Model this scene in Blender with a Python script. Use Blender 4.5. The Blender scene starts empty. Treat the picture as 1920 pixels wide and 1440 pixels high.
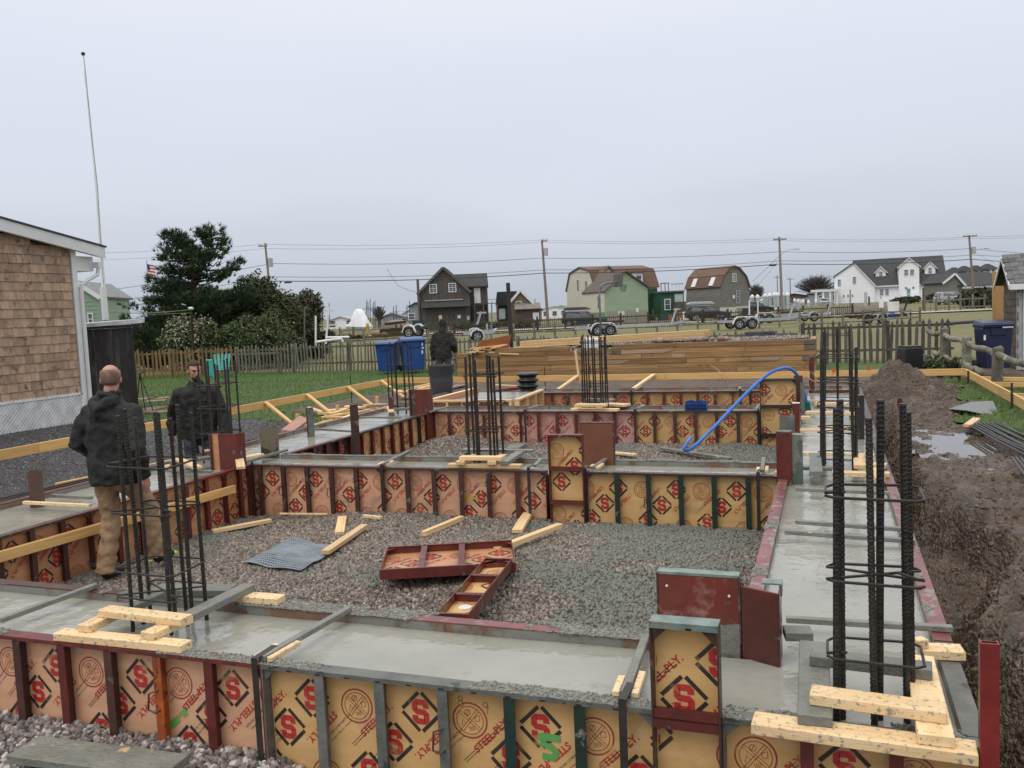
import bpy, math, random
import numpy as np
from mathutils import Vector, Matrix, Euler, noise as mn
random.seed(7); RNG = np.random.default_rng(7)
R = math.radians
scene = bpy.context.scene
COL = scene.collection
# ------------------------------------------------------------------ camera
FPX, PITCH, ROLL, YAW, CAMH = 1644.7, 0.0829, -0.0434, 0.3484, 1.58
FW = Vector((-math.sin(YAW)*math.cos(PITCH), math.cos(YAW)*math.cos(PITCH), -math.sin(PITCH)))
_r = Vector((math.cos(YAW), math.sin(YAW), 0)); _u = _r.cross(FW)
RT = _r*math.cos(ROLL)+_u*math.sin(ROLL); UP = -_r*math.sin(ROLL)+_u*math.cos(ROLL)
EYE = Vector((0, 0, CAMH))
cd = bpy.data.cameras.new('camera'); cam = bpy.data.objects.new('camera', cd); COL.objects.link(cam)
cd.sensor_width = 36; cd.lens = FPX/1920*36; cd.clip_start = 0.05; cd.clip_end = 5000
cam.matrix_world = Matrix(((RT.x, UP.x, -FW.x, 0), (RT.y, UP.y, -FW.y, 0), (RT.z, UP.z, -FW.z, CAMH), (0, 0, 0, 1)))
scene.camera = cam
# ------------------------------------------------------------------ sky, sun, exposure
scene.view_settings.view_transform = 'Standard'; scene.view_settings.look = 'None'
scene.view_settings.gamma = 1; scene.view_settings.exposure = 0.0; scene.view_settings.use_curve_mapping = False
W = bpy.data.worlds.new('World'); scene.world = W; W.use_nodes = True
nt = W.node_tree; nt.nodes.clear()
def N(nt, t, **k):
    n = nt.nodes.new(t)
    for a, b in k.items():
        if a.startswith('i_'):
            n.inputs[int(a[2:]) if a[2:].isdigit() else a[2:].replace('_', ' ')].default_value = b
        else: setattr(n, a, b)
    return n
def ramp(nt, fac, stops, interp='LINEAR'):
    n = nt.nodes.new('ShaderNodeValToRGB'); cr = n.color_ramp; cr.interpolation = interp
    while len(cr.elements) < len(stops): cr.elements.new(0.5)
    for e, (p, c) in zip(cr.elements, stops):
        e.position = p; e.color = (c, c, c, 1) if isinstance(c, (int, float)) else (*c, 1)
    nt.links.new(fac, n.inputs[0]); return n.outputs[0]
SUN_EL, SUN_AZ = R(58), R(200)
tc = N(nt, 'ShaderNodeTexCoord'); sep = N(nt, 'ShaderNodeSeparateXYZ'); nt.links.new(tc.outputs['Generated'], sep.inputs[0])
mp = N(nt, 'ShaderNodeMapping'); mp.inputs['Scale'].default_value = (1.2, 1.2, 5.0); nt.links.new(tc.outputs['Generated'], mp.inputs[0])
nz = N(nt, 'ShaderNodeTexNoise', i_Scale=1.6, i_Detail=4.0, i_Roughness=0.5); nt.links.new(mp.outputs[0], nz.inputs['Vector'])
ma = N(nt, 'ShaderNodeMath', operation='MULTIPLY_ADD'); ma.inputs[1].default_value = 0.15; nt.links.new(nz.outputs[0], ma.inputs[0])
sb = N(nt, 'ShaderNodeMath', operation='SUBTRACT'); sb.inputs[1].default_value = 0.075; nt.links.new(sep.outputs[2], sb.inputs[0]); nt.links.new(sb.outputs[0], ma.inputs[2])
skyc = ramp(nt, ma.outputs[0], [(0.0, (.520, .570, .650)), (.05, (.595, .645, .730)), (.14, (.725, .770, .870)), (.27, (.810, .850, .970)), (.45, (.95, .97, 1.02)), (1.0, (1.75, 1.64, 1.50))])
nis = N(nt, 'ShaderNodeTexSky', sky_type='NISHITA'); nis.sun_disc = False; nis.sun_elevation = SUN_EL; nis.sun_rotation = SUN_AZ
b1 = N(nt, 'ShaderNodeBackground', i_Strength=0.97); nt.links.new(skyc, b1.inputs[0])
b2 = N(nt, 'ShaderNodeBackground', i_Strength=0.05); nt.links.new(nis.outputs[0], b2.inputs[0])
mx = N(nt, 'ShaderNodeMixShader'); mx.inputs[0].default_value = 0.04
nt.links.new(b1.outputs[0], mx.inputs[1]); nt.links.new(b2.outputs[0], mx.inputs[2])
wo = N(nt, 'ShaderNodeOutputWorld'); nt.links.new(mx.outputs[0], wo.inputs[0])
sl = bpy.data.lights.new('sun', 'SUN'); sl.energy = 0.9; sl.angle = R(35); sl.color = (1, .98, .95)
so = bpy.data.objects.new('sun', sl); COL.objects.link(so)
_d = Vector((math.sin(SUN_AZ)*math.cos(SUN_EL), math.cos(SUN_AZ)*math.cos(SUN_EL), math.sin(SUN_EL)))
so.rotation_euler = _d.to_track_quat('Z', 'Y').to_euler(); so.location = (0, 0, 60)
# ------------------------------------------------------------------ rays from photo pixels to places
def ray(x, y): return FW*FPX + RT*(x-960) - UP*(y-720)
def G(x, y, z=0.0):
    d = ray(x, y); return EYE + d*((z-CAMH)/d.z)
def GX(x, y, X): d = ray(x, y); return EYE + d*(X/d.x)
def GY(x, y, Y): d = ray(x, y); return EYE + d*(Y/d.y)
def P(x, y, d): return EYE + ray(x, y)*(d/FPX)
def sstep(a, b, t):
    t = min(1, max(0, (t-a)/(b-a))); return t*t*(3-2*t)
def gz(X, Y):
    z = -0.42
    z += 0.75*sstep(100, 165, Y)*sstep(-40, 10, X)
    return z
def GG(x, y):
    z = -0.42
    for _ in range(8):
        p = G(x, y, z); z = gz(p.x, p.y)
    return p
# ------------------------------------------------------------------ mesh helpers
class MB:
    def __init__(s): s.v = []; s.f = []; s.m = []
    def add(s, vs, fs, mi=0):
        o = len(s.v); s.v += [tuple(v) for v in vs]; s.f += [tuple(i+o for i in f) for f in fs]; s.m += [mi]*len(fs); return s
    def box(s, c, d, rot=None, mi=0, taper=1.0):
        hx, hy, hz = d[0]/2, d[1]/2, d[2]/2; vs = []
        for sz in (-1, 1):
            t = taper if sz > 0 else 1
            for sx, sy in ((-1, -1), (1, -1), (1, 1), (-1, 1)):
                vs.append(Vector((sx*hx*t, sy*hy*t, sz*hz)))
        if rot is not None:
            M_ = rot if isinstance(rot, Matrix) else Euler(rot).to_matrix()
            vs = [M_ @ v for v in vs]
        c = Vector(c); vs = [v+c for v in vs]
        return s.add(vs, [(0, 3, 2, 1), (4, 5, 6, 7), (0, 1, 5, 4), (1, 2, 6, 5), (2, 3, 7, 6), (3, 0, 4, 7)], mi)
    def b2(s, a, b, mi=0):
        return s.box([(a[i]+b[i])/2 for i in range(3)], [abs(b[i]-a[i]) for i in range(3)], mi=mi)
    def beam(s, p0, p1, w, h, mi=0, up=(0, 0, 1), bottom=False):
        p0 = Vector(p0); p1 = Vector(p1); x = (p1-p0); L = x.length; x.normalize()
        y = Vector(up).cross(x)
        if y.length < 1e-4: y = Vector((0, 1, 0)).cross(x)
        y.normalize(); z = x.cross(y)
        M_ = Matrix((x, y, z)).transposed(); c = (p0+p1)/2
        if bottom: c = c + z*(h/2)
        return s.box(c, (L, w, h), M_, mi)
    def tube(s, pts, r, n=8, mi=0, cap=True, sx=1.0, side=None):
        pts = [Vector(p) for p in pts]; k = len(pts)
        rs = r if isinstance(r, (list, tuple)) else [r]*k
        o = len(s.v); prev = None
        for i, p in enumerate(pts):
            t = (pts[min(i+1, k-1)]-pts[max(i-1, 0)]).normalized()
            a = Vector(side) if side is not None else prev
            if a is None: a = Vector((0, 0, 1)) if abs(t.z) < .9 else Vector((1, 0, 0))
            a = (a - t*a.dot(t))
            if a.length < 1e-5: a = t.orthogonal()
            a.normalize(); b = t.cross(a); prev = a
            rr = rs[i]; ra, rb = (rr if isinstance(rr, (tuple, list)) else (rr, rr*sx))
            for j in range(n):
                an = 2*math.pi*j/n; s.v.append(tuple(p + a*(ra*math.cos(an)) + b*(rb*math.sin(an))))
        for i in range(k-1):
            for j in range(n):
                s.f.append((o+i*n+j, o+i*n+(j+1) % n, o+(i+1)*n+(j+1) % n, o+(i+1)*n+j)); s.m.append(mi)
        if cap:
            s.f.append(tuple(o+j for j in reversed(range(n)))); s.m.append(mi)
            s.f.append(tuple(o+(k-1)*n+j for j in range(n))); s.m.append(mi)
        return s
    def prism(s, prof, y0, y1, mi=0, axis='y'):
        n = len(prof); vs = []
        for yy in (y0, y1):
            for a, b in prof: vs.append((a, yy, b) if axis == 'y' else ((yy, a, b) if axis == 'x' else (a, b, yy)))
        fs = [tuple(range(n)), tuple(reversed(range(n, 2*n)))]+[(i, i+n, (i+1) % n+n, (i+1) % n) for i in range(n)]
        return s.add(vs, fs, mi)
    def ball(s, c, r, n=10, mi=0):
        rx, ry, rz = r if isinstance(r, (tuple, list)) else (r, r, r); vs = []; m = n//2+1
        for i in range(1, m):
            ph = math.pi*i/m
            for j in range(n):
                th = 2*math.pi*j/n; vs.append((c[0]+rx*math.sin(ph)*math.cos(th), c[1]+ry*math.sin(ph)*math.sin(th), c[2]+rz*math.cos(ph)))
        vs += [(c[0], c[1], c[2]+rz), (c[0], c[1], c[2]-rz)]; t = len(vs)-2; fs = []
        for i in range(m-2):
            for j in range(n): fs.append((i*n+j, (i+1)*n+j, (i+1)*n+(j+1) % n, i*n+(j+1) % n))
        for j in range(n):
            fs.append((t, j, (j+1) % n)); fs.append((t+1, (m-2)*n+(j+1) % n, (m-2)*n+j))
        return s.add(vs, fs, mi)
    def mesh(s, name, mats, smooth=False):
        me = bpy.data.meshes.new(name); me.from_pydata(s.v, [], s.f)
        for m_ in (mats if isinstance(mats, (list, tuple)) else [mats]): me.materials.append(m_)
        if len(me.materials) > 1: me.polygons.foreach_set('material_index', s.m)
        if smooth: me.polygons.foreach_set('use_smooth', [True]*len(me.polygons))
        me.update(); return me
    def build(s, name, mats, parent=None, world=False, smooth=False, **k):
        o = link(name, s.mesh(name, mats, smooth), parent)
        if world and parent is not None: o.matrix_parent_inverse = parent_inv(parent)
        if k: tag(o, **k)
        return o
def parent_inv(p):
    m = Matrix.Translation(p.location) @ p.rotation_euler.to_matrix().to_4x4(); q = p.parent
    while q is not None:
        m = Matrix.Translation(q.location) @ q.rotation_euler.to_matrix().to_4x4() @ m; q = q.parent
    return m.inverted()
def link(name, data, parent=None):
    o = bpy.data.objects.new(name, data); COL.objects.link(o)
    if parent is not None: o.parent = parent
    return o
def tag(o, label=None, cat=None, group=None, kind=None):
    if label: o['label'] = label
    if cat: o['category'] = cat
    if group: o['group'] = group
    if kind: o['kind'] = kind
    return o
def T(name, label, cat, loc=(0, 0, 0), rz=0.0, group=None, rot=None):
    o = link(name, None); o.location = loc; o.rotation_euler = rot if rot is not None else (0, 0, rz); o.empty_display_size = .1
    return tag(o, label, cat, group)
def bevel(o, w=.003, seg=1):
    m = o.modifiers.new('bevel', 'BEVEL'); m.width = w; m.segments = seg; m.limit_method = 'ANGLE'; return o
# ------------------------------------------------------------------ materials
MATS = {}
def mat(name, c1, c2=None, rough=.7, scale=4.0, stretch=(1, 1, 1), detail=6.0, contrast=(.35, .65), bump=.15, bscale=60.0, bd=.01,
        rnd=.12, metal=0.0, spec=.5, c3=None, t3=.6, s3=3.0, w3=.04, rough3=None, rvar=.0, coord='Object', sheen=None):
    """noise-varied surface: c1/c2 mottled, c3 = a second colour in patches (dirt, cement, moss, painted sheen)"""
    if name in MATS: return MATS[name]
    m = bpy.data.materials.new(name); m.use_nodes = True; nt = m.node_tree; bs = nt.nodes['Principled BSDF']; L = nt.links.new
    if c2 is None: c2 = tuple(x*.7 for x in c1)
    tc = N(nt, 'ShaderNodeTexCoord'); oi = N(nt, 'ShaderNodeObjectInfo')
    geo = N(nt, 'ShaderNodeNewGeometry')
    src = geo.outputs['Position'] if coord == 'World' else tc.outputs['Object']
    ad = N(nt, 'ShaderNodeVectorMath', operation='ADD'); L(src, ad.inputs[0])
    if coord != 'World':
        ml = N(nt, 'ShaderNodeMath', operation='MULTIPLY'); ml.inputs[1].default_value = 37.0; L(oi.outputs['Random'], ml.inputs[0]); L(ml.outputs[0], ad.inputs[1])
    mp = N(nt, 'ShaderNodeMapping'); mp.inputs['Scale'].default_value = stretch; L(ad.outputs[0], mp.inputs[0])
    n1 = N(nt, 'ShaderNodeTexNoise', i_Scale=scale, i_Detail=detail, i_Roughness=.6); L(mp.outputs[0], n1.inputs['Vector'])
    f1 = ramp(nt, n1.outputs[0], [(contrast[0], 0.0), (contrast[1], 1.0)])
    mixc = N(nt, 'ShaderNodeMix', data_type='RGBA'); L(f1, mixc.inputs[0]); mixc.inputs[6].default_value = (*c1, 1); mixc.inputs[7].default_value = (*c2, 1)
    col = mixc.outputs[2]
    if rnd:
        hv = N(nt, 'ShaderNodeHueSaturation'); L(col, hv.inputs['Color'])
        mr = N(nt, 'ShaderNodeMapRange'); mr.inputs['To Min'].default_value = 1-rnd; mr.inputs['To Max'].default_value = 1+rnd; L(oi.outputs['Random'], mr.inputs[0]); L(mr.outputs[0], hv.inputs['Value']); col = hv.outputs[0]
    bs.inputs['Roughness'].default_value = rough; bs.inputs['Metallic'].default_value = metal; bs.inputs['Specular IOR Level'].default_value = spec
    if rvar:
        rr = N(nt, 'ShaderNodeMapRange'); rr.inputs['To Min'].default_value = max(0.03, rough-rvar); rr.inputs['To Max'].default_value = min(1, rough+rvar)
        nr = N(nt, 'ShaderNodeTexNoise', i_Scale=scale*1.7, i_Detail=4.0); L(ad.outputs[0], nr.inputs['Vector']); L(ramp(nt, nr.outputs[0], [(.35, 0.0), (.65, 1.0)]), rr.inputs[0]); L(rr.outputs[0], bs.inputs['Roughness'])
    if c3 is not None:
        n3 = N(nt, 'ShaderNodeTexNoise', i_Scale=s3, i_Detail=8.0, i_Roughness=.65); L(ad.outputs[0], n3.inputs['Vector'])
        f3 = ramp(nt, n3.outputs[0], [(t3, 0.0), (t3+w3, 1.0)])
        m3 = N(nt, 'ShaderNodeMix', data_type='RGBA'); L(f3, m3.inputs[0]); L(col, m3.inputs[6]); m3.inputs[7].default_value = (*c3, 1); col = m3.outputs[2]
        if rough3 is not None and not rvar:
            r3 = N(nt, 'ShaderNodeMapRange'); r3.inputs['To Min'].default_value = rough; r3.inputs['To Max'].default_value = rough3; L(f3, r3.inputs[0]); L(r3.outputs[0], bs.inputs['Roughness'])
    L(col, bs.inputs['Base Color'])
    if bump:
        nb = N(nt, 'ShaderNodeTexNoise', i_Scale=bscale, i_Detail=3.0); L(mp.outputs[0], nb.inputs['Vector'])
        bp = N(nt, 'ShaderNodeBump', i_Strength=bump, i_Distance=bd); L(nb.outputs[0], bp.inputs['Height']); L(bp.outputs[0], bs.inputs['Normal'])
    MATS[name] = m; return m
CEM = (.21, .215, .19)
PINE = mat('pine_lumber', (.82, .61, .35), (.62, .39, .18), rough=.55, scale=6, stretch=(.3, 7, 7), contrast=(.38, .72), bump=.2, bscale=30, rnd=.18, c3=(.22, .13, .07), t3=.67, s3=8, w3=.06)
PINEW = mat('wet_yellow_pine', (.80, .51, .20), (.62, .35, .11), rough=.4, scale=6, stretch=(.3, 7, 7), contrast=(.38, .72), bump=.2, bscale=30, rnd=.12, c3=(.22, .12, .06), t3=.68, s3=7, w3=.05)
PINEC = mat('pine_with_cement', (.84, .64, .38), (.72, .50, .26), rough=.55, scale=6, stretch=(.35, 4, 4), bump=.2, bscale=50, c3=CEM, t3=.545, s3=44, w3=.10)
CEMW = mat('cement_coated_wood', CEM, (.15, .155, .135), rough=.45, scale=8, bump=.5, bscale=40, bd=.02, c3=(.60, .42, .2), t3=.64, s3=6, w3=.03)
RED = mat('oxide_red_steel', (.15, .028, .022), (.085, .02, .018), rough=.38, scale=7, bump=.15, bscale=40, rnd=.15, c3=CEM, t3=.60, s3=7, w3=.08, rvar=.1)
REDP = mat('washed_red_steel', (.24, .075, .072), (.15, .05, .05), rough=.35, scale=7, bump=.15, bscale=40, rnd=.1, c3=CEM, t3=.55, s3=9, w3=.06)
BRN = mat('brown_steel', (.085, .035, .026), (.045, .022, .018), rough=.45, scale=7, bump=.15, bscale=40, rnd=.15, c3=(.17, .15, .125), t3=.58, s3=7, w3=.08)
DGR = mat('dark_green_steel', (.014, .040, .032), (.012, .022, .02), rough=.4, scale=7, bump=.15, bscale=40, rnd=.1, c3=CEM, t3=.62, s3=7, w3=.05)
CGR = mat('cement_grey_steel', (.16, .165, .15), (.10, .105, .095), rough=.5, scale=9, bump=.4, bscale=40, c3=(.04, .05, .04), t3=.6, s3=7, w3=.04)
ORG = mat('orange_steel', (.52, .12, .02), (.20, .05, .02), rough=.4, scale=9, bump=.15, c3=(.1, .04, .02), t3=.57, s3=12, w3=.03)
TEAL = mat('grey_green_flange', (.22, .29, .26), (.10, .15, .14), rough=.35, scale=12, bump=.1, c3=CEM, t3=.6, s3=8)
BLK = mat('black_steel', (.018, .017, .016), (.035, .028, .024), rough=.5, scale=20, bump=.1)
PLYP = mat('pink_form_plywood', (.74, .43, .265), (.62, .335, .20), rough=.42, scale=3, stretch=(1, 1, 4), bump=.05, rnd=.07, c3=(.26, .19, .14), t3=.56, s3=3.5, w3=.25)
PLYY = mat('yellow_form_plywood', (.69, .435, .19), (.59, .355, .135), rough=.42, scale=3, stretch=(1, 1, 4), bump=.05, rnd=.07, c3=(.28, .20, .11), t3=.56, s3=3.5, w3=.25)
PLYR = mat('rosy_form_plywood', (.64, .37, .31), (.56, .30, .24), rough=.42, scale=3, stretch=(1, 1, 4), bump=.05, rnd=.05, c3=(.3, .2, .15), t3=.66, s3=5, w3=.1)
PLYO = mat('orange_form_plywood', (.56, .29, .15), (.44, .21, .10), rough=.38, scale=3, stretch=(1, 1, 4), bump=.05, rnd=.1, c3=(.16, .09, .06), t3=.6, s3=4, w3=.12)
PLYD = mat('black_stained_plywood', (.035, .034, .034), (.02, .018, .018), rough=.3, scale=3, bump=.05, c3=(.2, .2, .19), t3=.62, s3=5, w3=.05)
INKR = mat('red_print', (.50, .030, .03), (.42, .04, .035), rough=.45, scale=12, bump=0, rnd=0, c3=(.56, .30, .15), t3=.56, s3=9, w3=.12)
INKB = mat('black_print', (.025, .02, .02), (.05, .038, .03), rough=.45, scale=12, bump=0, rnd=0, c3=(.42, .27, .14), t3=.58, s3=9, w3=.12)
INKO = mat('brown_emblem_print', (.34, .045, .03), (.30, .06, .035), rough=.45, scale=12, bump=0, rnd=0, c3=(.50, .25, .09), t3=.56, s3=9, w3=.10)
SPRG = mat('green_spray_paint', (.10, .36, .09), (.14, .42, .10), rough=.5, bump=0, c3=(.45, .35, .1), t3=.58, s3=14, w3=.1)
SPRY = mat('yellow_chalk', (.75, .68, .05), rough=.6, bump=0)
WHT = mat('white_paint', (.78, .79, .80), (.70, .71, .72), rough=.45, scale=3, bump=.03, rnd=.04)
GLASS = mat('window_glass', (.05, .06, .07), (.10, .115, .13), rough=.06, scale=1.2, bump=0, spec=.8, rnd=.3)
PLYB = mat('cement_smeared_plywood', (.22, .125, .075), (.14, .09, .065), rough=.45, scale=4, bump=.3, bscale=30, c3=CEM, t3=.46, s3=3, w3=.08)
REBAR = mat('wet_rebar', (.024, .023, .022), (.045, .038, .034), rough=.36, scale=30, bump=.1, bscale=200, rnd=.2, metal=.35)
# ------------------------------------------------------------------ setting
def fbm(x, y, s=1.0, o=4, z=0.0): return mn.fractal((x*s, y*s, z), 1.0, 2.1, o)
def sheet(name, x0, x1, y0, y1, st, zf, m, mask=None, smooth=True, **k):
    nx = int(round((x1-x0)/st))+1; ny = int(round((y1-y0)/st))+1; xs = [x0+(x1-x0)*i/(nx-1) for i in range(nx)]; ys = [y0+(y1-y0)*j/(ny-1) for j in range(ny)]
    idx = {}; vs = []; fs = []
    def vid(i, j):
        if (i, j) not in idx: idx[(i, j)] = len(vs); vs.append((xs[i], ys[j], zf(xs[i], ys[j])))
        return idx[(i, j)]
    for j in range(ny-1):
        for i in range(nx-1):
            if mask is None or mask((xs[i]+xs[i+1])/2, (ys[j]+ys[j+1])/2): fs.append((vid(i, j), vid(i+1, j), vid(i+1, j+1), vid(i, j+1)))
    me = bpy.data.meshes.new(name); me.from_pydata(vs, [], fs); me.materials.append(m)
    if smooth: me.polygons.foreach_set('use_smooth', [True]*len(me.polygons))
    return tag(link(name, me), **k)
def scatter(o, shape, dens, smin, smax, m, seed=1, flat=(1, .8, .6), tilt=3.14, lift=0.0):
    g = bpy.data.node_groups.new(o.name+'_scatter', 'GeometryNodeTree')
    g.interface.new_socket('Geometry', in_out='INPUT', socket_type='NodeSocketGeometry'); g.interface.new_socket('Geometry', in_out='OUTPUT', socket_type='NodeSocketGeometry')
    gi = g.nodes.new('NodeGroupInput'); go = g.nodes.new('NodeGroupOutput'); L = g.links.new
    dp = g.nodes.new('GeometryNodeDistributePointsOnFaces'); dp.inputs['Density'].default_value = dens; dp.inputs['Seed'].default_value = seed; L(gi.outputs[0], dp.inputs['Mesh'])
    if shape == 'stone':
        pr = g.nodes.new('GeometryNodeMeshIcoSphere'); pr.inputs['Radius'].default_value = 1.0; pr.inputs['Subdivisions'].default_value = 1
        tr = g.nodes.new('GeometryNodeTransform'); tr.inputs['Scale'].default_value = flat; L(pr.outputs[0], tr.inputs[0]); src = tr.outputs[0]
    else:
        pr = g.nodes.new('GeometryNodeMeshCone'); pr.inputs['Vertices'].default_value = 3; pr.inputs['Radius Bottom'].default_value = .07; pr.inputs['Radius Top'].default_value = 0; pr.inputs['Depth'].default_value = 1.0
        src = pr.outputs['Mesh']
    sm = g.nodes.new('GeometryNodeSetMaterial'); sm.inputs['Material'].default_value = m; L(src, sm.inputs[0])
    ip = g.nodes.new('GeometryNodeInstanceOnPoints'); L(dp.outputs['Points'], ip.inputs['Points']); L(sm.outputs[0], ip.inputs['Instance'])
    rv = g.nodes.new('FunctionNodeRandomValue'); rv.data_type = 'FLOAT_VECTOR'; rv.inputs[0].default_value = (-tilt, -tilt, -3.14); rv.inputs[1].default_value = (tilt, tilt, 3.14); rv.inputs['Seed'].default_value = seed
    L(rv.outputs[0], ip.inputs['Rotation'])
    rs = g.nodes.new('FunctionNodeRandomValue'); rs.data_type = 'FLOAT'; rs.inputs[2].default_value = smin; rs.inputs[3].default_value = smax; rs.inputs['Seed'].default_value = seed+5
    L(rs.outputs[1], ip.inputs['Scale'])
    if m is not None and shape == 'stone': pass
    jn = g.nodes.new('GeometryNodeJoinGeometry'); L(gi.outputs[0], jn.inputs[0]); L(ip.outputs[0], jn.inputs[0]); L(jn.outputs[0], go.inputs[0])
    md = o.modifiers.new('scatter', 'NODES'); md.node_group = g; return o
def stone_mat(name, cols, cem=None, t=.5, s=1.1, rough=.45):
    m = bpy.data.materials.new(name); m.use_nodes = True; nt = m.node_tree; bs = nt.nodes['Principled BSDF']; L = nt.links.new
    oi = N(nt, 'ShaderNodeObjectInfo'); geo = N(nt, 'ShaderNodeNewGeometry')
    ra = ramp(nt, oi.outputs['Random'], [(i/len(cols), c) for i, c in enumerate(cols)], 'CONSTANT')
    n = N(nt, 'ShaderNodeTexNoise', i_Scale=30.0, i_Detail=3.0); L(geo.outputs['Position'], n.inputs['Vector'])
    hv = N(nt, 'ShaderNodeHueSaturation'); L(ra, hv.inputs['Color']); mr = N(nt, 'ShaderNodeMapRange'); mr.inputs['To Min'].default_value = .6; mr.inputs['To Max'].default_value = 1.4; L(n.outputs[0], mr.inputs[0]); L(mr.outputs[0], hv.inputs['Value'])
    col = hv.outputs[0]
    if cem:
        n2 = N(nt, 'ShaderNodeTexNoise', i_Scale=s, i_Detail=7.0, i_Roughness=.72); L(geo.outputs['Position'], n2.inputs['Vector'])
        sp = N(nt, 'ShaderNodeSeparateXYZ'); L(geo.outputs['Position'], sp.inputs[0])
        mr2 = N(nt, 'ShaderNodeMapRange'); mr2.inputs['From Min'].default_value = -3.2; mr2.inputs['From Max'].default_value = -1.2; mr2.inputs['To Min'].default_value = -.08; mr2.inputs['To Max'].default_value = .07; L(sp.outputs[0], mr2.inputs[0])
        a = N(nt, 'ShaderNodeMath', operation='ADD'); L(n2.outputs[0], a.inputs[0]); L(mr2.outputs[0], a.inputs[1])
        f = ramp(nt, a.outputs[0], [(t, 0.0), (t+.05, 1.0)])
        mx = N(nt, 'ShaderNodeMix', data_type='RGBA'); L(f, mx.inputs[0]); L(col, mx.inputs[6]); mx.inputs[7].default_value = (*cem, 1); col = mx.outputs[2]
    L(col, bs.inputs['Base Color']); bs.inputs['Roughness'].default_value = rough; return m
STONE = stone_mat('grey_brown_stones', [(.20, .162, .13), (.125, .108, .095), (.26, .215, .175), (.10, .085, .073), (.17, .132, .105), (.33, .285, .24), (.15, .142, .132), (.21, .162, .13)], cem=(.155, .162, .138), t=.482)
STONE2 = stone_mat('pale_and_grey_stones', [(.20, .17, .155), (.15, .13, .125), (.42, .38, .36), (.12, .10, .095), (.24, .19, .17), (.50, .47, .45), (.17, .16, .16), (.26, .22, .2)])
SCREEN = stone_mat('dark_crushed_stone', [(.07, .07, .075), (.045, .045, .05), (.11, .11, .12), (.05, .05, .055), (.2, .2, .21), (.035, .035, .04)], rough=.35)
GRAVBED = mat('gravel_bed', (.10, .085, .078), (.05, .042, .04), rough=.6, scale=40, coord='World', bump=.8, bscale=60, bd=.03, rnd=0, c3=(.12, .125, .11), t3=.55, s3=1.1)
MUD = mat('wet_mud', (.125, .088, .060), (.045, .031, .022), rough=.38, scale=3.2, detail=14, coord='World', bump=1.0, bscale=26, bd=.06, rnd=0, c3=(.21, .16, .12), t3=.6, s3=5, w3=.1, rvar=.16)
DIRT = mat('brown_dirt', (.135, .095, .068), (.07, .048, .034), rough=.7, scale=3, detail=12, coord='World', bump=1.0, bscale=25, bd=.04, rnd=0)
GRASS = mat('lawn_turf', (.062, .135, .020), (.10, .135, .035), rough=.75, scale=1.1, detail=12, coord='World', bump=1, bscale=45, bd=.05, rnd=0, c3=(.13, .12, .05), t3=.60, s3=2.2, w3=.15)
BLADE = stone_mat('grass_blades', [(.07, .165, .020), (.05, .13, .016), (.09, .18, .03), (.12, .155, .045), (.06, .14, .02)], rough=.5)
FIELD = mat('field_turf', (.135, .14, .045), (.17, .15, .075), rough=.9, scale=.25, detail=12, coord='World', bump=.6, bscale=6, bd=.1, rnd=0, c3=(.12, .085, .05), t3=.60, s3=.35, w3=.1)
LOT = mat('pale_crushed_shell_road', (.42, .40, .36), (.34, .32, .29), rough=.9, scale=.6, coord='World', bump=.2, bscale=10, rnd=0)
SEA = mat('grey_sea_water', (.16, .19, .22), (.13, .16, .19), rough=.25, scale=.05, coord='World', bump=.3, bscale=.5, rnd=0)
# ground to the horizon
def gxs():
    a = [-30+2*i for i in range(0, 20)]; return sorted(set([-2500, -1200, -600, -350, -250, -200, -160, -130, -110, -90, -75, -60, -50, -40]+a+[8.0, 14, 20, 30, 40, 55, 70, 90, 110, 140, 180, 250, 400, 700, 1300, 2500]))
def gys(): return [-300, -100, -30, -10, 0, 10, 20, 26, 28, 29.4]+[32+3*i for i in range(24)]+[105, 110, 115, 120, 125, 130, 135, 140, 145, 150, 155, 160, 165, 180, 210, 260, 350, 600, 1200, 3200]
xs, ys = gxs(), gys(); vs = [(x, y, (-1.3 if (-30 < x < 8 and -10 < y < 28.5) else gz(x, y)+.10*fbm(x, y, .12)*sstep(40, 60, y)*(y < 240))) for y in ys for x in xs]; nx = len(xs)
b = MB(); b.add(vs, [(j*nx+i, j*nx+i+1, (j+1)*nx+i+1, (j+1)*nx+i) for j in range(len(ys)-1) for i in range(nx-1)])
b.build('ground', FIELD, smooth=True, kind='structure')
def inside(X, Y): return -7.45 < X < .62 and 3.2 < Y < 16.75
def sitez(X, Y):
    z = -.42 + .025*fbm(X, Y, .5)
    z -= .25*sstep(-8.9, -8.1, X)*(1-sstep(-7.3, -7.2, X))*sstep(2, 3, Y)*(1-sstep(15.5, 17, Y))
    z += .05*fbm(X, Y, 1.7)*sstep(-9.5, -8.8, X)
    if Y < 3.2 and X > -7: z -= .02
    return z
def drive_mask(X, Y):  # the crushed-stone strip beside the shingled house
    return -15.3 < X < -9.1+.35*fbm(X, Y, .8) and 4 < Y < 14.9+.5*fbm(X, Y, .7)
def dirt_mask(X, Y): return (X > -9.15+.35*fbm(X, Y, .8) and Y < 17.2+.5*fbm(X, Y, .5)) or (X > -11.0+.6*fbm(X, Y, .4) and Y > 16.2 and Y < 25.3)
def site_ok(X, Y): return not inside(X, Y) and not (-6.9 < X < 1.2 and 1.3 < Y < 3.4) and not (X > .5 and Y < 20.5) and not (X < -15.5 and Y < 14.9)
lawn = sheet('lawn', -30, 8, 0, 29.4, .2, sitez, GRASS, lambda X, Y: site_ok(X, Y) and not drive_mask(X, Y) and not dirt_mask(X, Y), kind='structure')
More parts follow.
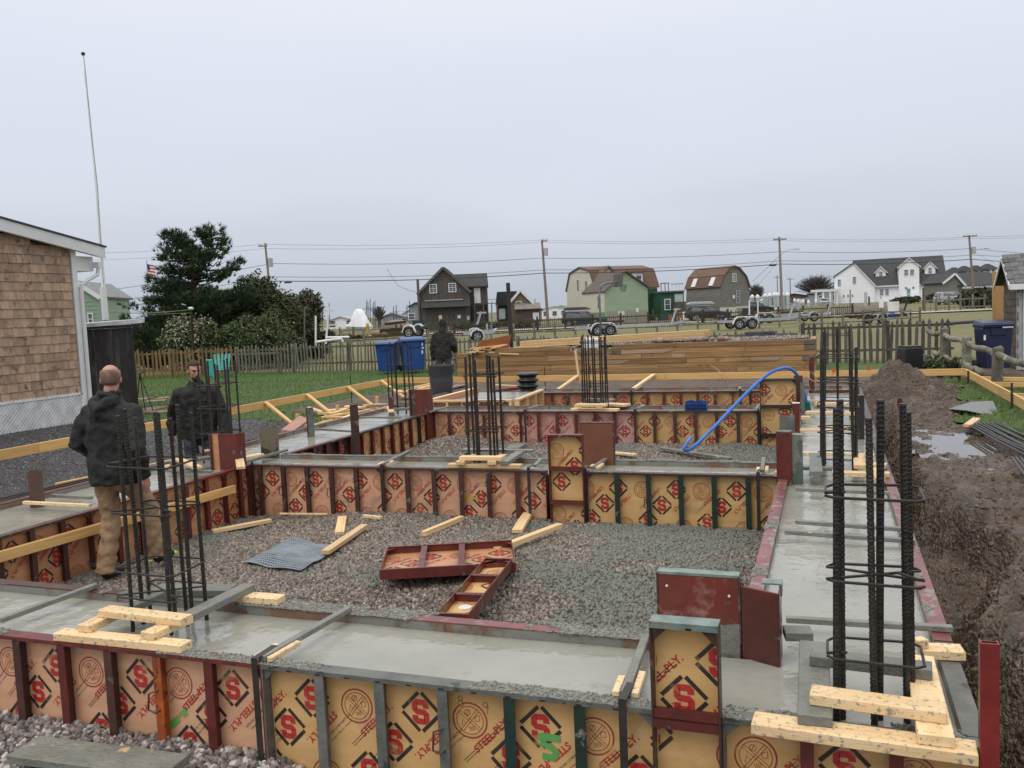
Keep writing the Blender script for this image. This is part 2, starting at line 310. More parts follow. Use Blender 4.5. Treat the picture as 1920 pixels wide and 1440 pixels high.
sheet('dirt', -12, 8, 0, 26, .1, lambda X, Y: sitez(X, Y)+.004+.04*max(0, fbm(X, Y, 2.5)), DIRT, lambda X, Y: site_ok(X, Y) and not drive_mask(X, Y) and dirt_mask(X, Y), kind='structure')
dr = sheet('gravel_drive', -15.6, -8.6, 4, 15.6, .15, lambda X, Y: sitez(X, Y)+.006, mat('dark_drive_bed', (.05, .05, .053), (.03, .03, .033), rough=.5, scale=30, coord='World', bump=.8, bscale=50, bd=.03, rnd=0), lambda X, Y: drive_mask(X, Y), kind='structure')
scatter(dr, 'stone', 260, .010, .022, SCREEN, 3)
bl = sheet('grass', -26, -8.8, 8.5, 28.9, .25, lambda X, Y: sitez(X, Y)+.01, GRASS, lambda X, Y: site_ok(X, Y) and not drive_mask(X, Y) and not dirt_mask(X, Y) and not (X < -15.3 and Y < 17), kind='stuff')
scatter(bl, 'blade', 260, .035, .085, BLADE, 8, tilt=.6)
# mud along the right side: trench by the form, bank, heap, puddled flat
def mudz(X, Y):
    e = .60+.07*fbm(X, Y, 1.3)+.42*math.exp(-((Y-7.2)/1.1)**2)+.10*sstep(8, 12, Y)
    tr = 1-sstep(e-.05, e+.36+.2*fbm(Y, X, 2), X)
    z = -.22-.43*tr*(1-sstep(14, 18, Y))
    pd = math.exp(-((X-1.55)**2/.40+(Y-12.2)**2/2.6)); q_ = 1-.85*pd
    z += q_*.12*fbm(X, Y, 1.8, 6)*(.45+.55*(1-sstep(8, 10, Y))) + q_*(.085*fbm(X, Y, 4.5, 5, 3.3) + .038*fbm(X, Y, 15, 3, 8))
    z -= .085*pd + .07*sstep(8.5, 10.5, Y)
    d = math.hypot((X-1.25)/1.05, (Y-17.9)/1.35); z += (.58+.35*fbm(X, Y, 2.3, 5))*max(0, 1-d)+.05*fbm(X, Y, 6, 4, 5)*(d < 1.3)
    z += .12*math.exp(-((X-1.5)**2/.25+(Y-4.6)**2/2.0))
    z = z-.10*sstep(.60, .48, X)
    return z
sheet('mud_bank', .5, 6.0, .8, 20.5, .04, mudz, MUD, kind='structure')
scatter(bpy.data.objects['mud_bank'], 'stone', 120, .006, .026, stone_mat('mud_clods', [(.11, .076, .052), (.075, .05, .036), (.13, .092, .065), (.16, .125, .10), (.09, .064, .045)], rough=.6), 17)
sheet('mud_far_bank', 6.0, 8.0, .8, 20.5, .25, mudz, GRASS, kind='structure')
def pm(X, Y): return X+.28*fbm(X, Y, 1.6) > 1.80+1.3*(1-sstep(10.5, 13.5, Y))+.45*sstep(14.5, 17, Y) and Y > 8.3
pg = sheet('grass', 1.2, 8, 8, 20.6, .1, lambda X, Y: mudz(X, Y)+.03, GRASS, pm, kind='stuff')
scatter(pg, 'blade', 420, .03, .08, BLADE, 9, tilt=.6)
WATER = mat('puddle_water', (.10, .085, .07), (.07, .06, .05), rough=.03, scale=3, coord='World', bump=.04, bscale=6, rnd=0, spec=.9)
sheet('puddle', .8, 2.4, 10.4, 14.4, .1, lambda X, Y: -.345, WATER, lambda X, Y: ((X-1.55)/.66)**2+((Y-12.2)/1.8)**2 < 1 and mudz(X, Y) < -.31, kind='structure')
sheet('road', -75, 60, -3.2, 3.2, 2.0, lambda X, Y: 0, LOT, kind='structure')
rd = bpy.data.objects['road']; rd.location = P(1050, 600, 88)*1.0; rd.location.z = 0; rd.rotation_euler = (0, 0, YAW)
bpy.context.view_layer.update()
for v in rd.data.vertices:
    w = rd.matrix_world @ v.co; v.co.z = gz(w.x, w.y)+.13
# gravel fill inside the cells
def cellz(X, Y):
    z = -.52+.03*fbm(X, Y, .8)+.015*fbm(X, Y, 3)
    z += .10*math.exp(-((X+2.2)**2/2.5+(Y-6.6)**2/1.0)) + .18*sstep(5.0, 4.1, Y)*sstep(-5, -2.8, X)*(1-.3*sstep(-1.5, -.6, X))
    z -= .05*sstep(-4.5, -5.8, X)
    return z
g1 = sheet('gravel', -6.14, -.36, 4.03, 8.16, .06, cellz, GRAVBED, kind='stuff'); scatter(g1, 'stone', 1900, .013, .027, STONE, 1)
g2 = sheet('gravel', -6.14, -.36, 8.80, 13.0, .08, lambda X, Y: -.50+.03*fbm(X, Y, .9)+.12*math.exp(-((X+5.6)**2/.3+(Y-12.6)**2/.4)), GRAVBED, kind='stuff'); scatter(g2, 'stone', 900, .015, .028, STONE, 2)
sheet('gravel_base', -6.14, -.36, 13.68, 15.94, .15, lambda X, Y: -.5, GRAVBED, kind='structure')
g3 = sheet('gravel', -7, 1.2, 1.2, 3.34, .06, lambda X, Y: -.50+.03*fbm(X, Y, 1.2)-.16*sstep(-2.6, -1.8, X)+.04*sstep(3.0, 3.3, Y), GRAVBED, kind='stuff'); scatter(g3, 'stone', 1900, .013, .032, STONE2, 4)
# wet concrete between the forms, one pour
CONC = mat('wet_concrete', (.335, .335, .295), (.26, .263, .23), rough=.13, scale=1.5, detail=12, coord='World', bump=.4, bscale=9, bd=.02, rnd=0, c3=(.17, .172, .15), t3=.62, s3=3.2, w3=.12, rvar=.09)
XS = [-12, -7.235, -6.165, -.355, .435]; YB = [(3.365, 4.0), (8.185, 8.765), (13.035, 13.635), (15.965, 16.6)]
def cin(X, Y):
    if any(a < Y < c for a, c in YB) and -7.235 < X < .435: return True
    if 3.365 < Y < 4.0 and X < -7: return True
    return 3.365 < Y < 16.6 and (-7.235 < X < -6.165 or -.355 < X < .435)
def edge(X, Y):  # splashes piled against the forms
    d = 1.0
    for a, c in YB:
        if a-.01 <= Y <= c+.01: d = min(d, abs(Y-a), abs(Y-c))
    for q in (XS[1], XS[2], XS[3], XS[4]): d = min(d, abs(X-q))
    return d
def cz(X, Y): return -.052+.004*fbm(X, Y, 1.5)+.002*fbm(X, Y, 9, 3)
cells = []
def grid_lines(lo, hi, cuts, st):
    c = sorted([lo, hi]+cuts); o = []
    for a, b_ in zip(c, c[1:]):
        n = max(1, int(math.ceil((b_-a)/st))); o += [a+(b_-a)*i/n for i in range(n)]
    return o+[hi]
gx = grid_lines(-12, .435, XS[1:4], .06); gy = grid_lines(3.365, 16.6, [c for ab in YB for c in ab][1:-1], .06)
vs, fs, idx = [], [], {}
def vid(i, j):
    if (i, j) not in idx: idx[(i, j)] = len(vs); vs.append((gx[i], gy[j], cz(gx[i], gy[j])))
    return idx[(i, j)]
for j in range(len(gy)-1):
    for i in range(len(gx)-1):
        if cin((gx[i]+gx[i+1])/2, (gy[j]+gy[j+1])/2): fs.append((vid(i, j), vid(i+1, j), vid(i+1, j+1), vid(i, j+1)))
b = MB(); b.add(vs, fs); co = b.build('fresh_concrete', CONC, smooth=True, label='fresh wet grey concrete filling the whole grid of foundation forms', cat='concrete')
CEMST = stone_mat('cement_crumbs', [CEM, (.17, .175, .155), (.24, .245, .22)], rough=.5)
def crumbs(x0, x1, y0, y1, thr, seed, dens=5200, s0=.004, s1=.013, z=.001):
    o = sheet('cement_spill', x0, x1, y0, y1, .03, lambda X, Y: z+.004*fbm(X, Y, 20), CEMW, lambda X, Y: fbm(X, Y, 2.6, 5, seed) > thr, kind='stuff'); scatter(o, 'stone', dens, s0, s1, CEMST, seed)
crumbs(-2.6, -.7, 3.29, 3.38, .10, 31); crumbs(-3.1, -2.2, 3.29, 3.37, -.25, 32); crumbs(-6.0, -3.6, 3.29, 3.37, .25, 33); crumbs(-4.2, -.7, 3.99, 4.12, .0, 34); crumbs(-.4, .5, 3.29, 3.40, -.1, 35)
crumbs(-6.0, -.45, 8.11, 8.19, .35, 36, 3000); crumbs(-6.0, -.4, 8.77, 8.86, .05, 37, 3000, .006, .016); crumbs(-.44, -.35, 4.1, 8.0, .25, 38, 3000); crumbs(.43, .51, 4.3, 12, .25, 39, 3000)
# ------------------------------------------------------------------ print on the form plywood
def tri_text(s, size, bold=0.0):
    cu = bpy.data.curves.new('t', 'FONT'); cu.body = s; cu.size = size; cu.align_x = 'CENTER'; cu.align_y = 'CENTER'; cu.resolution_u = 1; cu.offset = bold
    o = bpy.data.objects.new('t', cu); COL.objects.link(o); dg = bpy.context.evaluated_depsgraph_get(); me = o.evaluated_get(dg).to_mesh(); me.calc_loop_triangles()
    t = np.array([[me.vertices[i].co[:2] for i in lt.vertices] for lt in me.loop_triangles]); o.evaluated_get(dg).to_mesh_clear(); bpy.data.objects.remove(o); bpy.data.curves.remove(cu); return t
def quad2(p): p = np.array(p, float); return np.array([[p[0], p[1], p[2]], [p[0], p[2], p[3]]])
def stroke2(pts, w, closed=False):
    pts = np.array(pts, float); o = []
    n = len(pts); rng = range(n if closed else n-1); L_, R_ = [], []
    for i in range(n):
        a = pts[(i-1) % n] if (closed or i > 0) else pts[i]; c = pts[(i+1) % n] if (closed or i < n-1) else pts[i]
        t = c-a; t = t/np.linalg.norm(t); nn = np.array([-t[1], t[0]]); L_.append(pts[i]+nn*w/2); R_.append(pts[i]-nn*w/2)
    for i in rng: j = (i+1) % n; o.append([R_[i], R_[j], L_[j]]); o.append([R_[i], L_[j], L_[i]])
    return np.array(o)
def arc(cx, cy, r, a0, a1, n): return [(cx+r*math.cos(a0+(a1-a0)*i/n), cy+r*math.sin(a0+(a1-a0)*i/n)) for i in range(n+1)]
def xf(t, ang, ox, oy, s=1.0): c, s_ = math.cos(ang), math.sin(ang); return (t*s) @ np.array([[c, s_], [-s_, c]]) + np.array([ox, oy])
TX = tri_text('STEEL-PLY.', .047, .0012); TS1 = tri_text('SYMONS CORPORATION', .0165); TS2 = tri_text('A Dayton Superior Company', .0135)
SG = stroke2([(.023, .015), (.023, .030), (.017, .038), (-.017, .038), (-.024, .031), (-.024, .008), (-.017, .001), (.017, -.001), (.024, -.008), (.024, -.031), (.017, -.038), (-.017, -.038), (-.023, -.030), (-.023, -.015)], .0235)
def emblem():
    o = [stroke2(arc(0, 0, .078, 0, 2*math.pi, 28)[:-1], .007, True), stroke2(arc(0, 0, .062, 0, 2*math.pi, 24)[:-1], .003, True)]
    for a in (.6, .6+math.pi/2):
        for d in (-.006, .006):
            n = np.array([-math.sin(a), math.cos(a)])*d; v = np.array([math.cos(a), math.sin(a)])*.06
            o.append(stroke2([-v+n, v+n], .0025))
    o.append(stroke2(arc(.0, .036, .013, 0, 2*math.pi, 10)[:-1], .003, True)); o.append(stroke2([(-.008, .028), (.008, .044)], .003))
    o.append(stroke2([(.026, .01), (.05, .012), (.044, -.012), (.024, -.01), (.026, .01)], .003)); o.append(stroke2([(-.045, -.014), (-.03, .014), (-.022, -.01)], .003))
    for q in range(4): o.append(stroke2([(-.012+.007*q, -.046), (-.014+.008*q, -.026)], .0025))
    return np.concatenate(o)
EM = emblem()
def clip(tris, x0, x1, y0, y1):
    out = []
    for t in tris:
        if t[:, 0].min() >= x0 and t[:, 0].max() <= x1 and t[:, 1].min() >= y0 and t[:, 1].max() <= y1: out.append(t); continue
        if t[:, 0].max() <= x0 or t[:, 0].min() >= x1 or t[:, 1].max() <= y0 or t[:, 1].min() >= y1: continue
        poly = [tuple(p) for p in t]
        for ax, v, sg in ((0, x0, 1), (0, x1, -1), (1, y0, 1), (1, y1, -1)):
            q = []
            for i in range(len(poly)):
                a, c = poly[i], poly[(i+1) % len(poly)]; da, dc = sg*(a[ax]-v), sg*(c[ax]-v)
                if da >= 0: q.append(a)
                if (da >= 0) != (dc >= 0): f = da/(da-dc); q.append((a[0]+(c[0]-a[0])*f, a[1]+(c[1]-a[1])*f))
            poly = q
            if len(poly) < 3: break
        for i in range(1, len(poly)-1): out.append(np.array([poly[0], poly[i], poly[i+1]]))
    return out
_prints = {}
def print_mesh(Lx, H, phase, fine, style=0):
    key = (round(Lx, 2), round(H, 2), round(phase, 2), fine, style)
    if key in _prints: return _prints[key]
    lay = {0: [], 1: [], 2: []}; p = .555; q = math.pi/4
    k0 = -2
    while k0*p-phase < Lx+.6:
        ox = k0*p-phase
        row = 0
        oyb = H-.61
        for rr in range(-1, 1 + int(H/.6)):
            oy = oyb-rr*.62 if rr >= 0 else oyb+.62
            for i in range(3):
                sx, sy = ox-.138*i, oy+.45-.155*i
                lay[0].append(xf(SG, 0, sx, sy, 1.15))
                hd = .095
                for cx_, cy_, a in ((-.5, .5, q), (.5, .5, -q), (.5, -.5, q), (-.5, -.5, -q)):
                    c_, s_ = math.cos(a), math.sin(a)
                    lay[1].append(xf(quad2([(-.057, -.0085), (.057, -.0085), (.057, .0085), (-.057, .0085)]), a, sx+cx_*hd, sy+cy_*hd))
            lay[0].append(xf(TX, q, ox-.222, oy+.385)); lay[0].append(xf(TX, q+math.pi, ox+.045, oy+.315))
            lay[2].append(xf(EM, .3, ox+.235, oy+.44)); lay[2].append(xf(EM, 1.2, ox+.06, oy+.085))
            if fine:
                lay[1].append(xf(TS1, q, ox+.13, oy+.33)); lay[1].append(xf(TS2, q, ox+.147, oy+.313))
                lay[1].append(xf(TS1, q+math.pi, ox-.22, oy+.20)); lay[1].append(xf(TS2, q+math.pi, ox-.237, oy+.217))
            for dd in (0, .012): lay[1].append(xf(quad2([(-.13, -.0012), (.13, -.0012), (.13, .0012), (-.13, .0012)]), q, ox-.255-dd*.7, oy+.34+dd*.7))
        k0 += 1
    b = MB()
    for mi, tr in lay.items():
        for t in clip(np.concatenate(tr), .012, Lx-.012, .012, H-.012): b.add([(t[0][0], 0, t[0][1]), (t[1][0], 0, t[1][1]), (t[2][0], 0, t[2][1])], [(0, 1, 2)], mi)
    me = b.mesh('print', [INKR, INKB, INKO]); _prints[key] = me; return me
_pm = {}
def cached(key, fn):
    if key not in _pm: _pm[key] = fn()
    return _pm[key]
def panel(label, x, y, rz, n, ply, steel, ribm=None, W_=None, H=.61, z0=-.61, phase=0.0, fine=False, tall=False, back=False, prints=True, ribs=None, rot=None, group='modular form panels of the foundation', straps=True, topm=None):
    """root at the lower left corner of the plywood face; local x along, -y outward (rib side), z up"""
    Lx = W_ or n*.3048
    t = T('wall_form', label, 'form panel', (x, y, z0), 0, group, rot=rot if rot is not None else (0, 0, rz))
    link('plywood', cached(('ply', Lx, H, ply.name), lambda: MB().b2((.006, 0, .006), (Lx-.006, .013, H-.006)).mesh('plywood', ply)), t)
    if prints and not back:
        o = link('print', print_mesh(Lx, H, phase, fine), t); o.location = (0, -.0015, 0)
    def fr():
        b = MB(); d0, d1 = -.062, .015
        b.b2((0, d0, H-.007), (Lx, d1, H)); b.b2((0, d0, 0), (Lx, d1, .007)); b.b2((0, d0, .007), (.007, d1, H-.007)); b.b2((Lx-.007, d0, .007), (Lx, d1, H-.007))
        b.b2((.007, d0, H-.02), (Lx-.007, d0+.006, H-.0072)); b.b2((.007, d0, .0072), (Lx-.007, d0+.006, .02))
        for cx, s in ((.007, 1), (Lx-.007, -1)):   # corner gussets
            for zc, sz in ((.007, 1), (H-.007, -1)):
                b.prism([(cx, zc), (cx+s*.075, zc), (cx, zc+sz*.075)] if s*sz > 0 else [(cx, zc), (cx, zc+sz*.075), (cx+s*.075, zc)], -.05, -.044)
        for i in range(int(Lx/.3048*2)):   # slots seen as little notches on the rail
            xx = .15+.3048/2*i
            if xx < Lx-.05: b.b2((xx-.012, d0-.0015, H-.019), (xx+.012, d0-.0004, H-.012), 1)
        return b.mesh('frame', [topm or steel, BLK])
    link('frame', cached(('fr', Lx, H, (topm or steel).name), fr), t)
    if tall: pos = [H*(i+1)/(n+1) if ribs is None else ribs[i] for i in range(n if ribs is None else len(ribs))]
    else: pos = [.3048*i for i in range(1, n)] if ribs is None else ribs
    rl = ribm if isinstance(ribm, (list, tuple)) else [ribm or steel]*len(pos)
    for i, q in enumerate(pos):
        m_ = rl[i % len(rl)]
        if tall: o = link('rib', cached(('ribh', Lx, m_.name), lambda: MB().b2((.008, -.056, -.003), (Lx-.008, -.0008, .003)).b2((.008, -.060, -.022), (Lx-.008, -.0562, .022)).mesh('rib', m_)), t); o.location = (0, 0, q)
        else: o = link('rib', cached(('rib', H, m_.name), lambda: MB().b2((-.004, -.052, .008), (.004, -.0015, H-.0075)).b2((-.024, -.0595, .0205), (.024, -.0525, H-.0205)).mesh('rib', m_)), t); o.location = (q, 0, 0)
    return t
PI = math.pi
def handle(tn, x, z):
    t = [o for o in bpy.data.objects if tn in o.get('label', '')][0]
    MB().tube([(x, -.06, z), (x-.035, -.085, z-.01), (x-.04, -.09, z-.09), (x, -.085, z-.105), (x+.004, -.06, z-.10)], .005, 6).build('handle', BRN, t)
# outer face of the near wall (ribs towards the camera)
panel('pink form panel with dark red ribs, at the edge left of the nearest template', -6.15, 3.35, 0, 6, PLYP, RED, phase=.2, fine=True)
panel('pink form panel with two bright orange ribs, under the nearest wooden template', -4.32, 3.35, 0, 6, PLYP, RED, [BRN, RED, BRN, ORG, RED], phase=.05, fine=True)
panel('yellow form panel with dark green ribs in the near wall, marked with green spray paint', -2.491, 3.35, 0, 6, PLYY, DGR, [CGR, CGR, CGR, DGR, DGR], phase=.33, fine=True, topm=CGR)
panel('low yellow form panel under the long board of the front right template', -.40, 3.35, 0, 3, PLYY, RED, W_=.93, phase=.12, fine=True, topm=CGR)
for tn, x in (('two bright orange', 1.219), ('dark red ribs, at the edge', 1.219), ('low yellow form', .3048), ('dark green ribs in the near', .9144)): handle(tn, x, .42)
# tall upright one by the near wall
panel('tall narrow yellow form panel standing up through the near wall beside the red panels', -.662, 3.30, 0, 2, PLYY, BRN, RED, W_=.26, H=.98, z0=-.61, tall=True, ribs=[.585, .62], phase=.30, fine=True)
MB().b2((0, -.064, .9805), (.26, .017, .986)).b2((0, -.0635, .96), (.26, -.0625, .98)).build('flange', TEAL, bpy.data.objects[[o.name for o in bpy.data.objects if o.get('label', '').startswith('tall narrow yellow')][0]])
# inner face of the near wall
for x0, nn, l, m_ in ((-6.15, 3, 'far side form panel of the near wall farthest left, flange streaked red', REDP), (-5.2356, 4, 'far side form panel of the near wall behind the nearest rebar cage', BRN), (-4.0164, 3, 'cement smeared far side form panel of the near wall left of the small lying panel', CGR), (-3.102, 4, 'far side form panel of the near wall with the small lying panel leaning over it', REDP), (-1.8828, 4, 'far side form panel of the near wall beside the dark red upright panel', REDP)):
    panel(l, x0+nn*.3048, 4.015, PI, nn, PLYB, m_, BRN, prints=False)
# near side of the second wall
panel('pink form panel at the left end of the second wall by the dark red corner', -6.29, 8.17, 0, 6, PLYP, BRN, phase=.12)
panel('pinkish form panel of the second wall marked with yellow writing', -4.462, 8.17, 0, 6, PLYP, BRN, phase=.42)
panel('upright yellow form panel standing in the second wall in front of the brown sheet', -2.58, 8.10, 0, 2, PLYY, RED, RED, W_=.345, H=.98, z0=-.61, tall=True, ribs=[.32, .65], phase=.17, topm=RED)
panel('yellow form panel with dark green ribs in the second wall', -2.23, 8.17, 0, 6, PLYY, DGR, DGR, phase=.25, topm=BRN)
for x0, nn, l in ((-6.15, 6, 'far side form panel of the second wall, left of the middle rebar cage'), (-4.32, 5, 'far side form panel of the second wall behind the middle rebar cage'), (-2.25, 6, 'far side form panel of the second wall splashed with cement, near the fallen plank')):
    panel(l, x0+nn*.3048, 8.78, PI, nn, PLYB, CGR, BRN, prints=False)
# third wall
panel('rosy form panel at the left of the third wall beside the dark red corner post', -6.13, 13.02, 0, 5, PLYP, BRN, phase=.1)
panel('pale pink form panel of the third wall under the rear rebar cage', -4.602, 13.02, 0, 6, PLYR, RED, phase=.42)
panel('yellow form panel of the third wall crossed by the blue hose', -2.774, 13.02, 0, 6, PLYY, BRN, phase=.26)
panel('upright yellow form panel standing at the right end of the third wall', -.935, 12.96, 0, 3, PLYY, BLK, BLK, W_=.50, H=1.22, z0=-.76, tall=True, ribs=[.42, .83], phase=.5)
for x0, nn, l in ((-6.15, 6, 'far side form panel of the third wall, near the timber framed form'), (-4.32, 6, 'far side form panel of the third wall behind the rear rebar cage template'), (-2.49, 6, 'far side form panel of the third wall under the blue bag')):
    panel(l, x0+nn*.3048, 13.65, PI, nn, PLYB, BRN, BRN, prints=False)
# fourth wall
panel('orange form panel at the left of the farthest wall, next to the timber framed form', -5.28, 15.95, 0, 6, PLYO, BRN, phase=.0)
panel('orange form panel of the farthest wall behind the blue bag', -3.45, 15.95, 0, 6, PLYY, RED, phase=.3)
panel('short yellow form panel of the farthest wall with green letters at its end', -1.62, 15.95, 0, 4, PLYY, BRN, phase=.15)
panel('plain yellow form panel of the farthest wall between the two far rebar posts', -.34, 15.95, 0, 3, PLYY, BRN, W_=.80, ribs=[.27, .54], prints=False)
for x0, nn, l in ((-5.28, 6, 'back form panel of the farthest wall, left one'), (-3.45, 6, 'back form panel of the farthest wall, middle one'), (-1.62, 6, 'back form panel of the farthest wall, right one below the fallen batter stake')):
    panel(l, x0+nn*.3048, 16.615, PI, nn, PLYB, BRN, BRN, prints=False)
# inner face of the left wall
ly = 4.02; LW = [(6, PLYO, BRN, 'form panel of the left wall behind the walking man'), (6, PLYO, RED, 'form panel of the left wall just short of the dark red corner')]
for nn, pl, st, l in LW:
    panel(l, -6.15, ly, PI/2, nn, pl, st, phase=.2+ly*.1); ly += nn*.3048
panel('narrow filler form panel of the left wall beside the dark red corner', -6.15, ly, PI/2, 1, PLYO, RED, W_=8.17-.07-ly, ribs=[.25], phase=.1)
panel('black stained form panel of the left wall with dark red ribs', -6.15, 8.80, PI/2, 6, PLYD, RED, phase=.3)
panel('yellow form panel of the left wall short of the far corner', -6.15, 10.63, PI/2, 6, PLYY, RED, phase=.1, topm=BLK)
panel('far form panel of the left wall at the third wall corner', -6.15, 12.46, PI/2, 1, PLYY, RED, W_=.54, ribs=[.27], phase=.4)
# outer face of the left wall
ly = 3.35
for i, w in enumerate(('leftmost in view', 'below the bundle of rebar', 'beside the brown channel post', 'by the man in the black coat', 'next to the leaning sheet', 'by the cut lumber pile', 'farthest from the camera')):
    panel('outer form panel of the left wall, the one '+w, -7.25, ly+1.829, -PI/2, 6, PLYB, (BRN, RED)[i % 2], prints=False); ly += 1.829
# right wall inner and outer
ly = 4.05
for nn, l, m_ in ((6, 'inner form panel of the right wall nearest the dark red upright panels', REDP), (6, 'inner form panel of the right wall ending at the second wall', REDP)):
    w = (8.14-4.05)/2
    panel(l, -.37, ly+w, -PI/2, 6, PLYB, m_, BRN, W_=w, prints=False); ly += w
ly = 8.82
for l in ('inner form panel of the right wall just past the second wall', 'inner form panel of the right wall before the third wall'):
    w = (12.95-8.82)/2; panel(l, -.37, ly+w, -PI/2, 6, PLYB, BRN, BRN, W_=w, prints=False); ly += w
panel('inner form panel of the right wall between third and farthest walls', -.37, 15.93, -PI/2, 6, PLYB, BRN, BRN, W_=2.25, prints=False)
ly = 4.30
for l, w in (('outer form panel of the right wall nearest the front right rebar cage, flange dark pink', 2.0), ('outer form panel of the right wall behind the tall rebar', 1.95), ('outer form panel of the right wall beside the right hand template', 1.9), ('outer form panel of the right wall short of the puddles', 1.9), ('outer form panel of the right wall before the mud heap', 1.9), ('outer form panel of the right wall farthest away', 2.35)):
    panel(l, .45, ly, PI/2, 6, PLYB, REDP if ly < 7 else BRN, BRN, W_=w, prints=False); ly += w
panel('bulging outer form panel at the front right corner, smeared grey with cement', .45, 3.36, PI/2, 3, PLYB, CGR, W_=.92, prints=False)

for tn, x in (('left end of the second', .61), ('left end of the second', 1.219), ('marked with yellow', 1.219), ('dark green ribs in the second', .61), ('crossed by the blue', 1.2192)): handle(tn, x, .38)
# ------------------------------------------------------------------ upright steel pieces
def rbox(name, label, cat, parts, group=None, loc=None, bw=.002):
    """parts: (partname, material, list of (a, b) corner pairs in world space)"""
    c = Vector(parts[0][2][0][0]); c2 = Vector(parts[0][2][0][1]); base = Vector(((c.x+c2.x)/2, (c.y+c2.y)/2, min(c.z, c2.z)))
    t = T(name, label, cat, base, 0, group)
    for pn, m_, bl_ in parts:
        b = MB()
        for a, c in bl_: b.b2(Vector(a)-base, Vector(c)-base)
        bevel(b.build(pn, m_, t), bw)
    return t
# wide dark red upright panels by the near wall
t = T('wall_form', 'wide wet dark red upright form panel seen from its smooth side by the near wall', 'form panel', (-.775, 4.03, -.665), 0, 'modular form panels of the foundation')
b = MB().b2((0, -.012, 0), (.375, 0, .99)); bevel(b.build('face_sheet', mat('wet_red_painted_sheen', (.17, .038, .032), (.11, .028, .026), rough=.22, scale=3, stretch=(1, 1, .4), bump=.08, c3=(.42, .27, .25), t3=.57, s3=6, w3=.2, rvar=.1), t))  # pale patches in the colour are painted-in streaky reflections
MB().b2((0, -.014, .985), (.375, .05, .997)).b2((.1, -.016, .984), (.13, .0, .998)).build('flange', TEAL, t); MB().b2((-.004, -.014, 0), (.006, .055, .99)).b2((.37, -.014, 0), (.378, .055, .99)).build('side_rail', BRN, t)
for x_, z_ in ((.045, .93), (.33, .9), (.03, .78)): MB().tube([(x_, -.018, z_), (x_, -.008, z_)], .006, 8).build('bolt', WHT, t)
def band(t, x0, x1, y, z0, z1, seed):
    n = 16; b = MB(); top = [(x0+(x1-x0)*i/n, z1+.035*fbm(i*.3, seed, 1.0)) for i in range(n+1)]
    for (xa, za), (xb, zb) in zip(top, top[1:]): b.add([(xa, y, z0), (xb, y, z0), (xb, y, zb), (xa, y, za)], [(0, 1, 2, 3)])
    b.build('cement_splash', CEMW, t)
band(t, .002, .373, -.0145, .5, .76, 3)
t = T('form_corner', 'dark red steel corner form standing beside the wide red upright panel', 'form corner', (-.392, 4.03, -.665), 0)
bevel(MB().prism([(0, -.012), (.165, -.09), (.172, -.085), (.172, .10), (.166, .10), (.166, -.078), (.003, -.004)], 0, .95, axis='z').build('corner_plate', mat('scuffed_red_steel', (.13, .028, .02), (.06, .02, .018), rough=.3, scale=5, c3=CEM, t3=.62, s3=5, w3=.04, bump=.2, rvar=.1), t))
MB().b2((.09, .03, .951), (.178, .10, .958)).b2((.165, .03, .90), (.178, .105, .951)).build('flange', TEAL, t); MB().b2((.0, .03, 0), (.008, .09, .95)).build('side_rail', BRN, t)
# brown sheet behind the upright panel of the second wall
t = T('wall_form', 'plain brown form sheet standing behind the upright yellow panel of the second wall', 'form panel', (-2.44, 8.76, -.6), 0, 'modular form panels of the foundation')
MB().b2((0, -.012, 0), (.34, 0, .99)).build('face_sheet', mat('brown_sheet', (.19, .075, .04), (.14, .05, .03), rough=.45, scale=4, bump=.1), t); MB().b2((-.006, -.014, .985), (.346, .05, .995)).b2((-.006, -.014, 0), (0, .05, .985)).b2((.34, -.014, 0), (.346, .05, .985)).build('frame', BRN, t)
def corner(label, x0, y0, x1, y1, z1, m1=RED, m2=PLYO, z0=-.6):
    return rbox('form_corner', label, 'form corner', [('corner_plate', m1, [((x0, y0, z0), (x1, y0+.01, z1)), ((x1-.01, y0+.01, z0), (x1, y1, z1))]), ('side_panel', m2, [((x0-.09, y0+.01, z0), (x0-.004, y0+.022, z1-.01))]), ('side_rail', BRN, [((x0-.11, y0-.02, z0), (x0-.088, y0+.03, z1)), ((x0-.11, y0+.0305, z1-.012), (x0, y0+.045, z1))])], 'steel inside corners of the forms')
corner('glossy dark red corner form between the left wall and the second wall', -6.42, 8.0, -6.18, 8.16, .36)
corner('dark red corner form where the left wall meets the third wall', -6.33, 12.80, -6.11, 13.0, .38, m2=BRN)
def post(label, x, y, z0, z1, w, d, m1, m2, rz=0, group='steel filler posts standing in the forms', cap=None):
    t = T('form_filler', label, 'form filler', (x, y, z0), rz, group)
    bevel(MB().b2((-w/2, -d/2, 0), (w/2, -d/2+.006, z1-z0)).b2((w/2-.006, -d/2+.006, 0), (w/2, d/2, z1-z0)).build('face_plate', m1, t), .001)
    MB().b2((-w/2, -d/2+.0065, 0), (-w/2+.006, d/2, z1-z0)).b2((-w/2, d/2-.005, 0), (w/2-.0065, d/2, z1-z0-.004)).build('side_plate', m2, t)
    if cap: MB().b2((-w/2-.003, -d/2-.002, z1-z0), (w/2+.003, d/2+.002, z1-z0+.008)).build('top_plate', cap, t)
    return t
q = G(1848, 1440, 0)
post('tall dark red channel standing at the lower right beside the long template board', .487, 3.18, -.62, .42, .058, .04, mat('bright_oxide_red', (.24, .028, .025), (.16, .02, .02), rough=.35, scale=6, bump=.1), RED)
post('brown and green channel post at the left wall left of the walking man', *G(70, 940, 0).xy, -.5, .29, .10, .09, mat('brown_channel', (.12, .06, .048), (.09, .045, .038), rough=.4, scale=6), DGR, .5)
